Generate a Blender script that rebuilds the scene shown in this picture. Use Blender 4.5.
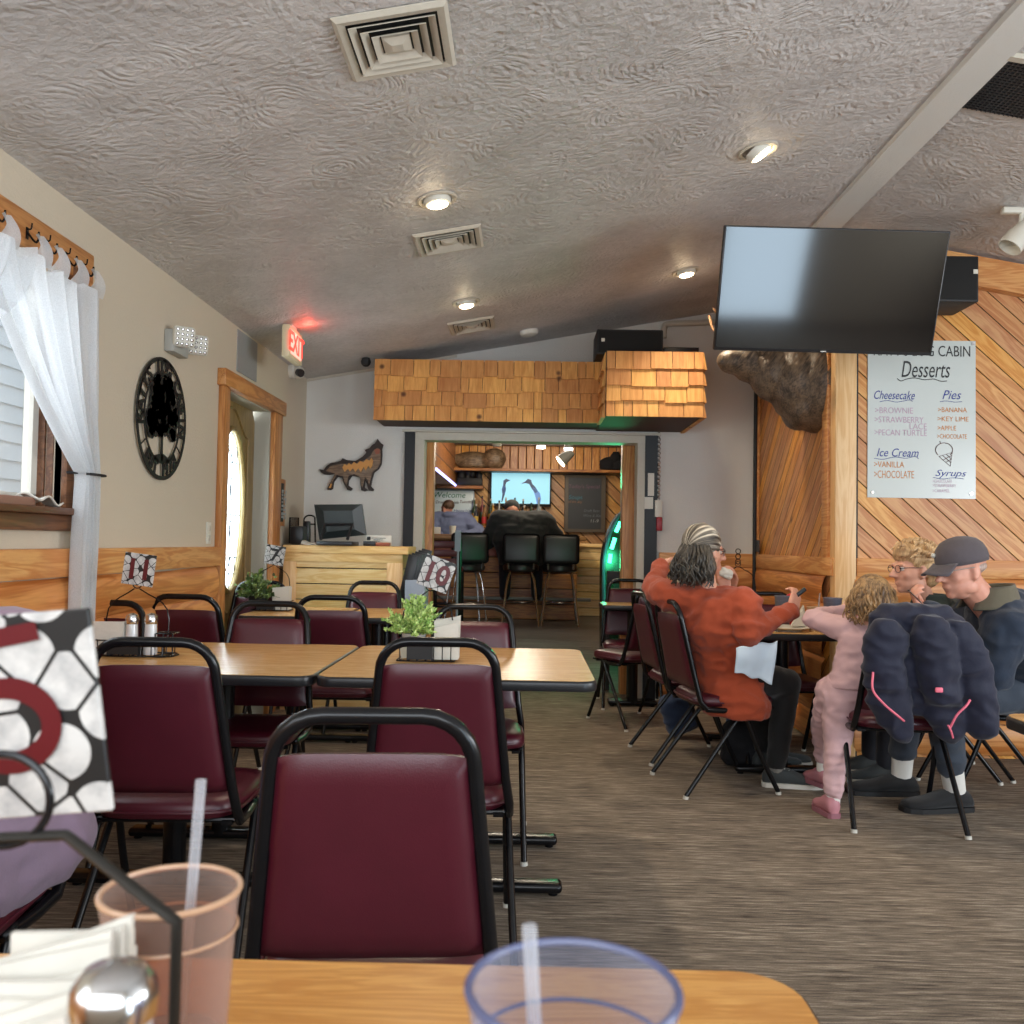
import bpy, bmesh, math, random
from mathutils import Vector, Matrix, noise
random.seed(7)
for o in list(bpy.data.objects): bpy.data.objects.remove(o)
C = bpy.context.scene.collection
V = Vector
# ---------------------------------------------------------------- camera
F, HC = 900.0, 1.19
ny = V((13/F, -31/F, -1)).normalized()
nx = V((1, -0.017, 0)); nx = (nx - ny*nx.dot(ny)).normalized()
nz = nx.cross(ny)
RM = Matrix((nx, ny, nz))
cam = bpy.data.cameras.new('camera'); camo = bpy.data.objects.new('camera', cam); C.objects.link(camo)
camo.matrix_world = Matrix.Translation((0, 0, HC)) @ RM.to_4x4()
cam.sensor_width = 36; cam.lens = F/1024*36; cam.clip_start = .05
cam.dof.use_dof = True; cam.dof.focus_distance = 3.6; cam.dof.aperture_fstop = 9.0
bpy.context.scene.camera = camo
def ray(px, py): return RM @ V(((px-512)/F, -(py-512)/F, -1))
def PY(px, py, Y): r = ray(px, py); return V((0, 0, HC)) + r*(Y/r.y)
def PX(px, py, X): r = ray(px, py); return V((0, 0, HC)) + r*(X/r.x)
def PZ(px, py, Z): r = ray(px, py); return V((0, 0, HC)) + r*((Z-HC)/r.z)
# ---------------------------------------------------------------- world, light, exposure
XL, XR, YB, YF, YS = -1.742, 1.80, 7.04, 5.25, -1.0      # left wall, side wall, back wall, right front wall, rear wall
RX = 1.72; CS = .178; CZ0 = HC+1.265
def cz(x): return CZ0 + CS*(x-XL) if x < RX else CZ0 + CS*(RX-XL) - CS*(x-RX)
sc = bpy.context.scene
sc.view_settings.view_transform = 'Standard'; sc.view_settings.look = 'None'
sc.view_settings.gamma = 1; sc.view_settings.use_curve_mapping = False
sc.view_settings.exposure = .8
w = bpy.data.worlds.new('world'); sc.world = w; w.use_nodes = True
bg = w.node_tree.nodes['Background']; bg.inputs[0].default_value = (.72, .86, 1, 1); bg.inputs[1].default_value = .85
def area(name, loc, rot, sx, sy, e, col):
    l = bpy.data.lights.new(name, 'AREA'); l.shape = 'RECTANGLE'; l.size = sx; l.size_y = sy; l.energy = e; l.color = col
    o = bpy.data.objects.new(name, l); C.objects.link(o); o.location = loc; o.rotation_euler = rot; return o
P2 = math.pi/2
DAY = (.90, .95, 1)
area('daylight_window', (XL-.35, 2.75, 1.85), (0, -P2, 0), 1.1, 1.3, 8, DAY)
area('daylight_rear', (-.2, YS+.06, 1.75), (P2, 0, 0), 3.0, 1.1, 34, DAY)
area('daylight_rear_right', (2.8, YS+.06, 1.08), (P2, 0, 0), .95, 2.0, 38, (.66, .84, 1))
area('added_fill_right', (5.05, .9, 1.6), (0, P2, 0), 1.2, 3.2, 95, DAY)  # general fill added at the unseen right wall
area('daylight_door', (XL-.75, 5.6, 1.5), (0, -P2, 0), 1.2, 1.2, 60, DAY)
area('daylight_left_near', (XL-.1, -.2, 1.7), (0, -P2, 0), 1.0, 1.0, 9, DAY)
def lamp(name, loc, e, col, r=.05, spot=None, aim=None, blend=.6):
    l = bpy.data.lights.new(name, 'SPOT' if spot else 'POINT'); l.energy = e; l.color = col; l.shadow_soft_size = r
    if spot: l.spot_size = math.radians(spot); l.spot_blend = blend
    o = bpy.data.objects.new(name, l); C.objects.link(o); o.location = loc
    if aim is not None: o.rotation_euler = (V(aim)-V(loc)).to_track_quat('-Z', 'Y').to_euler()
    return o
WARM = (1, .78, .5)
# ---------------------------------------------------------------- materials
def sl(c):
    c = c/255.0
    return c/12.92 if c <= .04045 else ((c+.055)/1.055)**2.4
def col(r, g, b): return (sl(r), sl(g), sl(b), 1)
class NT:
    def __init__(s, name):
        s.m = bpy.data.materials.new(name); s.m.use_nodes = True; s.t = s.m.node_tree; s.n = s.t.nodes; s.l = s.t.links
        s.b = s.n['Principled BSDF']; s.tc = None
    def coord(s, k='Object'):
        if not s.tc: s.tc = s.n.new('ShaderNodeTexCoord')
        return s.tc.outputs[k]
    def put(s, inp, v):
        if isinstance(v, bpy.types.NodeSocket): s.l.new(v, inp)
        else: inp.default_value = v
    def node(s, typ, ins={}, **kw):
        n = s.n.new(typ)
        for k, v in kw.items(): setattr(n, k, v)
        for k, v in ins.items(): s.put(n.inputs[k], v)
        return n
    def math(s, op, a, b=0.0, c=None):
        n = s.node('ShaderNodeMath', {0: a, 1: b}, operation=op)
        if c is not None: s.put(n.inputs[2], c)
        return n.outputs[0]
    def dot(s, a, vec): return s.node('ShaderNodeVectorMath', {0: a, 1: vec}, operation='DOT_PRODUCT').outputs['Value']
    def comb(s, x, y, z): return s.node('ShaderNodeCombineXYZ', {0: x, 1: y, 2: z}).outputs[0]
    def noise(s, vec, scale, detail=3, rough=.5, dist=0):
        return s.node('ShaderNodeTexNoise', {'Vector': vec, 'Scale': scale, 'Detail': detail, 'Roughness': rough, 'Distortion': dist}).outputs['Fac']
    def ramp(s, f, stops, interp='LINEAR'):
        n = s.node('ShaderNodeValToRGB', {0: f}); e = n.color_ramp; e.interpolation = interp
        while len(e.elements) < len(stops): e.elements.new(.5)
        for i, (p, c) in enumerate(stops): e.elements[i].position = p; e.elements[i].color = c
        return n.outputs[0]
    def mix(s, f, a, b, mode='MIX'):
        n = s.n.new('ShaderNodeMix'); n.data_type = 'RGBA'; n.blend_type = mode
        s.put(n.inputs[0], f); s.put(n.inputs[6], a); s.put(n.inputs[7], b); return n.outputs[2]
    def bump(s, h, strength=.3, dist=.01):
        n = s.node('ShaderNodeBump', {'Height': h, 'Strength': strength, 'Distance': dist}); s.l.new(n.outputs[0], s.b.inputs['Normal'])
    def set(s, **kw):
        names = dict(base='Base Color', rough='Roughness', metal='Metallic', trans='Transmission Weight', ior='IOR', alpha='Alpha',
                     emis='Emission Color', es='Emission Strength', spec='Specular IOR Level', coat='Coat Weight', sheen='Sheen Weight', sub='Subsurface Weight')
        for k, v in kw.items(): s.put(s.b.inputs[names[k]], v)
        return s.m
def plain(name, c, rough=.5, metal=0, nz=0, nscale=60, bump=0, **kw):
    t = NT(name); co = t.coord()
    if nz:
        f = t.noise(co, nscale, 4)
        base = t.mix(f, (c[0]*(1-nz), c[1]*(1-nz), c[2]*(1-nz), 1), (min(1, c[0]*(1+nz)), min(1, c[1]*(1+nz)), min(1, c[2]*(1+nz)), 1))
    else: base = c
    if bump: t.bump(t.noise(co, nscale, 4), bump, .004)
    return t.set(base=base, rough=rough, metal=metal, **kw)
def glow(name, c, s):
    t = NT(name); return t.set(base=c, emis=c, es=s)
def wood(name, c_light, c_dark, along=(1, 0, 0), across=(0, 0, 1), plank=0, groove=.05, rough=.42, knots=.5, vary=.35, grain=1.0, gd=(.03, .015, .006, 1), tilt=0):
    t = NT(name); co = t.coord(); A = V(along).normalized(); B = V(across).normalized(); N = A.cross(B)
    a, b, c = t.dot(co, A), t.dot(co, B), t.dot(co, N)
    if plank:
        q = t.math('DIVIDE', b, plank); fl = t.math('FLOOR', q)
        wn = t.node('ShaderNodeTexWhiteNoise', {'W': fl}, noise_dimensions='1D').outputs['Value']
        a2 = t.math('ADD', a, t.math('MULTIPLY', wn, 37.0)); off = t.math('MULTIPLY', wn, 11.0)
    else: wn = None; a2 = a; off = 0.0
    v1 = t.comb(t.math('MULTIPLY', a2, 1.3*grain), t.math('ADD', t.math('MULTIPLY', b, 14*grain), off), t.math('MULTIPLY', c, 14*grain))
    n1 = t.noise(v1, 1.0, 4, .55, .8)
    ring = t.math('SINE', t.math('MULTIPLY', n1, 34.0))
    v2 = t.comb(t.math('MULTIPLY', a2, 6*grain), t.math('ADD', t.math('MULTIPLY', b, 160*grain), off), t.math('MULTIPLY', c, 160*grain))
    n2 = t.noise(v2, 1.0, 2, .5)
    f = t.math('ADD', t.math('MULTIPLY', ring, .18), t.math('ADD', t.math('MULTIPLY', n1, .55), t.math('MULTIPLY', n2, .35)))
    base = t.ramp(f, [(.25, c_dark), (.75, c_light)])
    if wn is not None:
        hs = t.node('ShaderNodeHueSaturation', {'Hue': t.math('ADD', .493, t.math('MULTIPLY', wn, .014)), 'Saturation': t.math('ADD', .95, t.math('MULTIPLY', wn, .15)),
                    'Value': t.math('ADD', 1-vary*.6, t.math('MULTIPLY', wn, vary)), 'Color': base}); base = hs.outputs[0]
    if knots:
        vo = t.node('ShaderNodeTexVoronoi', {'Vector': t.comb(t.math('MULTIPLY', a2, 2.4), t.math('ADD', t.math('MULTIPLY', b, 7.5), off), 0.0), 'Scale': 1.0})
        kn = t.ramp(vo.outputs['Distance'], [(.0, (1, 1, 1, 1)), (.05, (1, 1, 1, 1)), (.10, (.25, .25, .25, 1)), (.2, (0, 0, 0, 1))])
        sel = t.math('GREATER_THAN', t.dot(vo.outputs['Color'], (1, 0, 0)), 1-knots)
        base = t.mix(t.math('MULTIPLY', kn, sel), base, (.055, .018, .006, 1))
    if plank:
        fr = t.math('FRACT', q); d = t.math('MINIMUM', fr, t.math('SUBTRACT', 1.0, fr))
        g = t.math('LESS_THAN', d, groove); gs = t.node('ShaderNodeMapRange', {'Value': d, 'From Max': groove*1.8}).outputs[0]
        base = t.mix(g, base, gd)
        t.bump(t.math('ADD', t.math('MULTIPLY', gs, 1.0), t.math('MULTIPLY', n2, .05)), .8, .006)
    else: t.bump(n2, .12, .002)
    return t.set(base=base, rough=rough)
M = {}
M['black_metal'] = plain('black_metal', (.005, .005, .006, 1), .24, 0, nz=.3, nscale=40, spec=.35)
M['black_matte'] = plain('black_matte', (.008, .008, .009, 1), .6)
M['black_plastic'] = plain('black_plastic', (.012, .012, .014, 1), .35)
M['black_fabric'] = plain('black_fabric', (.006, .006, .008, 1), .9, nz=.4, nscale=30, bump=.3)
def vinyl():
    t = NT('burgundy_vinyl'); co = t.coord(); f = t.noise(co, 9, 3)
    g = t.node('ShaderNodeTexVoronoi', {'Vector': co, 'Scale': 420.0}).outputs['Distance']
    t.bump(t.math('ADD', t.math('MULTIPLY', g, .25), t.math('MULTIPLY', t.noise(co, 14, 2), .9)), .16, .004)
    return t.set(base=t.mix(f, (.054, .0045, .0105, 1), (.080, .0072, .0165, 1)), rough=.36, spec=.55)
M['vinyl'] = vinyl()
M['laminate'] = wood('oak_laminate', col(224, 182, 122), col(196, 147, 88), (1, 0, 0), (0, 1, 0), 0, rough=.25, knots=0, grain=2.2)
M['laminate_near'] = wood('oak_laminate_near', col(216, 160, 88), col(184, 124, 58), (1, 0, 0), (0, 1, 0), 0, rough=.3, knots=0, grain=2.4)
M['white_plastic'] = plain('white_plastic', col(214, 210, 198), .45)
M['off_white'] = plain('off_white', col(196, 189, 174), .55, nz=.08)
M['paper'] = plain('paper_napkin', col(204, 199, 188), .9, nz=.06, nscale=50, bump=.3)
M['chrome'] = plain('chrome', (.6, .6, .6, 1), .18, 1)
M['rubber_white'] = plain('foot_cap', col(200, 196, 185), .6)
def wallp(name, c, sc_=90, st=.35):
    t = NT(name); co = t.coord(); n = t.noise(co, sc_, 3); n2 = t.noise(co, .8, 3)
    t.bump(n, st, .006); return t.set(base=t.mix(n2, tuple(x*.93 for x in c[:3])+(1,), tuple(min(1, x*1.06) for x in c[:3])+(1,)), rough=.75)
M['wall_tan'] = wallp('textured_tan_paint', col(203, 190, 169))
M['wall_grey'] = wallp('textured_grey_paint', col(214, 212, 206), 120, .4)
M['grey_panel'] = plain('grey_panel', col(150, 148, 146), .7, nz=.1)
def ceiling_mat():
    t = NT('swirl_plaster'); co = t.coord()
    warp = t.node('ShaderNodeTexNoise', {'Vector': co, 'Scale': 1.6, 'Detail': 2.0}).outputs['Color']
    v = t.node('ShaderNodeVectorMath', {0: co, 1: t.node('ShaderNodeVectorMath', {0: warp, 'Scale': .35}, operation='SCALE').outputs[0]}, operation='ADD').outputs[0]
    flat = t.node('ShaderNodeVectorMath', {0: v, 1: (1, 1, 0)}, operation='MULTIPLY').outputs[0]
    hs = []
    for k, (s_, fr) in enumerate([(2.6, 75.0), (3.9, 60.0)]):
        vv = t.node('ShaderNodeVectorMath', {0: flat, 1: (k*3.3, k*1.7, 0)}, operation='ADD').outputs[0]
        d = t.node('ShaderNodeTexVoronoi', {'Vector': vv, 'Scale': s_, 'Randomness': 1.0}).outputs['Distance']
        hs.append(t.math('SINE', t.math('ADD', t.math('MULTIPLY', d, fr), t.math('MULTIPLY', t.noise(co, 20, 2), 5.0))))
    h = t.math('MAXIMUM', hs[0], hs[1]); n = t.noise(co, 30, 4, .6); big = t.noise(co, 3.0, 4, .6)
    msk = t.node('ShaderNodeMapRange', {'Value': t.noise(co, 7, 3), 'From Min': .4, 'From Max': .6}).outputs[0]
    hh = t.math('ADD', t.math('MULTIPLY', t.math('MULTIPLY', h, msk), .2), t.math('ADD', t.math('MULTIPLY', n, 1.0), t.math('MULTIPLY', big, 1.6)))
    t.bump(hh, .85, .012)
    return t.set(base=t.ramp(t.math('ADD', t.math('MULTIPLY', big, .6), t.math('MULTIPLY', n, .4)), [(.3, col(176, 172, 169)), (.7, col(212, 208, 205))]), rough=.5)
M['ceiling'] = ceiling_mat()
def carpet():
    t = NT('striated_carpet'); co = t.coord()
    s = t.node('ShaderNodeSeparateXYZ', {0: co})
    def st(ax, ay, seed): return t.noise(t.comb(t.math('ADD', t.math('MULTIPLY', s.outputs[0], ax), seed), t.math('MULTIPLY', s.outputs[1], ay), 0.0), 1.0, 3, .6)
    a = st(5, 75, 0); b = st(14, 190, 5); c = st(1.6, 9, 9); d = t.noise(co, 330, 2)
    f = t.math('ADD', t.math('ADD', t.math('MULTIPLY', a, .42), t.math('MULTIPLY', b, .30)), t.math('ADD', t.math('MULTIPLY', c, .12), t.math('MULTIPLY', d, .22)))
    t.bump(t.math('ADD', d, b), .5, .004)
    return t.set(base=t.ramp(f, [(.40, col(64, 57, 51)), (.55, col(130, 117, 103)), (.70, col(196, 182, 162))]), rough=.95, spec=.1)
M['carpet'] = carpet()
M['bar_floor'] = wood('grey_plank_floor', col(120, 116, 112), col(78, 74, 72), (1, 0, 0), (0, 1, 0), .18, .02, rough=.35, knots=0)
PINE_L, PINE_D = col(228, 172, 108), col(198, 128, 68)
M['pine_diag_front'] = wood('pine_planks_diagonal', PINE_L, PINE_D, (1, 0, -.9), (.9, 0, 1), .095, .024, knots=.4)
M['pine_diag_side'] = wood('pine_planks_side', col(232, 172, 108), col(196, 126, 68), (0, -1, .95), (0, .95, 1), .095, .028, knots=.3)
M['pine_x'] = wood('pine_trim_x', PINE_L, PINE_D, (1, 0, 0), (0, 0, 1), knots=.12)
M['pine_y'] = wood('pine_trim_y', PINE_L, PINE_D, (0, 1, 0), (0, 0, 1), knots=.12)
M['pine_z'] = wood('pine_trim_z', PINE_L, PINE_D, (0, 0, 1), (1, 1, 0), knots=.12)
M['oak_z'] = wood('oak_trim_z', col(206, 146, 86), col(168, 106, 54), (0, 0, 1), (1, 1, 0), knots=.1)
M['oak_y'] = wood('oak_trim_y', col(206, 146, 86), col(168, 106, 54), (0, 1, 0), (0, 0, 1), knots=.1)
M['log_y'] = wood('log_siding_y', col(224, 156, 90), col(180, 106, 48), (0, 1, 0), (0, 0, 1), knots=.2, grain=.7)
M['log_x'] = wood('log_siding_x', col(224, 160, 96), col(184, 112, 54), (1, 0, 0), (0, 0, 1), knots=.2, grain=.7)
M['pale_pine_z'] = wood('pale_pine_z', col(238, 200, 148), col(222, 174, 116), (0, 0, 1), (1, 1, 0), knots=.15)
M['pale_pine_x'] = wood('pale_pine_x', col(240, 204, 140), col(220, 174, 104), (1, 0, 0), (0, 0, 1), knots=.2)
M['pale_planks'] = wood('pale_planks', col(236, 208, 154), col(220, 180, 118), (1, 0, 0), (0, 0, 1), .11, .03, knots=.3, vary=.2)
M['window_brown'] = wood('window_brown', col(132, 88, 58), col(92, 56, 34), (0, 1, 0), (0, 0, 1), knots=0)
M['bar_diag'] = wood('bar_diag', col(206, 160, 104), col(168, 116, 68), (1, 0, -1), (1, 0, 1), .14, .05, knots=.3)
M['bar_vert'] = wood('bar_vert', col(214, 158, 92), col(172, 108, 54), (0, 0, 1), (1, 0, 0), .12, .05, knots=.3)
M['bar_planks'] = wood('bar_planks', col(190, 128, 70), col(140, 84, 42), (1, 0, 0), (0, 0, 1), .2, .03, knots=.3)
M['dark_beam'] = wood('dark_beam', col(70, 42, 30), col(38, 22, 16), (1, 0, 0), (0, 0, 1), knots=0)
M['door_wood'] = wood('door_wood', col(150, 126, 78), col(122, 98, 56), (0, 0, 1), (0, 1, 0), knots=0, rough=.35)
def shingle():
    t = NT('cedar_shingle'); co = t.coord(); r = t.node('ShaderNodeNewGeometry').outputs['Random Per Island']
    s = t.node('ShaderNodeSeparateXYZ', {0: co})
    n1 = t.noise(t.comb(t.math('ADD', t.math('MULTIPLY', s.outputs[0], 40.0), t.math('MULTIPLY', r, 90.0)), s.outputs[1], t.math('MULTIPLY', s.outputs[2], 5.0)), 1.0, 4, .6, .6)
    base = t.ramp(n1, [(.3, col(192, 126, 62)), (.7, col(226, 166, 96))])
    base = t.node('ShaderNodeHueSaturation', {'Hue': t.math('ADD', .492, t.math('MULTIPLY', r, .016)), 'Value': t.math('ADD', .74, t.math('MULTIPLY', r, .40)), 'Color': base}).outputs[0]
    vo = t.node('ShaderNodeTexVoronoi', {'Vector': co, 'Scale': 5.5}).outputs['Distance']
    base = t.mix(t.ramp(vo, [(.0, (1, 1, 1, 1)), (.07, (.8, .8, .8, 1)), (.14, (0, 0, 0, 1))]), base, (.07, .02, .008, 1))
    t.bump(n1, .3, .004); return t.set(base=base, rough=.6)
M['shingle'] = shingle()
def cobble():
    t = NT('cobblestone_print'); co = t.coord()
    e = t.node('ShaderNodeTexVoronoi', {'Vector': co, 'Scale': 34.0}, feature='DISTANCE_TO_EDGE', voronoi_dimensions='2D').outputs['Distance']
    f1 = t.node('ShaderNodeTexVoronoi', {'Vector': co, 'Scale': 34.0}, voronoi_dimensions='2D').outputs['Distance']
    m = t.math('MAXIMUM', t.math('LESS_THAN', e, .04), t.math('GREATER_THAN', f1, .56))
    cl = t.noise(co, 40, 4, .6); wh = t.ramp(cl, [(.35, col(160, 158, 156)), (.6, col(196, 193, 188))])
    return t.set(base=t.mix(m, wh, (.012, .012, .012, 1)), rough=.4)
M['cobble'] = cobble()
M['maroon_ink'] = plain('maroon_ink', col(86, 10, 18), .4)
M['black_ink'] = plain('black_ink', (.01, .01, .01, 1), .5)
def glassy(name, c, rough, tr=.75):
    t = NT(name); t.m.use_nodes = True
    mixn = t.n.new('ShaderNodeMixShader'); tr_ = t.n.new('ShaderNodeBsdfTransparent'); tr_.inputs[0].default_value = c
    lw = t.node('ShaderNodeLayerWeight', {'Blend': .35}).outputs['Facing']
    t.put(mixn.inputs[0], t.math('ADD', 1-tr, t.math('MULTIPLY', lw, .3)))
    t.set(base=c, rough=rough, spec=.6)
    out = t.n['Material Output']; t.l.new(tr_.outputs[0], mixn.inputs[1]); t.l.new(t.b.outputs[0], mixn.inputs[2]); t.l.new(mixn.outputs[0], out.inputs[0]); return t.m
M['cup_amber'] = glassy('cup_amber', col(228, 208, 196), .25, .92)
M['cup_blue'] = glassy('cup_blue', col(226, 228, 240), .12, .96)
M['cup_grey'] = glassy('cup_grey', col(120, 122, 136), .3, .35)
M['clear'] = glassy('clear_plastic', col(235, 235, 238), .1, .8)
M['glass'] = glassy('window_glass', (1, 1, 1, 1), .02, .93)
def sheer():
    t = NT('sheer_fabric'); co = t.coord()
    mixn = t.n.new('ShaderNodeMixShader'); tr_ = t.n.new('ShaderNodeBsdfTransparent'); tl = t.n.new('ShaderNodeBsdfTranslucent'); tl.inputs[0].default_value = col(232, 236, 240)
    m2 = t.n.new('ShaderNodeMixShader'); m2.inputs[0].default_value = .5; t.set(base=col(228, 230, 232), rough=.9)
    t.l.new(t.b.outputs[0], m2.inputs[1]); t.l.new(tl.outputs[0], m2.inputs[2])
    wv = t.noise(co, 260, 2); t.put(mixn.inputs[0], t.math('ADD', .58, t.math('MULTIPLY', wv, .3)))
    t.l.new(tr_.outputs[0], mixn.inputs[1]); t.l.new(m2.outputs[0], mixn.inputs[2]); t.l.new(mixn.outputs[0], t.n['Material Output'].inputs[0]); return t.m
M['sheer'] = sheer()
def cloth(name, c, nz=.25, scale=45, rough=.85, b=.35, **kw):
    t = NT(name); co = t.coord(); f = t.noise(co, 7, 3); g = t.noise(co, scale*8, 2)
    t.bump(t.math('ADD', t.math('MULTIPLY', t.noise(co, 12, 3), 1.4), t.math('MULTIPLY', g, .25)), b, .01)
    return t.set(base=t.mix(t.math('ADD', t.math('MULTIPLY', f, .7), t.math('MULTIPLY', g, .3)), tuple(x*(1-nz) for x in c[:3])+(1,), tuple(min(1, x*(1+nz)) for x in c[:3])+(1,)), rough=rough, sheen=.15, **kw)
def skin(name, c, c2):
    t = NT(name); co = t.coord(); f = t.noise(co, 22, 4, .6)
    return t.set(base=t.mix(f, c2, c), rough=.5, sub=.06)
def hairm(name, c1, c2, axis=(0, 0, 1)):
    t = NT(name); co = t.coord(); A = V(axis).normalized(); B = A.orthogonal().normalized(); N = A.cross(B)
    v = t.comb(t.math('MULTIPLY', t.dot(co, A), 8.0), t.math('MULTIPLY', t.dot(co, B), 110.0), t.math('MULTIPLY', t.dot(co, N), 110.0))
    n = t.noise(v, 1.0, 3, .6, .6); t.bump(n, .8, .004); n3 = t.noise(co, 16, 2)
    return t.set(base=t.ramp(t.math('ADD', t.math('MULTIPLY', n, .6), t.math('MULTIPLY', n3, .4)), [(.38, c1), (.62, c2)]), rough=.45)
# ---------------------------------------------------------------- geometry helpers
class G:
    def __init__(s): s.b = bmesh.new()
    def box(s, a, b_, bevel=0, seg=2):
        x0, y0, z0 = (min(a[i], b_[i]) for i in range(3)); x1, y1, z1 = (max(a[i], b_[i]) for i in range(3))
        return s.obox(((x0+x1)/2, (y0+y1)/2, (z0+z1)/2), (x1-x0, y1-y0, z1-z0), None, bevel, seg)
    def obox(s, c, size, rot=None, bevel=0, seg=2):
        mt = Matrix.Translation(c) @ (rot.to_4x4() if rot else Matrix.Identity(4)) @ Matrix.Diagonal((*size, 1))
        r = bmesh.ops.create_cube(s.b, size=1, matrix=mt)
        if bevel:
            vs = r['verts']; es = list({e for v in vs for e in v.link_edges})
            bmesh.ops.bevel(s.b, geom=es, offset=bevel, segments=seg, profile=.5, affect='EDGES')
        return s
    def cone(s, p1, p2, r1, r2=None, n=16, cap=True):
        p1, p2 = V(p1), V(p2); r2 = r1 if r2 is None else r2; d = p2-p1
        if d.length < 1e-6: return s
        q = d.to_track_quat('Z', 'Y').to_matrix().to_4x4()
        bmesh.ops.create_cone(s.b, cap_ends=cap, segments=n, radius1=max(r1, 1e-4), radius2=max(r2, 1e-4), depth=d.length, matrix=Matrix.Translation((p1+p2)/2) @ q); return s
    def sph(s, c, r, sub=2, rot=None):
        r = (r, r, r) if not hasattr(r, '__len__') else r
        mt = Matrix.Translation(c) @ (rot.to_4x4() if rot else Matrix.Identity(4)) @ Matrix.Diagonal((*r, 1))
        bmesh.ops.create_icosphere(s.b, subdivisions=sub, radius=1, matrix=mt); return s
    def tube(s, pts, r, n=10, closed=False, flat=None):
        pts = [V(p) for p in pts]; m = len(pts); rings = []
        rr = r if hasattr(r, '__len__') else [r]*m
        t0 = (pts[1]-pts[0]).normalized(); up = t0.orthogonal().normalized()
        if flat is not None: up = (V(flat)-t0*V(flat).dot(t0)).normalized()
        for i, p in enumerate(pts):
            if closed: t = (pts[(i+1) % m]-pts[i-1]).normalized()
            else: t = (pts[min(i+1, m-1)]-pts[max(i-1, 0)]).normalized()
            up = (up-t*up.dot(t)); up = up.normalized() if up.length > 1e-6 else t.orthogonal().normalized()
            sd = t.cross(up)
            rings.append([s.b.verts.new(p+(up*math.cos(2*math.pi*k/n)+sd*math.sin(2*math.pi*k/n))*rr[i]) for k in range(n)])
        for i in range(m if closed else m-1):
            A, B = rings[i], rings[(i+1) % m]
            for k in range(n): s.b.faces.new((A[k], A[(k+1) % n], B[(k+1) % n], B[k]))
        if not closed: s.b.faces.new(rings[0][::-1]); s.b.faces.new(rings[-1])
        return s
    def prism(s, pts, ext):
        ext = V(ext); a = [s.b.verts.new(V(p)) for p in pts]; b = [s.b.verts.new(V(p)+ext) for p in pts]; n = len(a)
        s.b.faces.new(a[::-1]); s.b.faces.new(b)
        for i in range(n): s.b.faces.new((a[i], a[(i+1) % n], b[(i+1) % n], b[i]))
        return s
    def lathe(s, prof, c=(0, 0, 0), n=28, mt=None):
        c = V(c); rings = []
        for r, z in prof:
            rings.append([s.b.verts.new((mt @ V((max(r, 1e-4)*math.cos(2*math.pi*k/n), max(r, 1e-4)*math.sin(2*math.pi*k/n), z)) if mt else V((max(r, 1e-4)*math.cos(2*math.pi*k/n), max(r, 1e-4)*math.sin(2*math.pi*k/n), z)))+c) for k in range(n)])
        for A, B in zip(rings, rings[1:]):
            for k in range(n): s.b.faces.new((A[k], A[(k+1) % n], B[(k+1) % n], B[k]))
        s.b.faces.new(rings[0][::-1]); s.b.faces.new(rings[-1]); return s
    def grid(s, fn, nu, nv):
        vs = [[s.b.verts.new(fn(i/nu, j/nv)) for j in range(nv+1)] for i in range(nu+1)]
        for i in range(nu):
            for j in range(nv): s.b.faces.new((vs[i][j], vs[i+1][j], vs[i+1][j+1], vs[i][j+1]))
        return s
    def build(s, name, m, parent=None, smooth=35, loc=None, recalc=True, solid=0):
        if recalc: bmesh.ops.recalc_face_normals(s.b, faces=s.b.faces)
        me = bpy.data.meshes.new(name); s.b.to_mesh(me); s.b.free()
        return link(name, me, m, parent, smooth, loc, solid)
def link(name, me, m, parent=None, smooth=35, loc=None, solid=0):
    o = bpy.data.objects.new(name, me); C.objects.link(o)
    if m is not None: me.materials.append(M[m] if isinstance(m, str) else m)
    if smooth:
        me.shade_smooth(); me.set_sharp_from_angle(angle=math.radians(smooth))
    if loc is not None: me.transform(Matrix.Translation(-V(loc))); o.location = loc
    if parent is not None:
        rt = parent
        while rt.parent: rt = rt.parent
        if loc is None and rt.get('_w'): me.transform(rt.matrix_basis.inverted())
        elif loc is None and rt.type == 'MESH' and rt.location.length > 1e-6: me.transform(Matrix.Translation(-rt.location))
        o.parent = parent
        if loc is not None: o.location = V(loc)
    if solid:
        md = o.modifiers.new('solid', 'SOLIDIFY'); md.thickness = solid; md.offset = 0
    return o
def thing(name, label, cat, loc=(0, 0, 0), rz=0, group=None, world=True):
    o = bpy.data.objects.new(name, None); C.objects.link(o); o.location = loc; o.rotation_euler = (0, 0, rz); o.empty_display_size = .1
    o['label'] = label; o['category'] = cat
    if group: o['group'] = group
    if world: o['_w'] = 1
    o.matrix_basis = Matrix.Translation(loc) @ Matrix.Rotation(rz, 4, 'Z')
    return o
def tag(o, label, cat, group=None, kind=None):
    o['label'] = label; o['category'] = cat
    if group: o['group'] = group
    if kind: o['kind'] = kind
    me = o.data
    if me and me.vertices and o.location.length < 1e-6:
        xs = [v.co for v in me.vertices]; c = V((sum(v.x for v in xs)/len(xs), sum(v.y for v in xs)/len(xs), min(v.z for v in xs)))
        me.transform(Matrix.Translation(-c)); o.location = c
        for ch in kids(o): ch.data.transform(Matrix.Translation(-c))
    return o
def struct(o): o['kind'] = 'structure'; return o
def kids(o): return [c for c in bpy.data.objects if c.parent == o]
def dup(root, loc, rz, label, group=None, name=None):
    r = root.copy(); C.objects.link(r); r.location = loc; r.rotation_euler = (0, 0, rz); r['label'] = label
    if group: r['group'] = group
    def rec(a, b):
        for ch in KM.get(a, []):
            c = ch.copy(); C.objects.link(c); c.parent = b; rec(ch, c)
    rec(root, r); return r
KM = {}
def remember(root):
    KM[root] = kids(root)
    for k in KM[root]: remember(k)
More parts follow.
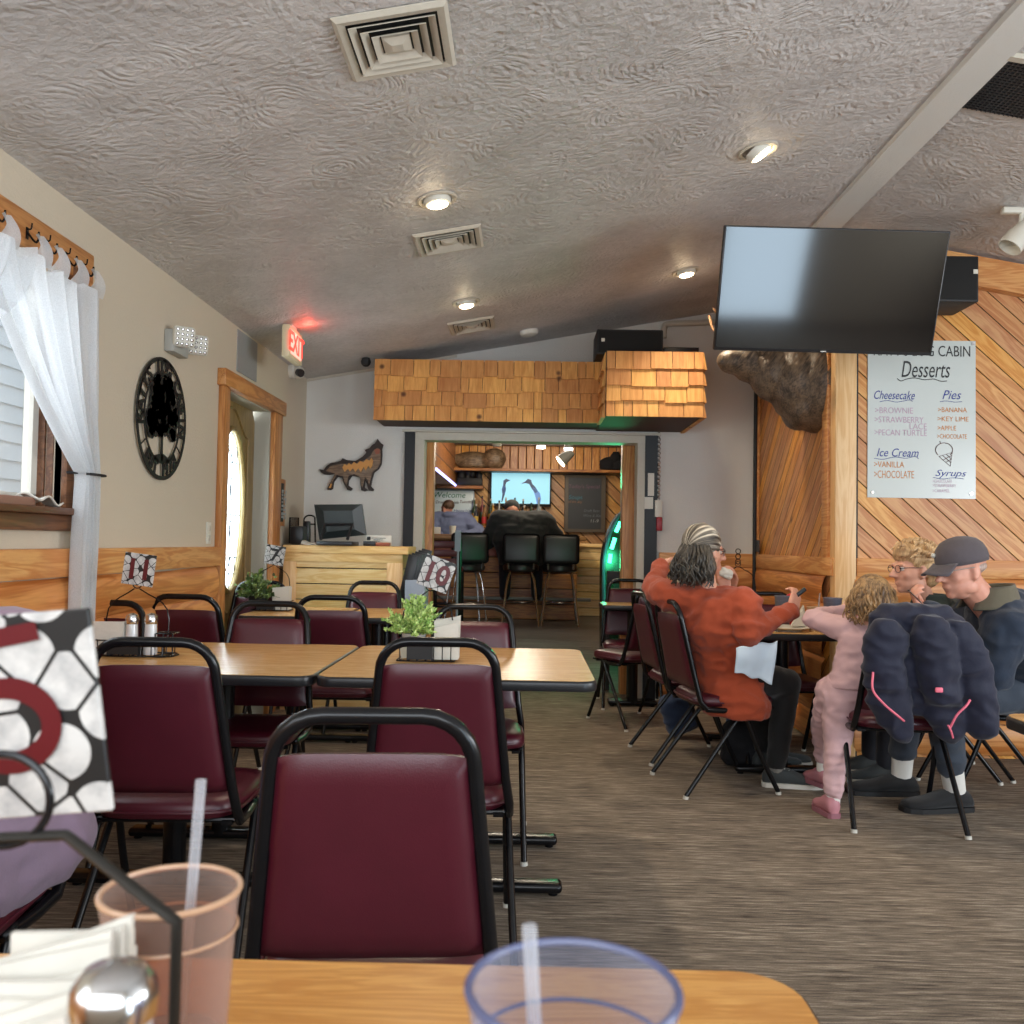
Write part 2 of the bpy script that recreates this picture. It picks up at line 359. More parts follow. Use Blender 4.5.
def bez(pts, n=8):
    # Catmull-Rom through points
    out = []; P = [V(p) for p in pts]; P = [P[0]*2-P[1]]+P+[P[-1]*2-P[-2]]
    for i in range(1, len(P)-2):
        for k in range(n):
            t = k/n; a, b, c, d = P[i-1:i+3]
            out.append(.5*((2*b)+(c-a)*t+(2*a-5*b+4*c-d)*t*t+(3*b-a-3*c+d)*t**3))
    out.append(P[-2]); return out
def text(s, size, m, name, parent, mt, ext=.0006, shear=0, off=0, align='CENTER', bold=0, sx=1):
    cu = bpy.data.curves.new(name, 'FONT'); cu.body = s; cu.size = size; cu.extrude = ext; cu.shear = shear; cu.offset = off; cu.align_x = align; cu.align_y = 'CENTER'; cu.resolution_u = 3
    t = bpy.data.objects.new(name, cu); me = bpy.data.meshes.new_from_object(t); bpy.data.objects.remove(t); bpy.data.curves.remove(cu)
    me.transform(mt @ Matrix.Diagonal((sx, 1, 1, 1))); return link(name, me, m, parent, 0)
def joined(name, objs):
    bm = bmesh.new()
    for o in objs: bm.from_mesh(o.data)
    me = objs[0].data; bm.to_mesh(me); bm.free()
    for o in objs[1:]: bpy.data.objects.remove(o)
    objs[0].name = name; return objs[0]
def frame(o, x, y):          # matrix from origin, x axis, y axis
    x = V(x).normalized(); y = V(y); y = (y-x*y.dot(x)).normalized(); z = x.cross(y); m = Matrix((x, y, z)).transposed().to_4x4(); m.translation = V(o); return m
# ================================================================ structure
def wall_x(name, x0, x1, y0, y1, z0, z1, holes, m):   # wall lying in a YZ plane with rectangular holes (ya,yb,za,zb)
    g = G(); ys = sorted({y0, y1, *[h[0] for h in holes], *[h[1] for h in holes]})
    for a, b in zip(ys, ys[1:]):
        hs = sorted([h for h in holes if h[0] <= a and h[1] >= b], key=lambda h: h[2]); z = z0
        for h in hs:
            if h[2] > z+1e-5: g.box((x0, a, z), (x1, b, h[2]))
            z = h[3]
        g.box((x0, a, z), (x1, b, z1))
    return struct(g.build(name, m, smooth=0))
DOOR = (PX(229, 470, XL+.035).y, 6.06); DZ = 2.06
WIN = (2.05, 3.34, 1.29, 2.14)
wall_x('wall_left', XL-.15, XL, YS-.1, YB+.12, 0, CZ0, [(DOOR[0], DOOR[1], 0, DZ), WIN, (-.7, .35, 1.15, 2.2)], 'wall_tan')
# rear wall and right walls (behind and beside the camera)
g = G()
for x0, x1, z0, z1 in [(XL, -1.7, 0, 3.2), (1.3, 2.3, 0, 3.2), (3.3, 5.2, 0, 3.2), (-1.7, 1.3, 0, 1.2), (2.3, 3.3, 0, .06), (-1.7, 1.3, 2.3, 3.2), (2.3, 3.3, 2.12, 3.2)]:
    g.box((x0, YS-.1, z0), (x1, YS, z1))
struct(g.build('wall_rear', 'wall_tan', smooth=0))
wall_x('wall_right', 5.18, 5.3, YS-.1, YF+.1, 0, 3.2, [(-.7, 2.5, 1.0, 2.2)], 'wall_tan')
# right front wall of diagonal pine boards, with pillar and trim
g = G(); g.prism([(XR, YF, 0), (5.3, YF, 0), (5.3, YF, cz(5.3)), (XR, YF, cz(XR))], (0, .1, 0)); struct(g.build('wall_right_front', 'pine_diag_front', smooth=0))
g = G(); g.prism([(XR, YF, 0), (XR, YB, 0), (XR, YB, cz(XR)), (XR, YF, cz(XR))], (.1, 0, 0)); struct(g.build('wall_side_panel', 'pine_diag_side', smooth=0))
# back wall with opening to the bar room
OX0, OX1, OZ = PY(404, 480, YB).x, PY(657, 480, YB).x, 2.03
g = G()
g.prism([(XL, YB, 0), (OX0, YB, 0), (OX0, YB, cz(OX0)), (XL, YB, cz(XL))], (0, .12, 0))
g.prism([(OX1, YB, 0), (XR+.1, YB, 0), (XR+.1, YB, cz(XR+.1)), (RX, YB, cz(RX)), (OX1, YB, cz(OX1))], (0, .12, 0))
g.prism([(OX0, YB, OZ), (OX1, YB, OZ), (OX1, YB, cz(OX1)), (OX0, YB, cz(OX0))], (0, .12, 0))
struct(g.build('wall_back', 'wall_grey', smooth=0))
# ceiling slopes
g = G(); g.prism([(XL-.15, YS-.1, cz(XL-.15)), (RX, YS-.1, cz(RX)), (RX, YS-.1, cz(RX)+.1), (XL-.15, YS-.1, cz(XL)+.1)], (0, YB+.22-YS, 0))
struct(g.build('ceiling', 'ceiling', smooth=0))
g = G(); g.prism([(RX, YS-.1, cz(RX)), (5.3, YS-.1, cz(5.3)), (5.3, YS-.1, cz(5.3)+.1), (RX, YS-.1, cz(RX)+.1)], (0, YB+.22-YS, 0))
struct(g.build('ceiling_right', 'ceiling', smooth=0))
g = G(); zt = cz(RX); g.prism([(RX-.075, YS, zt-.032), (RX+.075, YS, zt-.032), (RX+.085, YS, zt-.014), (RX-.085, YS, zt-.014)], (0, YB-YS, 0)); struct(g.build('trim_1', 'wall_grey', smooth=0))
g = G(); g.box((XL-.15, YS-.1, -.08), (5.3, 7.3, 0)); struct(g.build('floor', 'carpet', smooth=0))
# bar room floor ramps up gently
g = G(); g.prism([(0, 7.3, 0), (0, 9.3, .2), (0, 14, .2), (0, 14, -.08), (0, 7.3, -.08)], (3.4, 0, 0))
bmesh.ops.translate(g.b, verts=g.b.verts, vec=(-2.2, 0, 0)); struct(g.build('floor_bar_room', 'bar_floor', smooth=0))
# trims
g = G(); g.box((XR-.012, YF-.03, 0), (XR+.11, YF+.06, 2.95), .004); struct(g.build('trim_2', 'pale_pine_z'))
g = G()
for za, zb in [(1.03, 1.135)]: g.box((XR+.115, YF-.03, za), (5.18, YF, zb), .004)
struct(g.build('trim_3', 'pine_x'))
def logs(name, axis, a, b, fixed, sgn, zs, m):       # half-log siding below the rail: rounded, slightly wavy boards
    g = G()
    for i, (z0, z1) in enumerate(zs):
        def fn(u, v):
            s = a+(b-a)*u; t = v*2-1
            d = .034*math.sqrt(max(0, 1-t*t*.92))+.006*noise.noise(V((s*1.7, i*3.1, v)))
            z = z0+(z1-z0)*v + .012*noise.noise(V((s*1.3, i*5.0, 7+round(v))))
            return V((fixed+sgn*d, s, z)) if axis == 'y' else V((s, fixed+sgn*d, z))
        g.grid(fn, max(6, int(abs(b-a)*9)), 9)
    return struct(g.build(name, m, smooth=60))
ZS = [(.02, .19), (.19, .37), (.37, .54), (.54, .70), (.70, .86), (.86, 1.03)]
logs('trim_4', 'y', YS, DOOR[0]-.12, XL+.004, 1, ZS, 'log_y')
logs('trim_5', 'x', XR+.1, 5.18, YF-.004, -1, ZS, 'log_x')
logs('trim_6', 'y', YF+.12, YB, XR-.004, -1, ZS, 'log_y')
logs('trim_7', 'x', OX1+.02, XR, YB-.004, -1, ZS, 'log_x')
g = G(); g.box((XL, YS, 1.035), (XL+.04, DOOR[0]-.1, 1.14), .004); struct(g.build('trim_8', 'pine_y'))
g = G(); g.box((XR-.03, YF, 1.03), (XR, YB, 1.135), .004); g.box((XR-.03, YB-.09, 1.135), (XR, YB-.01, 2.5), .003); g.box((XR-.03, YF+.06, 1.135), (XR, YF+.16, 2.9), .003); struct(g.build('trim_9', 'pine_y'))
g = G(); g.box((OX1+.02, YB-.03, 1.03), (XR-.03, YB, 1.135), .004); struct(g.build('trim_10', 'pine_x'))
# header board under the right ceiling slope
g = G(); a = V((XR-.06, YF-.05, cz(XR)-.005)); g.prism([(XR-.06, YF-.05, cz(XR)-.01), (5.18, YF-.05, cz(5.18)-.01), (5.18, YF-.05, cz(5.18)-.17), (XR-.06, YF-.05, cz(XR)-.17)], (0, .05, 0)); struct(g.build('trim_11', 'pine_x', smooth=0))
g = G(); g.prism([(XR-.06, YF-.065, cz(XR)-.165), (5.18, YF-.065, cz(5.18)-.165), (5.18, YF-.065, cz(5.18)-.19), (XR-.06, YF-.065, cz(XR)-.19)], (0, .06, 0)); struct(g.build('trim_12', 'pine_x', smooth=0))
g = G(); g.prism([(XL, YB-.012, cz(XL)-.001), (OX0+.4, YB-.012, cz(OX0+.4)-.001), (OX0+.4, YB-.012, cz(OX0+.4)-.022), (XL, YB-.012, cz(XL)-.022)], (0, .012, 0)); struct(g.build('trim_13', 'off_white', smooth=0))
# black cable runs at pillar and side wall
g = G(); g.box((XR+.11, YF-.018, 0), (XR+.122, YF, 2.6)); tag(g.build('cable', 'black_matte', smooth=0), 'thin black cable running down the right edge of the pale pine pillar', 'cable')
g = G(); g.tube(bez([(XR-.035, YB-.10, .05), (XR-.04, YB-.105, 1.0), (XR-.037, YB-.095, 1.6), (XR-.037, YB-.10, 2.5)]), .014, 6); tag(g.build('cable', 'black_matte'), 'thick black cable hanging down the corner between grey wall and pine side wall', 'cable')
# doorway frame of the bar opening: black posts, grey-white jambs, red pine posts
g = G(); xa, xb = PY(404, 480, YB-.03).x, PY(414, 480, YB-.03).x
g.box((xa, YB-.03, 0), (xb, YB+.02, 2.044)); g.box((PY(645, 480, YB-.03).x, YB-.03, 0), (OX1, YB+.02, 2.044)); struct(g.build('trim_14', plain('slate_black', col(16, 20, 25), .5), smooth=0))
g = G(); g.box((xa-.02, YB-.05, 2.045), (OX1+.02, YB+.02, 2.062)); struct(g.build('trim_15', 'off_white', smooth=0))
g = G(); g.box((xb+.002, YB-.02, 0), (PY(424, 480, YB).x, YB+.16, 1.984)); g.box((PY(637, 480, YB).x, YB-.02, 0), (PY(644.5, 480, YB).x, YB+.16, 1.984)); g.box((xb+.002, YB-.021, 1.985), (PY(644.5, 480, YB).x, YB+.16, 2.044)); struct(g.build('trim_16', 'off_white', smooth=0))
g = G(); Yp = YB+.2; g.box((PY(423, 480, Yp).x, Yp-.03, 0), (PY(434, 480, Yp).x, Yp+.1, 2.04), .004); struct(g.build('trim_17', 'oak_z'))
g = G(); g.box((PY(622, 480, Yp).x, Yp-.03, 0), (PY(640, 480, Yp).x, Yp+.1, 2.04), .004); struct(g.build('trim_18', 'oak_z'))
# ---- entrance door in the left wall
XD = XL-.1
d = struct(bpy.data.objects.new('door_1', None)); C.objects.link(d); d.location = (XD, (DOOR[0]+DOOR[1])/2, 0); d['_w'] = 1; d.matrix_basis = Matrix.Translation(d.location)
yc = (DOOR[0]+DOOR[1])/2-.02; OZc, OH, OW = 1.365, .50, .235
g = G()      # slab with an oval cut: ring of quads from oval to rectangle
NS = 48; ov = []; re = []
for k in range(NS):
    a = 2*math.pi*k/NS; c_, s_ = math.cos(a), math.sin(a); ov.append((yc+OW*c_, OZc+OH*s_))
    hw, hz0, hz1 = (DOOR[1]-DOOR[0])/2, OZc-.01, DZ-OZc
    tt = min((hw/abs(c_)) if abs(c_) > 1e-6 else 1e9, ((hz1 if s_ > 0 else OZc)/abs(s_)) if abs(s_) > 1e-6 else 1e9)
    re.append((yc+tt*c_ if abs(tt*c_) < hw else yc+math.copysign(hw, c_), min(max(OZc+tt*s_, 0.005), DZ)))
for x in (XD, XD-.04):
    A = [g.b.verts.new((x, y, z)) for y, z in ov]; B = [g.b.verts.new((x, y, z)) for y, z in re]
    for k in range(NS): g.b.faces.new((A[k], A[(k+1) % NS], B[(k+1) % NS], B[k]))
    if x == XD: A0 = A
for k in range(NS): g.b.faces.new((A0[k], A0[(k+1) % NS], A[(k+1) % NS], A[k]))
g.build('door_panel', 'door_wood', d, smooth=0)
g = G(); g.tube([(XD+.006, yc+(OW+.012)*math.cos(2*math.pi*k/48), OZc+(OH+.012)*math.sin(2*math.pi*k/48)) for k in range(48)], .017, 8, True); g.build('oval_moulding', 'door_wood', d)
g = G()
for sgn in (1,):   # raised swan-neck moulding above and below the oval
    for zs, dz in ((1, .56), (-1, -.56)):
        pts = [(XD+.004, yc+.31*t, OZc+dz+zs*(.08*math.cos(t*math.pi)**1 if abs(t) < .5 else .08*math.cos(t*math.pi))) for t in [i/12-1 for i in range(25)]]
        g.tube(bez(pts, 2), .008, 6)
for s in (-1, 1): g.tube([(XD+.004, yc+s*.31, OZc-.64), (XD+.004, yc+s*.31, OZc+.48)], .008, 6)
g.build('raised_moulding', 'door_wood', d)
g = G(); g.prism([(XD-.015, y, z) for y, z in ov], (-.006, 0, 0))
def leaded():
    t = NT('leaded_glass'); co = t.coord(); s = t.node('ShaderNodeSeparateXYZ', {0: co})
    n = t.noise(co, 60, 2); t.set(base=(.75, .85, .88, 1), rough=.12, trans=.0, spec=.8)
    mx = t.n.new('ShaderNodeMixShader'); tr = t.n.new('ShaderNodeBsdfTransparent'); tr.inputs[0].default_value = (.82, .93, .93, 1); t.put(mx.inputs[0], t.math('ADD', .35, t.math('MULTIPLY', n, .4))); tl = t.n.new('ShaderNodeBsdfTranslucent'); tl.inputs[0].default_value = (.92, .97, 1, 1)
    t.l.new(tr.outputs[0], mx.inputs[1]); t.l.new(tl.outputs[0], mx.inputs[2]); t.l.new(mx.outputs[0], t.n['Material Output'].inputs[0]); return t.m
g.build('oval_glass', leaded(), d, smooth=0)
g = G()
def lead(a, b): g.cone(a, b, .0035, n=6)
def inov(y, z): return ((y-yc)/OW)**2+((z-OZc)/OH)**2 < .97
for y in (-.15, -.05, .05, .15):
    zz = OH*math.sqrt(1-(y/OW)**2); lead((XD-.013, yc+y, OZc-zz), (XD-.013, yc+y, OZc+zz))
for z in (-.4, -.3, -.03, 0, .3, .4):
    yy = OW*math.sqrt(1-(z/OH)**2); lead((XD-.013, yc-yy, OZc+z), (XD-.013, yc+yy, OZc+z))
for s in (-1, 1):
    for q in (-1, 1): g.tube(bez([(XD-.013, yc, OZc+q*.38), (XD-.013, yc+s*.09, OZc+q*.26), (XD-.013, yc+s*.03, OZc+q*.12), (XD-.013, yc+s*.13, OZc+q*.02)]), .0035, 5)
g.build('leading', 'black_matte', d)
g = G(); g.box((XD-.045, DOOR[0]+.001, 0), (XL+.004, DOOR[0]+.016, DZ-.001)); g.box((XD-.045, DOOR[1]-.016, 0), (XL+.004, DOOR[1]-.001, DZ-.001)); g.box((XD-.045, DOOR[0]+.016, DZ-.016), (XL+.004, DOOR[1]-.016, DZ-.001)); g.build('jamb', plain('jamb_grey', col(170, 166, 152), .6), d, smooth=0)
g = G(); g.cone((XD, DOOR[0]+.06, 1.0), (XD+.05, DOOR[0]+.06, 1.0), .012); g.sph((XD+.06, DOOR[0]+.06, 1.0), .028); g.build('door_knob', 'chrome', d)
g = G()
ya, yb = PX(217, 450, XL).y, DOOR[1]+.19
g.box((XL, ya, 0), (XL+.035, DOOR[0]-.005, 2.05), .003); g.box((XL, DOOR[1]+.005, 0), (XL+.035, yb, 2.05), .003); g.build('door_casing', 'oak_z', d)
g = G(); g.box((XL, ya-.03, 2.05), (XL+.05, yb+.03, 2.145), .003); g.build('door_header', 'oak_y', d)
# ---- window in the left wall
wn = struct(bpy.data.objects.new('window_1', None)); C.objects.link(wn); wn.location = (XL-.08, 2.7, 1.29); wn['_w'] = 1; wn.matrix_basis = Matrix.Translation(wn.location)
y0, y1, z0, z1 = WIN
g = G()
for a, b in [((y0, z0), (y0+.05, z1)), ((y1-.05, z0), (y1, z1)), ((y0, z0), (y1, z0+.05)), ((y0, z1-.05), (y1, z1)), (((y0+y1)/2-.02, z0), ((y0+y1)/2+.02, z1))]:
    g.box((XL-.12, a[0], a[1]), (XL-.085, b[0], b[1]))
g.build('window_frame', 'white_plastic', wn, smooth=0)
g = G(); g.box((XL-.105, y0, z0), (XL-.1, y1, z1)); g.build('window_glass', 'glass', wn, smooth=0)
g = G()
for k in range(3): g.box((XL-.085+.03*k, y1-.012+.006*k, z0), (XL-.06+.03*k, y1, z1))
g.box((XL, y1, z0-.02), (XL+.022, y1+.075, z1+.07), .003); g.box((XL, y0-.075, z0-.02), (XL+.022, y0, z1+.07), .003); g.build('window_casing', 'window_brown', wn)
g = G(); g.box((XL-.09, y0-.1, z0-.025), (XL+.06, y1+.09, z0), .004); g.box((XL, y0-.09, z0-.085), (XL+.03, y1+.08, z0-.025), .006); g.build('window_sill', 'window_brown', wn)
# hook board
g = G(); g.box((XL, 1.2, 2.17), (XL+.02, 3.50, 2.295), .003); hb = tag(g.build('curtain_board', 'oak_y'), 'long oak board with black hooks above the window holding the curtains', 'curtain rail')
g = G()
hooks = [1.5, 1.8, 2.1, 2.35, 2.6, 2.82, 3.02, 3.14, 3.28, 3.41]
for y in hooks:
    h = G(); h.box((XL+.018, y-.006, 2.2), (XL+.024, y+.006, 2.24)); h.tube(bez([(XL+.022, y, 2.225), (XL+.05, y, 2.19), (XL+.062, y, 2.2), (XL+.062, y, 2.225)], 4), .004, 6)
    h.tube(bez([(XL+.022, y, 2.235), (XL+.035, y, 2.235), (XL+.038, y, 2.255)], 3), .003, 6); h.build('hook', 'black_metal', hb)
# curtains: sheet from hooks, gathered at a tie
def curtain(name, label, ytop, ztop, yleft, ytie, zbot, wtie, wbot, seedv, side=1, tieZ=1.42):
    g = G(); NU, NV = 120, 60
    def fn(u, v):
        z = ztop-(ztop-zbot)*v; sag = .03*abs(math.sin(u*math.pi*ns))*max(0, 1-v*14)
        ya, yb_ = ytop
        if z > tieZ: k = (ztop-z)/(ztop-tieZ)
        else: k = 1
        ke = k**1.35
        a = ya+(yleft-ya)*ke; b = yb_+((yleft+wtie)-yb_)*min(1, k**2.2)
        if z <= tieZ:
            q = (tieZ-z)/(tieZ-zbot); a = yleft-(wbot-wtie)/2*min(1, q*3); b = yleft+wtie+(wbot-wtie)/2*min(1, q*3)
        y = a+(b-a)*u; amp = .022*(1-.55*k)+.012
        x = XL+.075+amp*math.sin(u*38+1.5*math.sin(u*9+seedv)+v*1.2)+.008*math.sin(u*90+seedv)+.012*noise.noise(V((u*6, v*3, seedv)))
        return V((x, y, z-sag))
    ns = len([h for h in hooks if ytop[0]-.05 < h < ytop[1]+.08])-1; ns = max(ns, 2)
    g.grid(fn, NU, NV)
    o = g.build('curtain' if False else name, 'sheer', smooth=180, recalc=False)
    for hy in [h for h in hooks if ytop[0]-.05 < h < ytop[1]+.08]:
        t = G(); t.grid(lambda u, v: V((XL+.062+.02*math.sin(v*math.pi)*(1 if u > .5 else 1)+.01*math.cos(u*6), hy+(.018+.045*v)*(u*2-1), 2.215-.10*v)), 8, 8); t.build('tab', 'sheer', o, smooth=180, recalc=False)
    return tag(o, label, 'curtain')
c1 = curtain('curtain', 'white sheer tab curtain tied back at the right side of the window', (2.62, 3.47), 2.13, 3.33, 0, .5, .13, .16, 1.0)
g = G(); g.tube(bez([(XL+.03, 3.32, 1.425), (XL+.12, 3.36, 1.42), (XL+.12, 3.44, 1.42), (XL+.03, 3.475, 1.425)]), .005, 6); g.build('curtain_tie', 'black_matte', c1)
c2 = curtain('curtain', 'white sheer curtain swagged towards the left at the upper left edge', (1.5, 2.95), 2.15, 1.35, 0, .5, .13, .22, 4.0)
for o in (c1, c2): o['group'] = 'sheer curtains'
# dish towel and long box on the sill
g = G(); g.box((XL-.06, 2.55, z0+.001), (XL+.03, 3.12, z0+.03), .004); tag(g.build('picture_box', plain('dusty_rose', col(150, 110, 92), .6)), 'flat brownish pink box lying along the window sill', 'box')
g = G(); g.grid(lambda u, v: V((XL-.03+.08*u, 3.1+.17*v, z0+.034+.012*math.sin(v*9+u*4)-.02*v)), 8, 14); tag(g.build('cloth', 'paper', solid=.006), 'crumpled white cloth at the end of the box on the sill', 'cloth')
# neighbour's siding outside, and ground outside
g = G()
for k in range(34):
    z = -.3+k*.165; g.prism([(-4.6, -4, z), (-4.575, -4, z), (-4.6, -4, z+.17)], (0, 22, 0))
struct(g.build('wall_neighbour', plain('white_siding', col(206, 214, 216), .6), smooth=0))
g = G(); g.box((-14, -14, -.3), (14, 16, -.12)); struct(g.build('ground', plain('ground_grey', col(110, 112, 104), .9), smooth=0))
# ---- bar room shell
BY = 13.4
g = G(); g.box((-2.2, BY, .0), (3.2, BY+.1, 2.9)); struct(g.build('wall_bar_back', 'bar_diag', smooth=0))
g = G(); g.box((-2.3, YB+.12, -.05), (-2.2, BY+.1, 2.9)); struct(g.build('wall_bar_left', 'bar_planks', smooth=0))
g = G(); g.box((3.1, YB+.12, -.05), (3.2, BY+.1, 2.9)); struct(g.build('wall_bar_right', 'bar_planks', smooth=0))
g = G(); g.box((-2.3, YB+.12, 2.8), (3.2, BY+.1, 2.9)); struct(g.build('ceiling_bar_room', 'dark_beam', smooth=0))
g = G()
a = PY(450, 444, 13.1); b = PY(625, 444, 13.1); g.box((a.x, 12.95, PY(500, 437, 12.95).z), (b.x+.5, 13.1, PY(500, 446, 12.95).z+.02)); struct(g.build('trim_19', 'dark_beam', smooth=0))
zt, zb = PY(540, 445, 13.2).z, PY(540, 469, 13.2).z
g = G(); g.box((PY(452, 450, 13.2).x, 13.18, zb), (2.2, BY, zt+.1)); struct(g.build('trim_20', 'bar_vert', smooth=0))
g = G(); g.box((-1.04-1.1, 10.2, 2.02), (-1.04, 13.3, 2.8)); struct(g.build('trim_21', 'bar_planks', smooth=0))
g = G(); g.box((-1.035, 10.2, 2.0), (-1.02, 13.2, 2.03)); struct(g.build('trim_22', glow('violet_led', (.35, .4, 1, 1), 2.2), smooth=0))
# ================================================================ chairs
def make_chair():
    t = thing('dining_chair', 'x', 'chair', world=False)
    g = G()   # seat: padded, rounded trapezoid
    N = 40; rings = []
    for (k, z) in [(.90, .418), (.985, .424), (1.0, .438), (.99, .458), (.93, .470), (.80, .476), (.45, .479)]:
        ring = []
        for i in range(N):
            a = 2*math.pi*i/N; ex = .42
            cx = math.copysign(abs(math.cos(a))**ex, math.cos(a)); cy = math.copysign(abs(math.sin(a))**ex, math.sin(a))
            wd = .205+.015*cy; ring.append(g.b.verts.new((cx*wd*k, cy*.2*k+.015, z)))
        rings.append(ring)
    for A, B in zip(rings, rings[1:]):
        for i in range(N): g.b.faces.new((A[i], A[(i+1) % N], B[(i+1) % N], B[i]))
    g.b.faces.new(rings[0][::-1]); g.b.faces.new(rings[-1]); seat = g.build('seat', 'vinyl', t, smooth=60)
    g = G()
    g.tube([(.2075*math.copysign(abs(math.cos(a))**.42, math.cos(a)), .203*math.copysign(abs(math.sin(a))**.42, math.sin(a))+.015, .441) for a in [2*math.pi*i/48 for i in range(48)]], .004, 6, True); g.build('piping', 'vinyl', seat)
    def yb(z): return -.185-(z-.46)*.215     # back lean
    def hw(z): return .200-(z-.46)*.105      # trapezoid half width
    g = G()
    # backrest frame tube
    L = [(-.197, .03, .405), (-.203, -.07, .405), (-.206, -.15, .412), (-.205, -.183, .45)]
    L += [(-hw(z), yb(z), z) for z in (.52, .6, .68, .76, .81)]
    arc = []; zc, rr = .834, .083; w_ = hw(.834)
    for k in range(1, 7):
        a = math.pi/2*k/6; arc.append((-(w_-rr)-rr*math.cos(a), yb(zc+rr*math.sin(a)), zc+rr*math.sin(a)-.003))
    P = L+[(-w_, yb(.834), .834)]+arc; P = P+[(-x, y, z) for x, y, z in P[::-1]]
    g.tube(P, .0135, 12); g.build('back_frame', 'black_metal', t, smooth=60)
    # back pad
    g = G(); nu, nv = 14, 14
    zb_, zt_ = .50, .852
    for side in (1, -1):
        def fn(u, v, side=side):
            z = zb_+(zt_-zb_)*v; x = (u*2-1)*(hw(z)-.010); e = (1-abs(u*2-1)**8)*(1-abs(v*2-1)**10)
            return V((x, yb(z)+side*(.006+.014*e**.5), z-.006*(abs(u*2-1)**6)*(1 if v > .5 else -1)))
        g.grid(fn, nu, nv)
    bmesh.ops.remove_doubles(g.b, verts=g.b.verts, dist=.0001)
    def edge(u, v): pass
    # close rim
    bd = [e for e in g.b.edges if e.is_boundary]
    bmesh.ops.bridge_loops(g.b, edges=bd)
    bk = g.build('backrest', 'vinyl', t, smooth=70)
    for s in (-1, 1):
        g = G(); g.tube(bez([(s*.196, .055, .408), (s*.204, .03, .395), (s*.215, -.12, .2), (s*.226, -.262, .012)], 5), .0115, 10); l = g.build('leg', 'black_metal', t, smooth=60)
        g = G(); g.cone((s*.226, -.262, .014), (s*.2265, -.264, 0), .0135, n=12); g.build('foot_cap', 'rubber_white', l)
        g = G(); g.tube(bez([(s*.196, .0, .408), (s*.200, .04, .395), (s*.206, .12, .2), (s*.212, .215, .012)], 5), .0115, 10); l = g.build('leg', 'black_metal', t, smooth=60)
        g = G(); g.cone((s*.212, .215, .014), (s*.2125, .216, 0), .0135, n=12); g.build('foot_cap', 'rubber_white', l)
    g = G(); g.cone((-.2, -.03, .40), (.2, -.03, .40), .009, n=8); g.cone((-.2, .14, .408), (.2, .14, .408), .008, n=8)
    for s in (-1, 1): g.box((s*.16, -.17, .405), (s*.19, .2, .416))
    g.cone((-.196, -.15, .414), (.196, -.15, .414), .008, n=8)
    g.build('seat_frame', 'black_metal', t)
    remember(t); return t
used = []
chair0 = make_chair()
def chair(x, y, face, label, group='burgundy dining chairs'):
    rz = math.radians(face-90)      # face: direction the sitter looks, degrees from +X
    if not used: used.append(1); chair0.location = (x, y, 0); chair0.rotation_euler = (0, 0, rz); chair0['label'] = label; chair0['group'] = group; return chair0
    return dup(chair0, (x, y, 0), rz, label, group)
def at(px, py, z=.917, back=True, face=90):       # chair origin from the pixel of its back's top centre
    p = PZ(px, py, z); a = math.radians(face); return p.x+.285*math.cos(a), p.y+.285*math.sin(a)
def chp(px, py, face, label): x, y = at(px, py, .917, face=face); return chair(x, y, face, label)
chp(373, 714, 94, 'nearest burgundy chair with black frame, its back directly behind the foreground table')
chp(152, 641, 93, 'burgundy chair, its back to us, near side of the table with number 11')
chp(438, 641, 92, 'burgundy chair with its back to us in front of the light green potted plant')
chp(271, 603, -90, 'burgundy chair facing us behind the left table with number 11, beside the table seam')
chp(108, 602, -92, 'burgundy chair mostly hidden behind the napkins and shakers at the left')
chp(474, 606, -88, 'burgundy chair facing us at the far side of the number 10 table')
chp(184, 596, 88, 'burgundy chair by the log siding, leftmost of the third row')
chp(331, 597, 92, 'burgundy chair with its back to us at the middle of the third row')
chp(375, 582, -90, 'burgundy chair facing us directly in front of the wooden counter')
chp(262, 582, -92, 'burgundy chair facing us behind the dark green plant near the door')
# around the family table
CH_O = chair(.985, 4.56, 12, 'burgundy chair the woman in orange sits on')
chair(.93, 5.17, 8, 'burgundy chair half hidden behind the chair of the woman in orange')
CH_J = chair(1.655, 4.07, 83, 'burgundy chair with a navy child coat hung over its back')
chair(2.25, 4.5, 176, 'burgundy chair under the man in the dark blue jacket')
chair(2.22, 4.93, 170, 'burgundy chair under the woman in green denim, behind the man with the cap')
x, y = at(765, 591, .93, face=-90); chair(x, y, -90, 'empty burgundy chair at the far end of the family table')
chair(.74, 6.12, 118, 'burgundy chair turned away beside the small green lit table')
chair(.80, 6.73, -92, 'burgundy chair facing us behind the small green lit table')
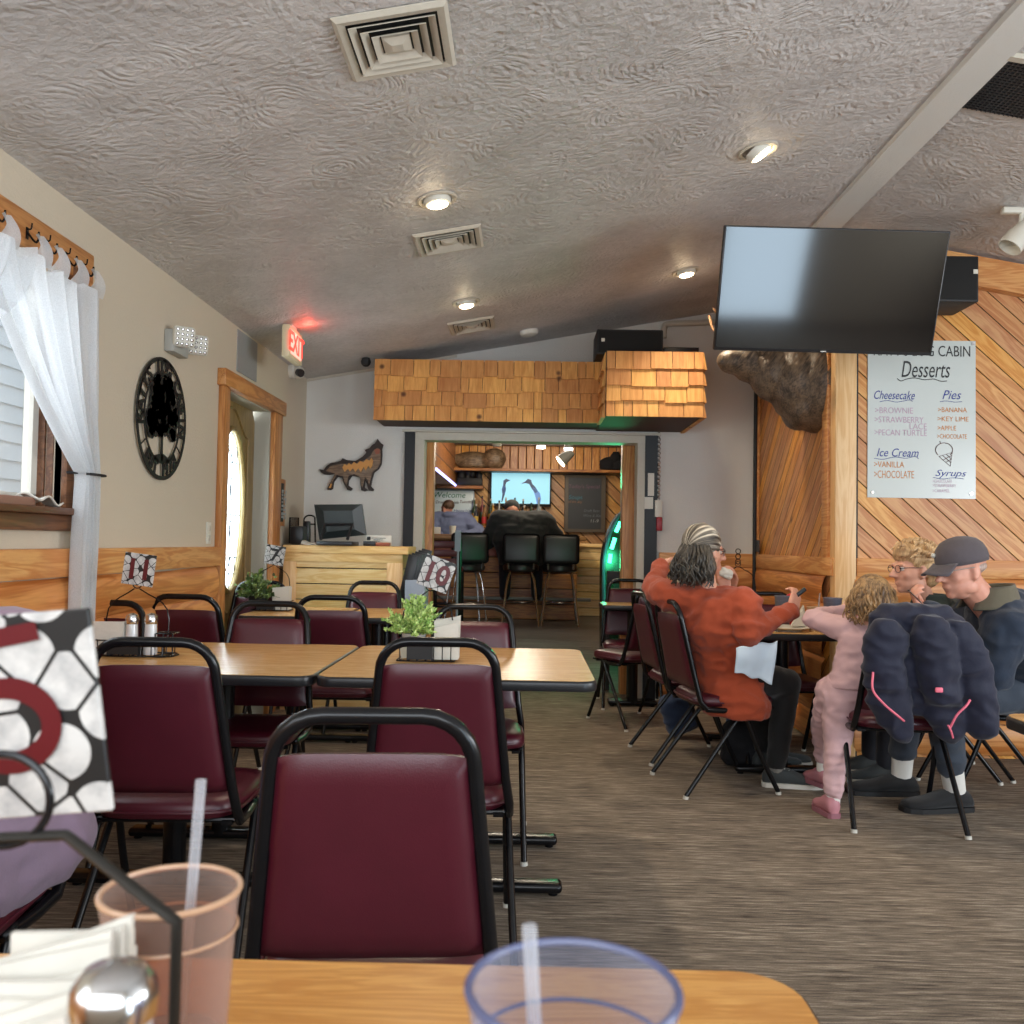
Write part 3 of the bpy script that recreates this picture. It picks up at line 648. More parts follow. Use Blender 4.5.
# ================================================================ tables
def rrect(x0, x1, y0, y1, r, n=8):
    out = []
    for cx, cy, a0 in ((x1-r, y1-r, 0), (x0+r, y1-r, 90), (x0+r, y0+r, 180), (x1-r, y0+r, 270)):
        for k in range(n+1):
            a = math.radians(a0+90*k/n); out.append((cx+r*math.cos(a), cy+r*math.sin(a)))
    return out
def table(label, x0, x1, y0, y1, z=.75, r=.05, lam='laminate', endcols='y', inset=.2, foot=.36, cat='table'):
    cx, cy = (x0+x1)/2, (y0+y1)/2; t = thing('dining_table', label, cat, (cx, cy, 0), group='laminate dining tables')
    g = G(); g.prism([(x, y, z-.004) for x, y in rrect(x0+.006, x1-.006, y0+.006, y1-.006, r)], (0, 0, .0046)); tt = g.build('tabletop', lam, t, smooth=0)
    g = G(); o_ = rrect(x0, x1, y0, y1, r+.004, 8); rings = []
    for ins, zz in ((.012, z-.036), (.002, z-.033), (0, z-.028), (0, z-.008), (.002, z-.003), (.007, z-.0004)):
        q = rrect(x0+ins, x1-ins, y0+ins, y1-ins, max(.01, r+.004-ins)); rings.append([g.b.verts.new((a, b, zz)) for a, b in q])
    for A, B in zip(rings, rings[1:]):
        for i in range(len(A)): g.b.faces.new((A[i], A[(i+1) % len(A)], B[(i+1) % len(A)], B[i]))
    g.b.faces.new(rings[0][::-1]); g.b.faces.new(rings[-1]); g.build('edge_band', 'black_plastic', t, smooth=50)
    cols = [(cx, y0+inset), (cx, y1-inset)] if endcols == 'y' else [(x0+inset, cy), (x1-inset, cy)]
    for (a, b) in cols:
        g = G(); g.cone((a, b, .03), (a, b, z-.04), .038, n=20); g.box((a-.2, b-.035, z-.05), (a+.2, b+.035, z-.036)); g.build('column', 'black_metal', t)
        g = G()
        ex = (foot, .035) if endcols == 'y' else (.035, foot)
        g.box((a-ex[0], b-ex[1], .012), (a+ex[0], b+ex[1], .045), .014, 3)
        for s in (-1, 1): g.cone((a+s*(ex[0]-.03 if ex[0] > .1 else 0), b+s*(ex[1]-.03 if ex[1] > .1 else 0), 0), (a+s*(ex[0]-.03 if ex[0] > .1 else 0), b+s*(ex[1]-.03 if ex[1] > .1 else 0), .015), .016)
        g.build('base_foot', 'black_metal', t)
    return t
q0 = PZ(598, 682, .75); q1 = PZ(583, 648, .75); ql = PZ(305, 681, .75)
T2Y0, T2Y1 = q0.y, q1.y-.05
print('table2', q0, q1, ql)
table('near foreground oak laminate table with cups on it', -1.05, .285, .30, .957, lam='laminate_near', r=.06, endcols='x')
table('oak laminate table with the number 10 card and light green plant', ql.x+.004, q0.x, T2Y0, T2Y1)
table('oak laminate table with the number 11 card, against the left wall', XL+.06, ql.x-.004, T2Y0, T2Y1)
a = PZ(60, 617, .75); b = PZ(400, 617, .75)
y3 = PZ(330, 617, .75).y; y4 = y3+.72
sx_ = PZ(338, 617, .75).x
table('oak laminate table with the number 7 card by the entrance door', XL+.1, sx_-.004, y3, y4)
table('oak laminate table in front of the wooden counter, right of the number 7 table', sx_+.004, PZ(408, 617, .75).x, y3, y4, foot=.15)
table('family dining table laden with food and drinks', 1.02, 1.70, 4.62, 5.75, r=.05, inset=.17, foot=.24)
c_ = PZ(998, 713, .75); table('corner of an oak laminate table at the right edge', c_.x, c_.x+.76, c_.y-.76, c_.y)
p = PZ(600, 605, .75); table('small table lit green beside the slot machine', p.x+.02, p.x+.5, p.y, p.y+.36, inset=.15, foot=.18, r=.02)
# ================================================================ ceiling fixtures
def PC(px, py):                    # pixel onto the ceiling slopes
    r = ray(px, py); o = V((0, 0, HC))
    t = (CZ0-HC-CS*XL)/(r.z-CS*r.x); p = o+r*t
    if p.x > RX: t = (CZ0-HC+CS*(RX-XL)+CS*RX)/(r.z+CS*r.x); p = o+r*t
    return p
UC = V((1, 0, CS)).normalized(); NC = V((CS, 0, -1)).normalized()       # along the slope, and downwards out of it
def cmat(p, left=True):
    u = UC if left else V((1, 0, -CS)).normalized(); n = NC if left else V((-CS, 0, -1)).normalized()
    m = Matrix((u, V((0, -1, 0)), -u.cross(V((0, -1, 0))) if False else n)).transposed().to_4x4(); m.translation = p; return m
def local(g, m): bmesh.ops.transform(g.b, matrix=m, verts=g.b.verts); return g
def vent(c, hx, hy, label):
    m = cmat(c); t = thing('ceiling_vent', label, 'air vent', c, group='square ceiling air vents')
    g = G()
    def ringf(g, ax, ay, bx, by, za, zb, th=.004):
        A = [(-ax, -ay, za), (ax, -ay, za), (ax, ay, za), (-ax, ay, za)]; B = [(-bx, -by, zb), (bx, -by, zb), (bx, by, zb), (-bx, by, zb)]
        va = [g.b.verts.new(p) for p in A]; vb = [g.b.verts.new(p) for p in B]; vc = [g.b.verts.new((p[0], p[1], p[2]-th)) for p in A]; vd = [g.b.verts.new((p[0], p[1], p[2]-th)) for p in B]
        for i in range(4):
            j = (i+1) % 4
            g.b.faces.new((va[i], va[j], vb[j], vb[i])); g.b.faces.new((vc[i], vc[j], vd[j], vd[i])); g.b.faces.new((va[i], va[j], vc[j], vc[i])); g.b.faces.new((vb[i], vb[j], vd[j], vd[i]))
    ringf(g, hx, hy, hx-.012, hy-.012, .006, .016); ringf(g, hx-.012, hy-.012, hx*.80, hy*.80, .016, .012); local(g, m).build('frame', 'off_white', t, smooth=0)
    for k, f in enumerate((.76, .58, .41)):
        g = G(); ringf(g, hx*f, hy*f, hx*(f-.13), hy*(f-.13), .020, .004, .003); local(g, m).build('louver', 'off_white', t, smooth=0)
    g = G(); g.obox((0, 0, .006), (hx*.5, hy*.5, .008)); g.b.verts.ensure_lookup_table()
    ringf(g, hx*.24, hy*.24, hx*.1, hy*.1, .010, .022); g.box((-hx*.1, -hy*.1, .018), (hx*.1, hy*.1, .022)); local(g, m).build('louver', 'off_white', t, smooth=0)
    g = G(); g.box((-hx*.8, -hy*.8, .001), (hx*.8, hy*.8, .003)); local(g, m).build('backing', 'black_matte', t, smooth=0)
def quadc(pts):
    q = [PC(*p) for p in pts]; c = (q[0]+q[1]+q[2]+q[3])/4
    return c, ((q[1]-q[0]).length+(q[2]-q[3]).length)/4, ((q[3]-q[0]).length+(q[2]-q[1]).length)/4
for pts, lb in (([(328, 17), (446, -2), (457, 64), (354, 78)], 'large square off-white ceiling vent nearest to us at the top'),
                ([(411, 234), (481, 223), (483, 246), (420, 254)], 'middle off-white ceiling vent beside a recessed light'),
                ([(446, 322), (493, 316), (496, 328), (452, 333)], 'farthest small ceiling vent above the shingled canopy')):
    c, hx, hy = quadc(pts); print('vent', c, hx, hy); vent(c, max(hx, .14), max(hy, .14), lb)
lampw = glow('warm_bulb', (1, .80, .52, 1), 14)
def downlight(px, py, label, tilt=0):
    c = PC(px, py); m = cmat(c); t = thing('recessed_light', label, 'ceiling light', c, group='recessed ceiling lights')
    g = G(); g.lathe([(.088, .000), (.090, .005), (.082, .009), (.068, .006), (.066, .0)], n=36); local(g, m).build('trim_ring', 'off_white', t)
    m2 = m @ Matrix.Rotation(tilt, 4, 'Y')
    g = G(); g.lathe([(.060, -.01), (.060, .014), (.055, .024), (.046, .026)], n=32); local(g, m2).build('eyeball', 'white_plastic', t)
    g = G(); g.lathe([(.045, .024), (.043, .030), (.028, .036), (.005, .038)], n=28); local(g, m2).build('bulb', lampw, t)
    d = (m2.to_3x3() @ V((0, 0, 1))); lamp('downlight', c+d*.06, 26, (1, .84, .62), .04, 130, c+d*2, .8)
    lamp('bulb_spill', c+V((0, 0, -.05)), .35, WARM, .03)
downlight(437, 199, 'recessed ceiling light nearest the left, beside the middle vent')
downlight(758, 150, 'tilted recessed light nearest the ceiling ridge, aimed right', .5)
downlight(466, 302, 'small recessed light beyond the middle vent, above the canopy')
downlight(686, 271, 'small recessed light just left of the large television')
# smoke detector
c = PC(529, 331); m = cmat(c); g = G(); g.lathe([(.07, 0), (.07, .012), (.062, .03), (.03, .042), (.01, .043)], n=28); g.lathe([(.064, .018), (.066, .02), (.064, .022)], n=28)
tag(local(g, m).build('smoke_detector', 'white_plastic'), 'round white smoke detector on the ceiling above the shingled canopy', 'smoke detector')
# dark return grille and white track spot on the right slope
c = PC(1012, 84); m = cmat(c, False); t = thing('return_grille', 'dark mesh return air grille at the top right corner of the ceiling', 'air vent', c)
g = G(); g.box((-.16, -.2, .002), (.3, .17, .012)); local(g, m).build('grille', plain('grille_grey', col(96, 98, 100), .6), t, smooth=0)
g = G()
for k in range(24): g.box((-.155+k*.019, -.2, .010), (-.15+k*.019, .17, .018))
for k in range(20): g.box((-.16, -.195+k*.019, .010), (.3, -.191+k*.019, .018))
local(g, m).build('mesh', 'black_plastic', t, smooth=0)
g = G(); g.box((-.19, .17, .0), (.32, .20, .02)); g.box((-.19, -.23, 0), (-.16, .2, .02)); local(g, m).build('frame', 'off_white', t, smooth=0)
c = PC(1016, 208); t = thing('track_light', 'cream cylindrical spotlight hanging from the ceiling at the right edge', 'spotlight', c)
g = G(); g.box(c+V((-.07, -.02, -.03)), c+V((.3, .02, 0)), .004); g.build('track', 'white_plastic', t)
g = G(); g.tube([c+V((.03, 0, -.02)), c+V((.025, 0, -.09)), c+V((.01, 0, -.15))], .013, 8); g.build('bracket', 'white_plastic', t)
a, b = c+V((.07, 0, -.07)), c+V((-.03, 0, -.2)); dd = (b-a).normalized(); q = dd.to_track_quat('Z', 'Y').to_matrix()
g = G(); g.lathe([(.03, -.04), (.036, -.02), (.042, .04), (.058, .10), (.06, .17), (.054, .17), (.05, .12)], c=a, n=28, mt=q); g.build('spot_head', 'white_plastic', t)
# exit sign hanging from the ceiling
X = -1.44; a = PX(290, 324, X); b = PX(304, 341, X); yb = a.y+.31; zt = a.z; 
t = thing('exit_sign', 'cream exit sign with glowing red letters below the ceiling near the door', 'exit sign', (X, a.y, zt-.2))
g = G(); g.box((X-.048, a.y, zt-.195), (X, yb, zt), .006); g.build('housing', plain('cream_plastic', col(226, 214, 178), .5), t)
g = G(); g.box((X-.04, a.y+.09, zt), (X-.01, a.y+.2, cz(X)+.0), .002); g.build('canopy', 'white_plastic', t)
g = G(); g.box((X, a.y+.03, zt-.17), (X+.002, yb-.03, zt-.025)); g.build('face', glow('exit_face', (1, .42, .34, 1), .75), t, smooth=0)
text('EXIT', .17, glow('exit_red', (1, .03, .02, 1), 2.2), 'letters', t, frame((X+.004, (a.y+yb)/2, zt-.10), (0, 1, 0), (0, 0, 1)), .001, 0, .003)
lamp('exit_glow', (X+.08, a.y+.15, zt+.0), .35, (1, .12, .08), .03)
# dome camera on the left wall and small black camera on the ceiling
c = PX(290, 371, XL); t = thing('security_camera', 'white dome security camera high on the left wall near the corner', 'camera', c)
g = G(); g.lathe([(.055, 0), (.058, .03), (.05, .04)], c=c, n=24, mt=V((1, 0, 0)).to_track_quat('Z', 'Y').to_matrix()); g.sph(c+V((.06, -.0, -.01)), .048, 3); g.build('housing', 'white_plastic', t)
g = G(); g.cone(c+V((.07, -.03, -.015)), c+V((.095, -.055, -.025)), .028, .03); g.build('lens', 'black_plastic', t)
c = PC(366, 358); g = G(); g.sph(c+V((0, 0, -.03)), .038, 2); g.cone(c, c+V((0, 0, -.03)), .03); g.obox(c+V((0, -.03, -.03)), (.05, .04, .05), None, .01); tag(g.build('security_camera', 'black_matte'), 'small black camera on the ceiling left of the shingled canopy', 'camera')
# emergency light
c = PX(172, 343, XL); t = thing('emergency_light', 'grey twin head emergency light above the round tree sign', 'emergency light', c)
g = G(); g.box(c+V((0, -.10, -.06)), c+V((.05, .09, .05)), .008); g.build('housing', plain('grey_housing', col(168, 168, 162), .5), t)
for dy in (-.05, .13):
    q = V((.55, -.75, -.15)).normalized(); r3 = q.to_track_quat('Z', 'Y').to_matrix(); cc = c+V((.085, dy-.02, .015))
    g = G(); g.obox(cc, (.105, .1, .035), r3, .016, 3); h = g.build('lamp_head', 'white_plastic', t)
    g = G()
    for i in range(4):
        for j in range(4): g.sph(cc+r3 @ V((-.034+.0225*i, -.034+.0225*j, .019)), .009, 1)
    g.build('led_lens', 'chrome', h)
    g = G(); g.cone(cc, c+V((.03, dy*.4, 0)), .012); g.build('swivel', 'white_plastic', t)
# grey flat panel, switch plates
a = PX(237, 340, XL); b = PX(256, 366, XL); g = G(); g.box((XL, a.y, 2.02+.17), (XL+.006, b.y, 2.44)); tag(g.build('grey_panel', 'grey_panel', smooth=0), 'plain grey panel on the left wall above the door casing', 'panel')
def plate(px, py, label, n=2):
    c = PX(px, py, XL); t = thing('switch_plate', label, 'wall plate', c)
    g = G(); g.box(c+V((0, -.035, -.06)), c+V((.006, .035, .06)), .003); g.build('plate', 'white_plastic', t)
    for s in (-.026, .026): g = G(); g.box(c+V((.005, -.012, s-.015)), c+V((.012, .012, s+.015)), .002); g.build('switch', 'off_white', t)
plate(208, 533, 'cream wall plate on tan wall left of the door casing'); plate(5, 584, 'cream outlet plate on the log siding at the far left edge')
# round tree sign
xs = XL+.012; yc_, zc_ = PX(162, 419, xs).y, PX(162, 419, xs).z
t = thing('tree_sign', 'round black metal tree silhouette sign with lettering on the left wall', 'sign', (XL, yc_, zc_))
def ringp(r1, r2, n=64):
    g = G(); A = []
    for x in (xs, xs+.005):
        A.append([[g.b.verts.new((x, yc_+r*math.cos(2*math.pi*k/n), zc_+r*math.sin(2*math.pi*k/n))) for k in range(n)] for r in (r1, r2)])
    for k in range(n):
        j = (k+1) % n
        g.b.faces.new((A[0][0][k], A[0][0][j], A[0][1][j], A[0][1][k])); g.b.faces.new((A[1][0][k], A[1][0][j], A[1][1][j], A[1][1][k]))
        for r in (0, 1): g.b.faces.new((A[0][r][k], A[0][r][j], A[1][r][j], A[1][r][k]))
    return g
ringp(.272, .29).build('outer_ring', 'black_matte', t, smooth=0); ringp(.200, .211).build('inner_ring', 'black_matte', t, smooth=0)
g = G(); rnd = random.Random(3)
def leafd(y, z, r): g.prism([(xs, yc_+y+r*math.cos(a)*(1+.25*rnd.uniform(-1, 1)), zc_+z+r*math.sin(a)*(1+.25*rnd.uniform(-1, 1))) for a in [2*math.pi*k/11 for k in range(11)]], (.005, 0, 0))
for k in range(170):
    zz = rnd.uniform(-.07, .19); wd = .185*(1-((zz+.02)/.22)**2*.75)**.5 if zz > -.02 else .18
    yy = rnd.uniform(-1, 1)*wd*(.92 if zz < .1 else .8); leafd(yy, zz, rnd.uniform(.018, .034))
g.build('tree_crown', 'black_matte', t, smooth=0)
g = G(); g.prism([(xs, yc_-.012, zc_-.2), (xs, yc_+.012, zc_-.2), (xs, yc_+.008, zc_-.05), (xs, yc_-.008, zc_-.05)], (.005, 0, 0))
g.prism([(xs, yc_-.09, zc_-.2), (xs, yc_+.09, zc_-.2), (xs, yc_+.07, zc_-.178), (xs, yc_+.02, zc_-.165), (xs, yc_-.03, zc_-.17), (xs, yc_-.075, zc_-.178)], (.005, 0, 0)); g.build('trunk', 'black_matte', t, smooth=0)
def arc(s, r, a0, a1, size, flip):
    os_ = []; n = len(s)
    for i, ch in enumerate(s):
        if ch == ' ': continue
        a = math.radians(a0+(a1-a0)*i/(n-1)); rad = V((0, math.cos(a), math.sin(a)))
        up = rad if not flip else -rad; xd = up.cross(V((1, 0, 0)))
        xd = V((0, up.z, -up.y))
        os_.append(text(ch, size, 'black_matte', 'lettering', t, frame(V((xs+.002, yc_, zc_))+rad*r, xd, up), .003, 0, .0035, sx=.95))
    joined('lettering', os_)
arc("KATYS LOG CABIN", .242, 186, -8, .098, False); arc('EST 1972', .242, 232, 308, .085, True)
for a in (190, -12, 212, -32, 226, 314): a = math.radians(a); g = G(); g.obox((xs+.0025, yc_+.24*math.cos(a), zc_+.24*math.sin(a)), (.005, .004, .075), Matrix.Rotation(a-P2, 3, 'X')); g.build('spoke', 'black_matte', t, smooth=0)
# ================================================================ back wall: wolf, canopy, speakers
def wp(x, y): return PY(290+x/7.314, 430+y/7.314, YB-.03)
OUT = [(212,285),(245,292),(268,262),(300,240),(330,236),(370,225),(385,206),(420,220),(480,225),(530,195),(558,165),(545,145),(582,132),(600,108),(620,98),(640,65),(662,92),(683,108),(674,140),(676,185),(670,250),(650,287),(617,312),(602,360),(592,412),(615,435),(608,447),(575,442),(563,400),(550,368),(546,420),(570,440),(545,450),(520,440),(513,362),(505,346),(455,335),(430,372),(428,405),(460,430),(445,445),(418,438),(392,385),(380,350),(350,342),(322,380),(314,430),(300,440),(268,436),(290,390),(318,338),(326,320),(290,328),(250,325),(226,308)]
t = thing('wolf_art', 'layered wooden howling wolf wall art on the grey wall above the monitor', 'wall art', wp(450, 250))
def shrink(pts, f):
    n = len(pts); out = []
    for i in range(n):
        p, a, b = V((*pts[i], 0)), V((*pts[i-1], 0)), V((*pts[(i+1) % n], 0)); tn = (b-a).normalized(); nn = V((-tn.y, tn.x, 0)); out.append((p.x+nn.x*f, p.y+nn.y*f))
    return out
g = G(); g.prism([wp(*p) for p in OUT], (0, .012, 0)); g.build('outline_layer', plain('dark_walnut', col(46, 34, 28), .6), t, smooth=0)
g = G(); mid = [(262,300),(300,262),(380,248),(480,245),(545,222),(590,190),(612,150),(640,130),(664,150),(662,240),(640,280),(606,305),(590,360),(580,400),(570,370),(552,345),(530,420),(520,400),(515,345),(470,322),(430,335),(415,400),(400,385),(390,335),(340,330),(305,390),(298,420),(285,425),(300,380),(330,320),(300,312)]
g.prism([wp(*p)+V((0, -.008, 0)) for p in mid], (0, .009, 0)); g.build('fur_layer', wood('walnut_mid', col(146, 120, 94), col(96, 74, 56), (1, 0, 0), (0, 0, 1), knots=0, grain=2), t, smooth=0)
g = G(); rnd = random.Random(5)
top = [(385, 275), (400, 250), (420, 262), (432, 242), (452, 256), (470, 234), (492, 250), (515, 226), (538, 238), (562, 214), (583, 226), (598, 203), (610, 225)]
bot = [(604, 262), (590, 285), (575, 262), (556, 298), (540, 272), (520, 312), (503, 280), (480, 308), (462, 280), (440, 306), (425, 284), (402, 308)]
g.prism([wp(*p)+V((0, -.014, 0)) for p in top+bot], (0, .007, 0)); g.prism([wp(x, y)+V((0, -.014, 0)) for x, y in [(285, 425), (300, 425), (310, 395), (300, 392)]], (0, .007, 0)); g.build('forest_layer', plain('amber_wood', col(206, 146, 74), .5), t, smooth=0)
g = G(); g.prism([wp(x, y)+V((0, -.014, 0)) for x, y in [(618, 145), (640, 138), (660, 140), (655, 175), (630, 180)]], (0, .007, 0)); g.build('muzzle_layer', plain('red_wood', col(150, 84, 60), .5), t, smooth=0)
# shingled canopy: one mesh of overlapping shingles per face
Yc, Yb2 = 6.6, 6.15
xa, xb, xc, xd = PY(374, 400, Yc).x, PY(606, 400, Yc).x, PY(606, 400, Yb2).x, PY(703, 400, Yb2).x
za, zb = PY(500, 422, Yc).z, PY(500, 362, Yc).z; zc1, zd1 = PY(650, 417, Yb2).z, PY(650, 353, Yb2).z
can = thing('shingled_canopy', 'long canopy clad in cedar shingles above the opening to the bar', 'canopy', ((xa+xd)/2, 6.8, za))
def shingles(name, o, u, L, z0, z1, nout, rows=4, seed=1):
    rnd = random.Random(seed); g = G(); rh = (z1-z0)/rows; u = V(u); nn = V(nout)
    for r in range(rows):
        s = 0
        while s < L-.004:
            w_ = min(rnd.choice((.06, .08, .1, .12, .15, .17))*1.0, L-s); 
            if L-s-w_ < .04: w_ = L-s
            lo = z0+r*rh-rnd.choice((0, .006, .014)) if r else z0; hi = z0+(r+1)*rh+.01
            a = V(o)+u*(s+.0022); b = V(o)+u*(s+w_-.0022)
            ot, it = .026, .005
            vs = [g.b.verts.new(p) for p in (V((a.x, a.y, lo))+nn*ot, V((b.x, b.y, lo))+nn*ot, V((b.x, b.y, hi))+nn*it, V((a.x, a.y, hi))+nn*it, V((a.x, a.y, lo)), V((b.x, b.y, lo)), V((b.x, b.y, hi)), V((a.x, a.y, hi)))]
            for f in ((0, 1, 2, 3), (7, 6, 5, 4), (0, 4, 5, 1), (1, 5, 6, 2), (2, 6, 7, 3), (3, 7, 4, 0)): g.b.faces.new([vs[i] for i in f])
            s += w_
    return g.build(name, 'shingle', can, smooth=0)
shingles('shingle_cladding', (xa, Yc, 0), (1, 0, 0), xb-xa, za, zb, (0, -1, 0), 4, 1)
shingles('shingle_cladding', (xc, Yb2, 0), (1, 0, 0), xd-xc, zc1, zd1, (0, -1, 0), 4, 2)
shingles('shingle_cladding', (xc, Yc, 0), (0, -1, 0), Yc-Yb2-.04, zc1, zd1, (-1, 0, 0), 4, 3)
shingles('shingle_cladding', (xd, Yb2, 0), (0, 1, 0), YB-Yb2, zc1, zd1, (1, 0, 0), 4, 4)
g = G(); g.box((xa+.01, Yc, za+.01), (xb, YB, zb)); g.box((xc+.001, Yb2, zc1+.01), (xd-.001, YB, zd1)); g.build('box_frame', plain('canopy_inner', col(70, 42, 28), .7), can, smooth=0)
# speaker boxes
def speaker(name, label, a, b, y0, y1, led=None):
    t = thing('speaker', label, 'speaker', ((a.x+b.x)/2, (y0+y1)/2, b.z))
    g = G(); g.box((a.x, y0, b.z), (b.x, y1, a.z), .008); g.build('cabinet', 'black_matte', t)
    g = G(); g.box((a.x+.012, y0-.006, b.z+.012), (b.x-.012, y0+.002, a.z-.012), .004); g.build('grille', plain('grille_black', (.01, .01, .01, 1), .9, bump=.6, nscale=300), t)
    if led: g = G(); g.box((led.x-.012, y0-.009, led.z-.012), (led.x+.012, y0-.005, led.z+.012)); g.build('badge', 'white_plastic', t, smooth=0)
    return t
speaker('s', 'long black speaker lying on top of the shingled canopy', PY(597, 329, 6.35), V((PY(663, 361, 6.35).x, 0, max(zb, zd1)+.016)), 6.35, 6.68, PY(603, 340, 6.35))
g = G(); a = PY(664, 347, 6.4); b = PY(699, 353, 6.4); b.z = zd1+.016; g.box((a.x, 6.4, b.z), (b.x, 6.6, a.z), .003); tag(g.build('amplifier', 'black_plastic'), 'thin flat black box on the canopy right of the long speaker', 'electronics')
t = speaker('s', 'black speaker on the pine wall at the right end of the large television', PY(905, 255, YF-.35), PY(979, 302, YF-.35), YF-.35, YF-.05, PY(975, 272, YF-.35))
# conduit along the ceiling line of the back wall
a = PY(664, 323, YB-.02); g = G(); g.tube(bez([PY(664, 338, YB-.03), PY(664, 328, YB-.03), PY(668, 324, YB-.03), PY(690, 323, YB-.03), PY(720, 322, YB-.03), PY(744, 321, YB-.03)]), .022, 8); tag(g.build('conduit', 'off_white'), 'white conduit pipe bending along the top of the grey wall', 'pipe')
# things on the black post and grey wall right of the opening
for (x0, y0, x1, y1), lb in (((648, 473, 654, 496), 'tall narrow white notice taped to the black post'), ((644.5, 497, 653, 509), 'small white card below the narrow notice on the black post')):
    a, b = PY(x0, y0, YB-.034), PY(x1, y1, YB-.034); g = G(); g.box((a.x, YB-.036, b.z), (b.x, YB-.031, a.z)); tag(g.build('notice', 'white_plastic', smooth=0), lb, 'notice')
g = G(); a = PY(659, 428, YB-.02); b = PY(659, 512, YB-.02)
for k in range(int((a.z-b.z)/.018)):
    z = a.z-k*.018; g.tube([(a.x+.014*math.cos(q)*(1 if k % 2 else .4), YB-.02+.012*math.sin(q)*(.4 if k % 2 else 1), z+.012*math.sin(q)) for q in [2*math.pi*i/8 for i in range(8)]], .003, 4, True)
tag(g.build('chain', 'chrome'), 'grey metal chain hanging beside the black post', 'chain')
t = thing('lighter_holder', 'white tag with red cylinder hanging below the chain', 'holder', PY(659, 515, YB-.03))
g = G(); a, b = PY(655, 500, YB-.04), PY(662, 517, YB-.04); g.box((a.x, YB-.045, b.z), (b.x, YB-.025, a.z), .004); g.build('tag_plate', 'white_plastic', t)
g = G(); a, b = PY(656.5, 517, YB-.04), PY(662, 531, YB-.04); g.box((a.x, YB-.055, b.z), (b.x, YB-.02, a.z), .006); g.build('red_case', plain('red_case', col(150, 24, 36), .4), t)
# ================================================================ television
tt_ = PY(725, 225, 4.30); tr_ = PY(949, 231, 4.33); bl_ = PY(714, 350, 4.49); br_ = PY(934, 356, 4.52)
cx_ = (tt_+tr_+bl_+br_)/4; ux = ((tr_-tt_)+(br_-bl_)).normalized(); uy = ((tt_-bl_)+(tr_-br_)).normalized(); mt = frame(cx_, ux, uy); W, H = ((tr_-tt_).length+(br_-bl_).length)/2, ((tt_-bl_).length+(tr_-br_).length)/2
t = thing('television', 'large flat black television hanging tilted below the ceiling, reflecting a window', 'television', cx_)
g = G(); g.obox((0, 0, -.02), (W, H, .035), None, .005); g.obox((0, -.02, -.045), (W*.6, H*.6, .05), None, .01); local(g, mt).build('casing', 'black_plastic', t)
g = G(); g.box((-W/2+.008, -H/2+.016, -.002), (W/2-.008, H/2-.008, .0005)); local(g, mt).build('screen', plain('screen_black', (.004, .004, .005, 1), .085, spec=.7), t, smooth=0)
g = G(); g.obox((0, -H/2+.008, .001), (.03, .006, .003)); local(g, mt).build('badge', 'chrome', t)
zc2 = cz(cx_.x)
g = G(); g.cone(cx_+V((.1, .04, 0)), V((XR+.03, YF-.05, cx_.z)), .025); g.obox((XR+.03, YF-.04, cx_.z), (.14, .02, .25)); g.obox(cx_+V((.1, .06, 0)), (.2, .03, .2)); g.build('wall_mount', 'black_metal', t)
# ================================================================ animal mount on the side wall (behind the television)
t = thing('animal_mount', 'brown furry mounted animal head and neck on the pine wall behind the television', 'taxidermy', (XR, 5.62, 2.2))
def remesh(g, name, m, parent, vox=.01, sm=4, fold=0, fs=8, fur=0, sub=0, smooth=180, seedv=0):
    bmesh.ops.recalc_face_normals(g.b, faces=g.b.faces)
    me = bpy.data.meshes.new(name); g.b.to_mesh(me); g.b.free(); o = bpy.data.objects.new(name, me); C.objects.link(o)
    md = o.modifiers.new('r', 'REMESH'); md.mode = 'VOXEL'; md.voxel_size = vox
    md = o.modifiers.new('s', 'SMOOTH'); md.factor = .5; md.iterations = sm
    dg = bpy.context.evaluated_depsgraph_get(); me2 = bpy.data.meshes.new_from_object(o.evaluated_get(dg)); me2.name = name
    bpy.data.objects.remove(o); bpy.data.meshes.remove(me)
    if fold or fur:
        off = V((seedv*7.1, seedv*3.3, 0)); ns = [v.normal.copy() for v in me2.vertices]
        for v, n in zip(me2.vertices, ns):
            d = 0
            if fold:
                p = v.co*fs+off; wv = V((noise.noise(p*.6), noise.noise(p*.6+V((9, 0, 0))), 0))
                d += fold*(1-2*abs(noise.noise(V((p.x*.8, p.y*.8, p.z*1.6))+wv)))-fold*.35
                d += fold*.5*noise.noise(p*2.6)
            if fur: d += fur*noise.noise(V((v.co.x*55, v.co.y*55, v.co.z*22)))
            v.co += n*d
    return link(name, me2, m, parent, smooth)
g = G(); A = V((XR-.0, 5.78, 2.12))
pth = [V((XR+.0, 5.60, 2.22)), V((XR-.12, 5.62, 2.24)), V((XR-.26, 5.64, 2.30)), V((XR-.40, 5.66, 2.36))]
for p, r in zip(pth, ((.18, .30, .32), (.17, .24, .27), (.15, .17, .2), (.12, .12, .14))): g.sph(p, r, 3)
g.sph((XR-.48, 5.66, 2.36), (.13, .09, .09), 3); g.sph((XR-.1, 5.62, 2.05), (.1, .2, .13), 3)
fur = hairm('animal_fur', col(58, 46, 36), col(126, 104, 82), (.6, 0, .8))
remesh(g, 'neck_and_head', fur, t, .016, 4, fur=.006)
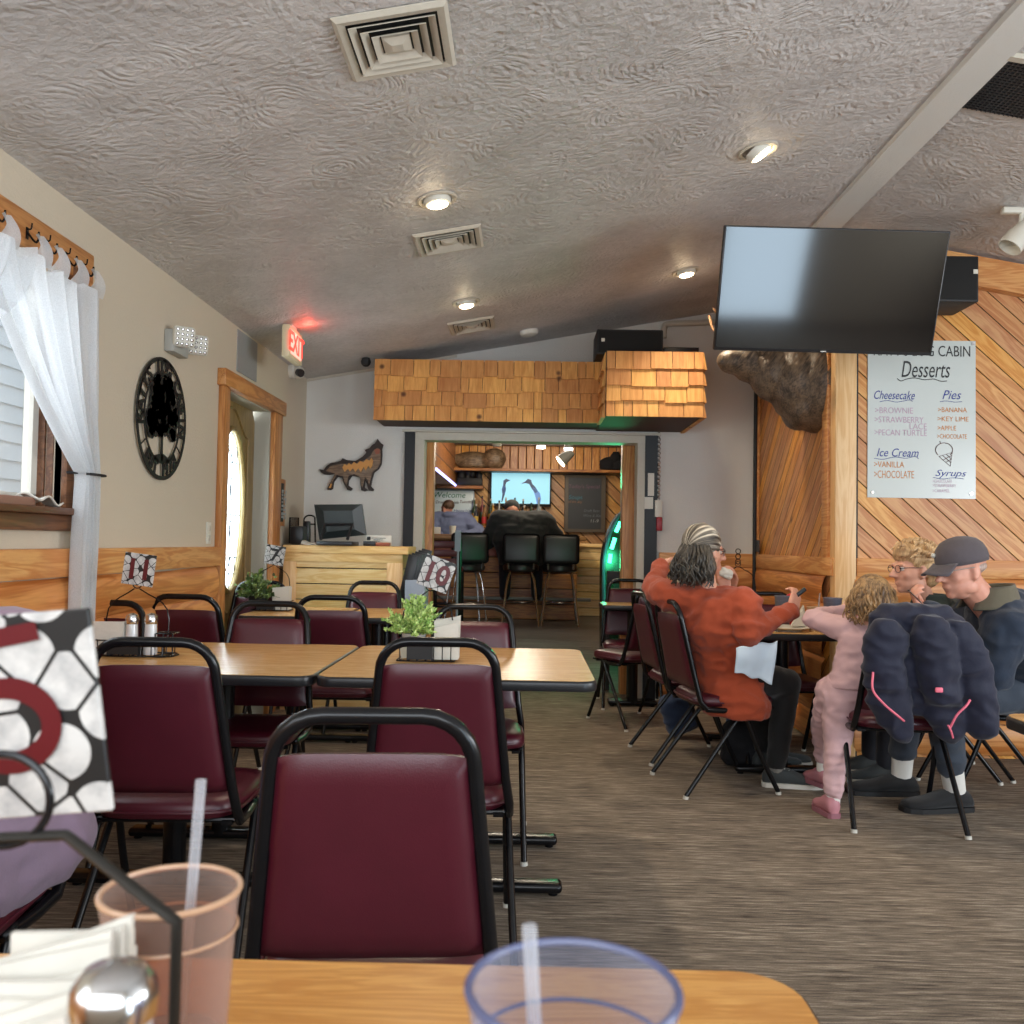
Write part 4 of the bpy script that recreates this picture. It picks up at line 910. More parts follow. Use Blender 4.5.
for s in (-1, 1):
    g = G(); b0 = V((XR-.42, 5.66+s*.07, 2.46)); g.tube(bez([b0, b0+V((-.05, s*.12, .1)), b0+V((-.1, s*.2, .22)), b0+V((-.17, s*.16, .30))]), [.018]*8+[.014]*8+[.009]*8+[.004], 8)
    g.tube(bez([b0+V((-.05, s*.12, .1)), b0+V((-.16, s*.14, .14)), b0+V((-.2, s*.13, .24))]), .008, 6); g.build('antler', plain('antler', col(150, 112, 80), .5), t)
    g = G(); g.sph(b0+V((.06, s*.04, -.04)), (.03, .05, .06), 2); g.build('ear', fur, t)
g = G(); g.box((XR-.02, 5.42, 2.0), (XR, 5.85, 2.5), .02); g.build('plaque', 'oak_z', t)
# ================================================================ desserts poster
a, b, c, d_ = PY(868, 341, YF-.012), PY(976, 341, YF-.012), PY(868, 497, YF-.012), PY(975, 499, YF-.012)
W = b.x-a.x; Hh = a.z-d_.z; px0 = (a.x+c.x)/2; pz1 = b.z
t = thing('dessert_poster', 'white hand lettered desserts menu board on the diagonal pine wall', 'menu board', ((a.x+b.x)/2, YF, d_.z))
g = G(); g.box((px0, YF-.008, d_.z), (b.x, YF-.001, pz1)); g.build('board', plain('poster_white', col(204, 210, 206), .22), t, smooth=0)
def pp(x, y):        # crop coordinates (5.387 px per pixel from 850,320) on the board plane
    return PY(850+x/5.387, 320+y/5.387, YF-.010)
INK = dict(k=plain('ink_black', col(24, 24, 26), .5), b=plain('ink_blue', col(38, 52, 140), .5), p=plain('ink_pink', col(190, 150, 176), .5), o=plain('ink_orange', col(206, 128, 44), .5), r=plain('ink_brown', col(96, 60, 58), .5))
def ptxt(s, x0, x1, y, h, ink, shear=0, off=0, rot=0):
    o = text(s, 1, INK[ink], 'lettering', None, Matrix.Identity(4), 0, shear, off); xs_ = [v.co.x for v in o.data.vertices]; ys_ = [v.co.y for v in o.data.vertices]
    A, B = pp(x0, y), pp(x1, y); Hp = h/5.387*YF/F
    sx = (B-A).length/(max(xs_)-min(xs_)); sy = Hp/(max(ys_)-min(ys_))
    m = Matrix.Translation((A+B)/2) @ frame((0, 0, 0), V((1, 0, 0)), V((0, 0, 1))) @ Matrix.Diagonal((sx, sy, 1, 1)) @ Matrix.Translation((-(max(xs_)+min(xs_))/2, -(max(ys_)+min(ys_))/2, 0))
    o.data.transform(m); o.data.transform(t.matrix_basis.inverted()); o.parent = t; o['label'] = {'k': 'black', 'b': 'blue', 'p': 'pink', 'o': 'orange'}[ink]+' lettering'; return o
ptxt("KATY'S LOG CABIN", 128, 648, 165, 60, 'k'); ptxt('Desserts', 278, 540, 266, 88, 'k', .25)
ptxt('Cheesecake', 130, 350, 404, 46, 'b', .35); ptxt('Pies', 498, 600, 403, 48, 'b', .35)
for s, x0, x1, y in (('>BROWNIE', 135, 340, 487), ('>STRAWBERRY', 132, 396, 537), ('LACE', 322, 414, 573), ('>PECAN TURTLE', 132, 414, 607)): ptxt(s, x0, x1, y, 32, 'p', 0, -.01)
for s, x0, x1, y in (('>BANANA', 474, 630, 484), ('>KEY LIME', 472, 640, 533), ('>APPLE', 472, 572, 582), ('>CHOCOLATE', 470, 630, 627)): ptxt(s, x0, x1, y, 25, 'o')
ptxt('Ice Cream', 145, 370, 714, 44, 'b', .3); ptxt('>VANILLA', 130, 292, 778, 32, 'o'); ptxt('>CHOCOLATE', 130, 345, 832, 40, 'o', 0, -.005)
ptxt('Syrups', 460, 628, 830, 46, 'b', .4)
for s, x0, x1, y in (('>CHOCOLATE', 445, 550, 868), ('>STRAWBERRY', 445, 572, 892), ('>CARAMEL', 445, 538, 920)): ptxt(s, x0, x1, y, 17, 'p', 0, -.01)
def wavy(pts, ink, r=.0022):
    g = G(); g.tube(bez([pp(*p) for p in pts], 5), r, 5); return g.build('underline', INK[ink], t)
wavy([(254, 315), (275, 328), (305, 318), (350, 312), (400, 322), (450, 318), (490, 330), (522, 328)], 'k')
wavy([(160, 440), (200, 434), (250, 442), (290, 436), (320, 430), (338, 438)], 'b', .0015); wavy([(484, 440), (520, 436), (560, 442), (603, 440)], 'b', .0015)
wavy([(130, 745), (180, 750), (240, 738), (300, 745), (350, 735), (370, 748)], 'b', .0015); wavy([(448, 848), (500, 856), (560, 850), (612, 856)], 'b', .0015)
g = G(); g.tube([pp(507+46*math.cos(q), 700-38*math.sin(q)) for q in [math.pi*(-.25+1.5*i/16) for i in range(17)]], .002, 5)
for s in ([(480, 735), (540, 788), (552, 712), (480, 735)], [(500, 730), (545, 770)], [(520, 724), (548, 750)], [(548, 730), (505, 752)], [(545, 750), (520, 765)], [(488, 665), (484, 652)]): g.tube([pp(*q) for q in s], .0018, 5)
g.build('cone_drawing', INK['r'], t)
g = G()
for q in ((120, 928), (652, 936), (662, 128)): g.cone(pp(*q)+V((0, 0, 0)), pp(*q)+V((0, -.006, 0)), .009)
g.build('screw', 'chrome', t)
# light bar hook on the side wall
g = G(); a = PX(758, 546, XR-.03); g.box(a+V((-.006, -.05, -.045)), a+V((.0, .05, .045)), .002); tag(g.build('wall_bracket', 'black_plastic'), 'small dark bracket on the pine side wall above its rail', 'bracket')
# ================================================================ counter by the door
CY = 6.3; cr = PY(406, 547, CY).x; ct = PY(330, 545.5, CY).z
t = thing('reception_counter', 'pale pine reception counter with horizontal boards beneath the monitor', 'counter', ((XL+cr)/2, 6.5, 0))
g = G(); g.box((XL+.05, CY-.03, ct-.055), (cr+.02, 6.72, ct), .004); g.build('countertop', 'pale_pine_x', t)
g = G(); g.box((XL+.05, CY-.008, ct-.115), (cr-.02, CY+.03, ct-.055), .003); g.build('frieze_board', 'pale_pine_x', t)
g = G(); g.box((cr-.13, CY-.006, 0), (cr-.02, CY+.03, ct-.115), .003); g.build('stile', 'pale_pine_z', t); g = G(); g.box((XL+.05, CY-.006, 0), (XL+.14, CY+.03, ct-.115), .003); g.build('stile', 'pale_pine_z', t)
g = G(); g.box((XL+.06, CY+.008, 0), (cr-.03, 6.68, ct-.06)); g.build('panel', 'pale_planks', t, smooth=0)
# monitor seen from behind
def cp(x, y, Y): return PY(290+x/7.314, 430+y/7.314, Y)
MY = 6.42
t = thing('monitor', 'black computer monitor seen from behind on the reception counter', 'monitor', cp(370, 845, MY))
A, B, C_, D_ = cp(176, 545, MY), cp(525, 543, MY), cp(556, 768, MY+.02), cp(215, 800, MY+.02)
g = G(); g.prism([A, B, C_, D_], (0, .03, 0)); c0 = (A+B+C_+D_)/4
v = [c0+(p-c0)*.6+V((0, -.04, 0)) for p in (A, B, C_, D_)]; vs = [g.b.verts.new(p) for p in (A, B, C_, D_)]; ws = [g.b.verts.new(p) for p in v]
for i in range(4): g.b.faces.new((vs[i], vs[(i+1) % 4], ws[(i+1) % 4], ws[i]))
g.b.faces.new(ws); g.build('back_shell', plain('monitor_shell', col(46, 52, 52), .4), t, smooth=20)
g = G(); p0, p1 = cp(255, 690, MY-.08), cp(455, 690, MY-.08); g.tube([cp(225, 800, MY-.14), p0, p1, cp(420, 800, MY-.14)], .012, 6); g.build('stand', 'black_plastic', t)
g = G(); a, b = cp(215, 815, MY-.1), cp(475, 845, MY-.1); g.box((a.x, MY-.2, ct+.001), (b.x, MY+.05, ct+.03), .006); g.build('base', 'black_plastic', t)
def cbox(name, label, cat, x0, y0, x1, y1, Y, dep, m, z0=None, bev=.004):
    a, b = cp(x0, y0, Y), cp(x1, y1, Y); g = G(); g.box((a.x, Y, (ct+.001) if z0 is None else z0), (b.x, Y+dep, a.z), bev); return tag(g.build(name, m), label, cat)
cbox('printer', 'black printer on the counter at the far left beside the door casing', 'printer', -5, 700, 95, 838, 6.38, .25, 'black_plastic', bev=.02)
cbox('card_reader', 'small black card reader on the counter right of the monitor', 'electronics', 535, 812, 620, 845, 6.33, .1, 'black_plastic')
cbox('wooden_tray', 'small reddish wooden block on the counter right of the card reader', 'tray', 625, 822, 725, 850, 6.33, .08, wood('red_cedar', col(176, 96, 60), col(130, 62, 38), knots=0))
cbox('name_sign', 'white sign card with faint writing standing on the counter', 'sign', 556, 768, 740, 850, 6.47, .01, 'white_plastic')
a, b = cp(570, 785, 6.465), cp(700, 790, 6.465); g = G()
for k in range(3): g.box((a.x+.01+.03*k, 6.466, a.z-.006-.012*k), (b.x-.02*k, 6.468, a.z-.003-.012*k))
g.box((a.x-.008, 6.466, a.z-.02), (a.x+.018, 6.468, a.z+.006)); tag(g.build('print', 'black_ink', smooth=0), 'thin dark print lines on the white sign card', 'print')
cbox('pen_cup', 'tall black cup left of the monitor on the counter', 'cup', 102, 665, 138, 835, 6.5, .05, 'black_plastic', bev=.01)
g = G(); pa, pb = cp(0, 640, 6.6), cp(60, 700, 6.6); zz = ct
g.tube([V((pa.x, 6.6, ct+.01)), V((pa.x, 6.6, pa.z)), V((pb.x, 6.6, pa.z)), V((pb.x, 6.6, ct+.01))], .006, 6)
for k in range(7): x = pa.x+(pb.x-pa.x)*(k+.5)/7; g.cone((x, 6.6, ct+.01), (x, 6.6, pa.z), .003, n=5)
tag(g.build('wire_rack', 'black_metal'), 'black wire rack behind the printer on the counter', 'rack')
g = G(); c1_, c2_ = cp(98, 800, 6.62), cp(190, 640, 6.62); r_ = (c2_.x-c1_.x)/2; g.tube([V((c1_.x, 6.62, ct+.005))]+[V((c1_.x+r_-r_*math.cos(q), 6.62, c2_.z-.02+r_*.8*math.sin(q))) for q in [math.pi*i/10 for i in range(9)]]+[V((c2_.x, 6.62, ct+.005))], .006, 6); g.cone((c1_.x, 6.62, c2_.z-.05), (c2_.x, 6.62, c2_.z-.05), .005)
tag(g.build('wire_stand', 'black_metal'), 'arched black wire stand between tall cup and monitor', 'rack')
g = G(); a, b = cp(75, 800, 6.28), cp(230, 840, 6.28); g.grid(lambda u, v: V((a.x+(b.x-a.x)*u, 6.29+.12*v, ct+.004+.03*(1-u)*math.sin(v*3)+.004*math.sin(u*14))), 10, 6); tag(g.build('receipts', 'paper', solid=.002), 'crumpled white receipts on the counter left of the monitor base', 'paper')
# framed notice on the left wall behind the counter
a, b = PX(277.5, 473, XL), PX(284, 475, XL); t = thing('framed_notice', 'tall wooden framed black board with white marks beyond the door casing', 'frame', (XL, 6.5, 1.3))
y0_, y1_ = 6.29, b.y; z1_, z0_ = PX(284, 480, XL).z, PX(280, 526, XL).z
g = G(); g.box((XL, y0_, z0_), (XL+.015, y1_, z1_), .003); g.build('frame', 'oak_z', t)
g = G(); g.box((XL+.014, y0_+.02, z0_+.03), (XL+.018, y1_-.06, z1_-.03)); g.build('board', 'black_matte', t, smooth=0)
g = G(); rnd = random.Random(2)
for k in range(8):
    z = z1_-.08-k*(z1_-z0_-.12)/8
    for j in range(3): yy = y0_+.04+.045*j; g.box((XL+.018, yy, z-rnd.uniform(.004, .02)), (XL+.020, yy+rnd.uniform(.015, .035), z+.004))
g.build('chalk_marks', plain('chalk', col(170, 170, 168), .8), t, smooth=0)
# menus standing at the right end of the counter
mr = thing('menu_rack', 'grey menu rack at the right end of the wooden counter', 'rack', PY(415, 600, 6.25)*1)
g = G(); a, b = PY(405, 580, 6.2), PY(424, 625, 6.2); g.box((a.x, 6.2, .55), (b.x, 6.45, a.z), .004); g.build('pocket', plain('pocket_grey', col(150, 158, 172), .5), mr)
for k in range(5):
    a = PY(407+3.4*k, 575-2*k, 6.22+.02*k); g = G(); hgt = .33-.02*k; g.obox((a.x+.01, 6.22+.035*k, .93+.02*k), (.075, .012, hgt), Matrix.Rotation(.22, 3, 'Y'), .003)
    tag(g.build('menu', 'black_plastic'), 'black menu folder, '+('frontmost', 'second', 'third', 'fourth', 'rearmost')[k]+' in the rack beside the counter', 'menu', 'black menu folders')
# ================================================================ bar room
BF = 11.7; FL = .2
def bt(x, y, Y): return PY(420+x/4.452, 430+y/4.452, Y)
t = thing('bar_counter', 'long wooden plank bar counter in the back room', 'bar', (0, BF+.3, FL))
xl, xr_ = -1.9, bt(735, 475, BF).x; zt_ = bt(500, 470, BF-.2).z
g = G(); g.box((xl, BF-.22, zt_-.06), (xr_, BF+.5, zt_), .008); g.build('bar_top', wood('bar_top', col(176, 132, 84), col(130, 90, 52), knots=0), t)
g = G(); g.box((xl, BF, FL), (xr_-.1, BF+.4, zt_-.06)); g.build('bar_front', 'bar_planks', t, smooth=0)
g = G(); zr = bt(600, 750, BF-.25).z
g.box((xl, BF-.3, zr-.03), (bt(760, 750, BF-.25).x, BF-.22, zr+.01), .006)
for k in range(5): g.box((-1.5+k*.62, BF-.28, zr-.05), (-1.46+k*.62, BF, zr-.02))
g.build('foot_rail', plain('rail_grey', col(110, 108, 104), .4), t)
g = G(); a = bt(280, 530, BF-.03); b = bt(355, 560, BF-.03)
for x in (-1.3, -.72): g.box((x, BF-.03, b.z-.0), (x+.42, BF, a.z), .004)
g.build('red_panel', plain('red_stain', col(150, 62, 30), .4), t, smooth=0)
t = thing('low_counter', 'lower pale wooden counter at the right of the bar', 'counter', (1.2, BF+1, FL))
a = bt(690, 505, 12.4); g = G(); g.box((xr_-.15, 12.4, a.z-.05), (2.4, 13.2, a.z), .006); g.build('countertop', 'pale_pine_x', t)
g = G(); g.box((xr_-.1, 12.45, FL), (2.3, 13.2, a.z-.05)); g.build('counter_front', 'pale_planks', t, smooth=0)
# television showing two birds
a, b, c3 = bt(312, 178, 13.25), bt(585, 180, 13.25), bt(585, 342, 13.25)
t = thing('television', 'lit television with a pale blue picture of two birds above the bar', 'television', (0, 13.3, c3.z))
g = G(); g.box((a.x, 13.25, c3.z), (b.x, 13.32, a.z), .006); g.build('casing', 'black_plastic', t)
a2, c4 = bt(320, 185, 13.24), bt(577, 330, 13.24); g = G(); g.box((a2.x, 13.243, c4.z), (c4.x, 13.25, a2.z)); g.build('screen', glow('screen_blue', (.30, .66, .80, 1), .42), t, smooth=0)
def bird(pts, name, m): g = G(); g.prism([bt(x, y, 13.235) for x, y in pts], (0, .004, 0)); g.build(name, m, t, smooth=0)
ink = glow('bird_ink', (.05, .08, .16, 1), .1); blue = glow('bird_blue', (.12, .25, .55, 1), .35)
bird([(372, 225), (383, 217), (402, 224), (385, 232), (380, 245), (383, 265), (376, 290), (366, 322), (362, 322), (367, 285), (364, 265), (370, 245)], 'bird_figure', ink)
bird([(371, 248), (377, 250), (379, 268), (373, 285), (369, 285), (367, 265)], 'bird_figure', blue)
bird([(448, 240), (470, 228), (480, 217), (494, 222), (500, 240), (512, 252), (525, 272), (515, 282), (498, 262), (486, 240), (470, 236)], 'bird_figure', ink)
bird([(500, 252), (515, 262), (533, 280), (539, 305), (534, 330), (520, 330), (515, 300), (506, 275)], 'bird_figure', blue)
# whiteboard
a, b = bt(60, 265, 13.3), bt(240, 410, 13.3); t = thing('whiteboard', 'whiteboard with coloured handwriting behind the bar, left of the television', 'whiteboard', (a.x+.5, 13.3, b.z))
g = G(); g.box((a.x-.3, 13.3, b.z), (b.x, 13.33, a.z), .03, 3); g.build('board', plain('whiteboard_white', col(206, 222, 226), .25), t)
text('Welcome', .12, plain('ink_green', col(30, 110, 80), .5), 'lettering', t, frame(bt(130, 290, 13.295), (1, 0, 0), (0, 0, 1)), .001, .2)
for s, x, y, ii in (('Drink Specials', 120, 322, 'k'), ('Tuesday', 205, 320, 'r'), ('Happy Hour', 195, 360, 'b'), ('3 to 6', 200, 390, 'b')): text(s, .06, INK[ii], 'lettering', t, frame(bt(x, y, 13.295), (1, 0, 0), (0, 0, 1)), .001, .2)
# chalkboard
a, b = bt(645, 200, 13.3), bt(825, 457, 13.3); t = thing('chalkboard', 'tall framed black chalkboard with faint writing on the diagonal boards of the bar', 'chalkboard', (a.x+.4, 13.3, b.z))
g = G(); g.box((a.x, 13.28, b.z), (b.x, 13.36, a.z), .01); g.build('frame', plain('chalk_frame', col(96, 88, 78), .6), t)
a, b = bt(662, 212, 13.27), bt(805, 442, 13.27); g = G(); g.box((a.x, 13.272, b.z), (b.x, 13.281, a.z)); g.build('slate', plain('slate', col(34, 38, 46), .5, nz=.3, nscale=5), t, smooth=0)
for s, x, y, sz, cc in (("Today's Special", 730, 252, .075, (120, 90, 110)), ('Soups', 692, 300, .085, (70, 130, 150)), ('of the day', 690, 320, .05, (150, 110, 80)), ('Draft Beer', 765, 360, .055, (110, 120, 128)), ('Wine & Ale', 765, 382, .055, (110, 120, 128)), ('11-9', 775, 406, .07, (180, 184, 186))):
    text(s, sz, plain('chalk_c', col(*cc), .8), 'lettering', t, frame(bt(x, y, 13.268), (1, 0, 0), (0, 0, 1)), .001, .15)
# shelves
a = bt(135, 168, 13.0); g = G(); g.box((a.x, 12.95, a.z-.045), (2.3, BY, a.z), .004); tag(g.build('shelf', 'bar_top' if False else 'bar_planks', smooth=0), 'long wooden shelf under the vertical boards above the bar television', 'shelf'); SZ = a.z
a, b = bt(75, 245, 13.1), bt(280, 245, 13.1); g = G(); g.box((a.x, 13.1, a.z-.05), (b.x, BY, a.z), .004); tag(g.build('shelf', 'bar_planks', smooth=0), 'short wooden shelf left of the bar television above the whiteboard', 'shelf'); SZ2 = a.z
g = G(); rnd = random.Random(8); a, b = bt(165, 215, 13.2), bt(278, 215, 13.2)
g.box((a.x, 13.15, SZ2+.001), (b.x, 13.3, SZ2+.12), .02)
for k in range(16): x = a.x+.05+(b.x-a.x-.1)*rnd.random(); g.sph((x, 13.2, SZ2+.1+.2*rnd.random()), (.05, .05, .08), 2)
tag(g.build('dark_basket', 'black_matte'), 'dark bushy basket on the short shelf left of the bar television', 'basket')
g = G(); a = bt(235, 140, 13.15); g.sph(V((a.x, 13.15, SZ+.14)), (.28, .1, .12), 3); g.sph(V((a.x+.32, 13.1, SZ+.15)), (.17, .12, .16), 3); g.cone((a.x-.22, 13.15, SZ+.16), (a.x-.48, 13.15, SZ+.05), .07, .01); g.sph(V((a.x+.3, 13.1, SZ+.06)), (.12, .1, .06), 2); g.sph(V((a.x, 13.15, SZ+.05)), (.25, .1, .05), 2)
tag(remesh(g, 'raccoon_mount', hairm('raccoon_fur', col(70, 54, 40), col(150, 124, 96), (1, 0, 0)), None, .025, 3, fur=.006), 'stuffed furry animal lying on the shelf at the upper left of the bar', 'taxidermy')
for x, lb in ((838, 'dark stuffed bear on the shelf, left of the pair at the right end'), (880, 'dark stuffed bear at the far right end of the bar shelf')):
    a = bt(x, 150, 13.15); g = G(); g.sph((a.x, 13.15, SZ+.1), (.14, .1, .11), 2); g.sph((a.x+.1, 13.1, SZ+.2), (.08, .08, .08), 2); g.sph((a.x+.08, 13.1, SZ+.27), .025, 1); g.sph((a.x+.14, 13.1, SZ+.27), .025, 1); g.sph((a.x, 13.15, SZ+.04), (.13, .1, .04), 2)
    tag(remesh(g, 'stuffed_bear', 'black_fabric', None, .02, 2), lb, 'taxidermy')
# track spots
spotm = plain('spot_grey', col(160, 158, 152), .5)
for i, (x, y0_, y1_, aim, lb) in enumerate(((342, 35, 72, (0, 0, -1), 'small grey ceiling spotlight over the bar, leftmost of three'), (539, 38, 82, (.02, .05, -1), 'small grey ceiling spotlight over the bar, middle of three'), (661, 38, 92, (0, .1, -1), 'grey double ceiling spotlight over the bar, rightmost of three'))):
    a, b = bt(x, y0_, 10.5), bt(x, y1_, 10.5); t = thing('bar_spotlight', lb, 'spotlight', a, group='bar spotlights')
    g = G(); g.cone(b+V((0, 0, .03)), V((b.x, 10.5, a.z)), .055, .045); g.cone((a.x, 10.5, a.z), (a.x, 10.5, 2.8), .012, n=8); g.build('can', spotm, t)
    g = G(); g.cone(b+V((0, 0, .0)), b+V((0, 0, .032)), .052); g.build('lens', glow('spot_glow', (1, .95, .85, 1), 3) if i else 'off_white', t)
    if i == 2:
        c = b+V((-.02, 0, -.07)); dq = V((-.75, -.1, -.6)).normalized(); g = G(); g.cone(c+V((.06, 0, .06)), c+dq*.09, .05, .075); g.build('can', spotm, t)
        g = G(); g.cone(c+dq*.085, c+dq*.1, .07); g.build('lens', lampw, t)
    if i: lamp('bar_spot', b+V((0, 0, -.05)), 34, (1, .86, .66), .06, 120, (b.x, BY+.6, 2.0), .8)
lamp('bar_fill', (0, 11.2, 2.6), 34, (1, .86, .68), .25); lamp('bar_fill', (.6, 9.0, 2.6), 22, (1, .84, .66), .25)
# bottles on the back bar
g = G(); a = bt(245, 440, 13.0); g.box((a.x-.1, 12.9, FL), (.25, BY-.01, 1.42)); tag(g.build('back_counter', 'bar_planks', smooth=0), 'dark wooden back counter holding the bottles behind the bar', 'counter')
rnd = random.Random(12); bcols = [(150, 160, 160), (130, 90, 40), (60, 80, 50), (190, 190, 180), (90, 50, 30), (200, 150, 70), (40, 40, 44), (120, 50, 44)]
ORD = ('first', 'second', 'third', 'fourth', 'fifth', 'sixth', 'seventh', 'eighth', 'ninth'); bm_ = [plain('bottle_glass', col(*c), .15) for c in bcols]; nb = 0
for row, yy in ((0, 13.2), (1, 13.0)):
    for k in range(9):
        x = bt(245, 0, 13).x+(k+.3*row+rnd.uniform(-.1, .1))*.118; h = rnd.uniform(.24, .34)+(.08 if row == 0 else 0); r = rnd.uniform(.033, .042); mi = rnd.randrange(8)
        t = thing('liquor_bottle', ('clear', 'amber', 'green', 'frosted', 'brown', 'golden', 'black', 'red')[mi]+' bottle, '+ORD[k]+' from the left in the '+('back' if row == 0 else 'front')+' row behind the bar', 'bottle', (x, yy, 1.421), group='bottles behind the bar')
        g = G(); g.lathe([(r, 0), (r, h*.6), (r*.8, h*.68), (r*.35, h*.78), (r*.33, h)], c=(x, yy, 1.421), n=14); g.build('glass', bm_[mi], t)
        g = G(); g.lathe([(r+.001, h*.15), (r+.001, h*.5)], c=(x, yy, 1.421), n=14); g.build('paper_label', plain('label_c', col(*rnd.choice([(220, 215, 200), (180, 40, 40), (40, 60, 120), (210, 180, 90)])), .6) if k < 3 and row else bm_[(mi+3) % 8], t)
        g = G(); g.lathe([(r*.38, h), (r*.38, h+.03)], c=(x, yy, 1.421), n=10); g.build('cap', 'black_plastic' if k % 2 else 'off_white', t)
# bar stools
def make_stool():
    t = thing('bar_stool', 'x', 'bar stool', world=False)
    g = G(); g.obox((0, -.2, .92), (.44, .06, .36), Matrix.Rotation(-.08, 3, 'X'), .05, 4); g.build('backrest', 'black_plastic', t, smooth=60)
    g = G(); g.lathe([(.17, .64), (.215, .66), (.22, .70), (.20, .74), (.05, .75)], n=28); g.build('seat', 'black_plastic', t)
    for sx in (-.15, .15): g = G(); g.tube([(sx, -.19, .68), (sx, -.22, .8)], .014, 8); g.build('back_bracket', 'chrome', t)
    for sx in (-1, 1):
        for sy in (-1, 1): g = G(); g.tube(bez([(sx*.13, sy*.13, .65), (sx*.165, sy*.165, .5), (sx*.22, sy*.22, 0)], 4), .013, 8); g.build('leg', 'chrome', t)
    g = G(); g.tube([(.185*math.cos(q), .185*math.sin(q), .28) for q in [2*math.pi*i/24 for i in range(24)]], .009, 6, True); g.build('foot_ring', 'chrome', t)
    remember(t); return t
stl = make_stool(); SY = BF-.75
for i, (x, lb) in enumerate(((448, 'black bar stool the large man in black sits on'), (622, 'empty black bar stool right of the man in black'), (212, 'black bar stool beside the maroon ladder back stool'))):
    X_ = bt(x, 700, SY).x
    if i == 0: stl.location = (X_, SY, FL); stl['label'] = lb; stl['group'] = 'black bar stools'
    else: dup(stl, (X_, SY-(.3 if i == 2 else 0), FL), .25 if i == 2 else 0, lb, 'black bar stools')
# maroon ladder-back stool
Yl = 9.6; t = thing('ladder_back_stool', 'maroon slatted back bar stool near the left post of the bar opening', 'bar stool', (PY(448, 600, Yl).x, Yl, FL))
mar = plain('maroon_slats', col(84, 18, 26), .4); a, b = PY(433, 540, Yl), PY(460, 575, Yl); x0, x1 = a.x, b.x
for k in range(4):
    z = b.z+(a.z-b.z)*(k+.5)/4; g = G(); g.box((x0+.01, Yl-.012, z-.035), (x1-.01, Yl+.012, z+.035), .008); g.build('slat', mar, t)
for x in (x0, x1): g = G(); g.tube([(x, Yl+.0, a.z+.02), (x, Yl, .8), (x, Yl-.03, FL)], .018, 8); g.build('back_post', 'black_metal', t)
g = G(); g.box((x0-.01, Yl, .86), (x1+.01, Yl+.4, .92), .02); g.build('seat', mar, t)
for x in (x0, x1): g = G(); g.cone((x, Yl+.37, .87), (x, Yl+.4, FL), .018); g.build('leg', 'black_metal', t)
g = G(); g.cone((x0, Yl-.01, .5), (x1, Yl-.01, .5), .012); g.cone((x0, Yl+.38, .5), (x1, Yl+.38, .5), .012); g.build('stretcher', 'black_metal', t)
g = G(); a = PY(457, 600, 8.6); g.tube([(a.x, 8.6, .17), (a.x, 8.6, 1.12)], .011, 8); g.cone((a.x, 8.6, .145), (a.x, 8.6, .17), .14, .12); g.obox((a.x, 8.57, 1.2), (.055, .02, .2)); tag(g.build('sign_stand', plain('stand_white', col(170, 172, 190), .4)), 'slim pale metal stand with striped panel beside the maroon stool', 'stand')
g = G(); a = bt(148, 452, BF+.0); g.lathe([(.035, 0), (.045, .11)], c=(a.x, BF-.1, zt_), n=16); tag(g.build('bar_cup', 'white_plastic'), 'small white cup on the bar in front of the man in the blue hoodie', 'cup')
g = G(); a = bt(75, 452, BF+.0); g.box((a.x-.08, BF-.12, zt_), (a.x+.05, BF, zt_+.09), .005); tag(g.build('napkin_box', 'white_plastic'), 'white napkin box on the bar next to the left wooden post', 'box')
# arcade machine with green lights
JY = 8.3; jz = .12; t = thing('slot_machine', 'tall dark arched machine edged with green lights at the right of the opening', 'machine', (1.0, JY+.3, jz))
def jp(x, y): return PY(490+x/6.827, 465+y/6.827, JY)
prof = [PY(622, 512, JY), PY(616, 521, JY), PY(611, 532, JY), PY(607, 545, JY), PY(604.5, 560, JY), PY(604, 580, JY), PY(604, 652, JY)]
base_z = jz; prof[-1] = V((prof[-1].x, JY, base_z))
R_ = 1.42; poly = [V((p.x, JY, p.z)) for p in prof]+[V((R_, JY, base_z)), V((R_, JY, prof[0].z+.02))]
g = G(); g.prism(poly, (0, .5, 0)); g.build('cabinet', plain('machine_dark', col(10, 30, 22), .25), t, smooth=40)
g = G(); g.tube(bez([p+V((-.004, -.004, 0)) for p in prof], 5), .016, 8); g.build('rim', plain('rim_steel', col(90, 100, 130), .3, .6), t)
grn = glow('green_led', (.05, 1, .42, 1), 5)
for (xa_, ya_), (xb_, yb_) in (((618.5, 522), (614, 532)), ((613, 538), (609.5, 549)), ((608.5, 554), (607.5, 563)), ((608, 575), (608, 585)), ((608, 590), (608, 600))):
    g = G(); g.cone(PY(xa_+2, ya_, JY-.012), PY(xb_+2, yb_, JY-.012), .017, n=10); g.build('led_strip', grn, t)
g = G(); a, b = PY(611, 563, JY-.02), PY(619, 590, JY-.02); g.box((a.x+.03, JY-.02, b.z), (R_, JY, a.z)); g.build('control_panel', 'black_plastic', t)
lamp('green_glow', PY(612, 560, JY-.25), 6, (.05, 1, .4), .1); lamp('green_glow', (PY(612, 560, JY).x-.05, JY-.6, 1.75), 2.2, (.05, 1, .4), .08)
# black stool behind the small table
t = thing('high_chair', 'black wooden high chair behind the small green lit table', 'high chair', (PY(620, 600, 7.45).x, 7.5, 0))
a, b = PY(607, 571, 7.35), PY(636, 584, 7.35); g = G(); g.box((a.x, 7.35, b.z), (b.x, 7.37, a.z), .006); g.build('backrest', 'black_matte', t)
for x in (a.x+.015, b.x-.015):
    g = G(); g.box((x-.015, 7.35, 0.01), (x+.015, 7.38, b.z)); g.build('leg', 'black_matte', t, smooth=0); g = G(); g.box((x-.015, 7.62, 0.03), (x+.015, 7.65, .62)); g.build('leg', 'black_matte', t, smooth=0)
g = G(); g.box((a.x, 7.36, .56), (b.x, 7.65, .60), .006); g.build('seat', 'black_matte', t)
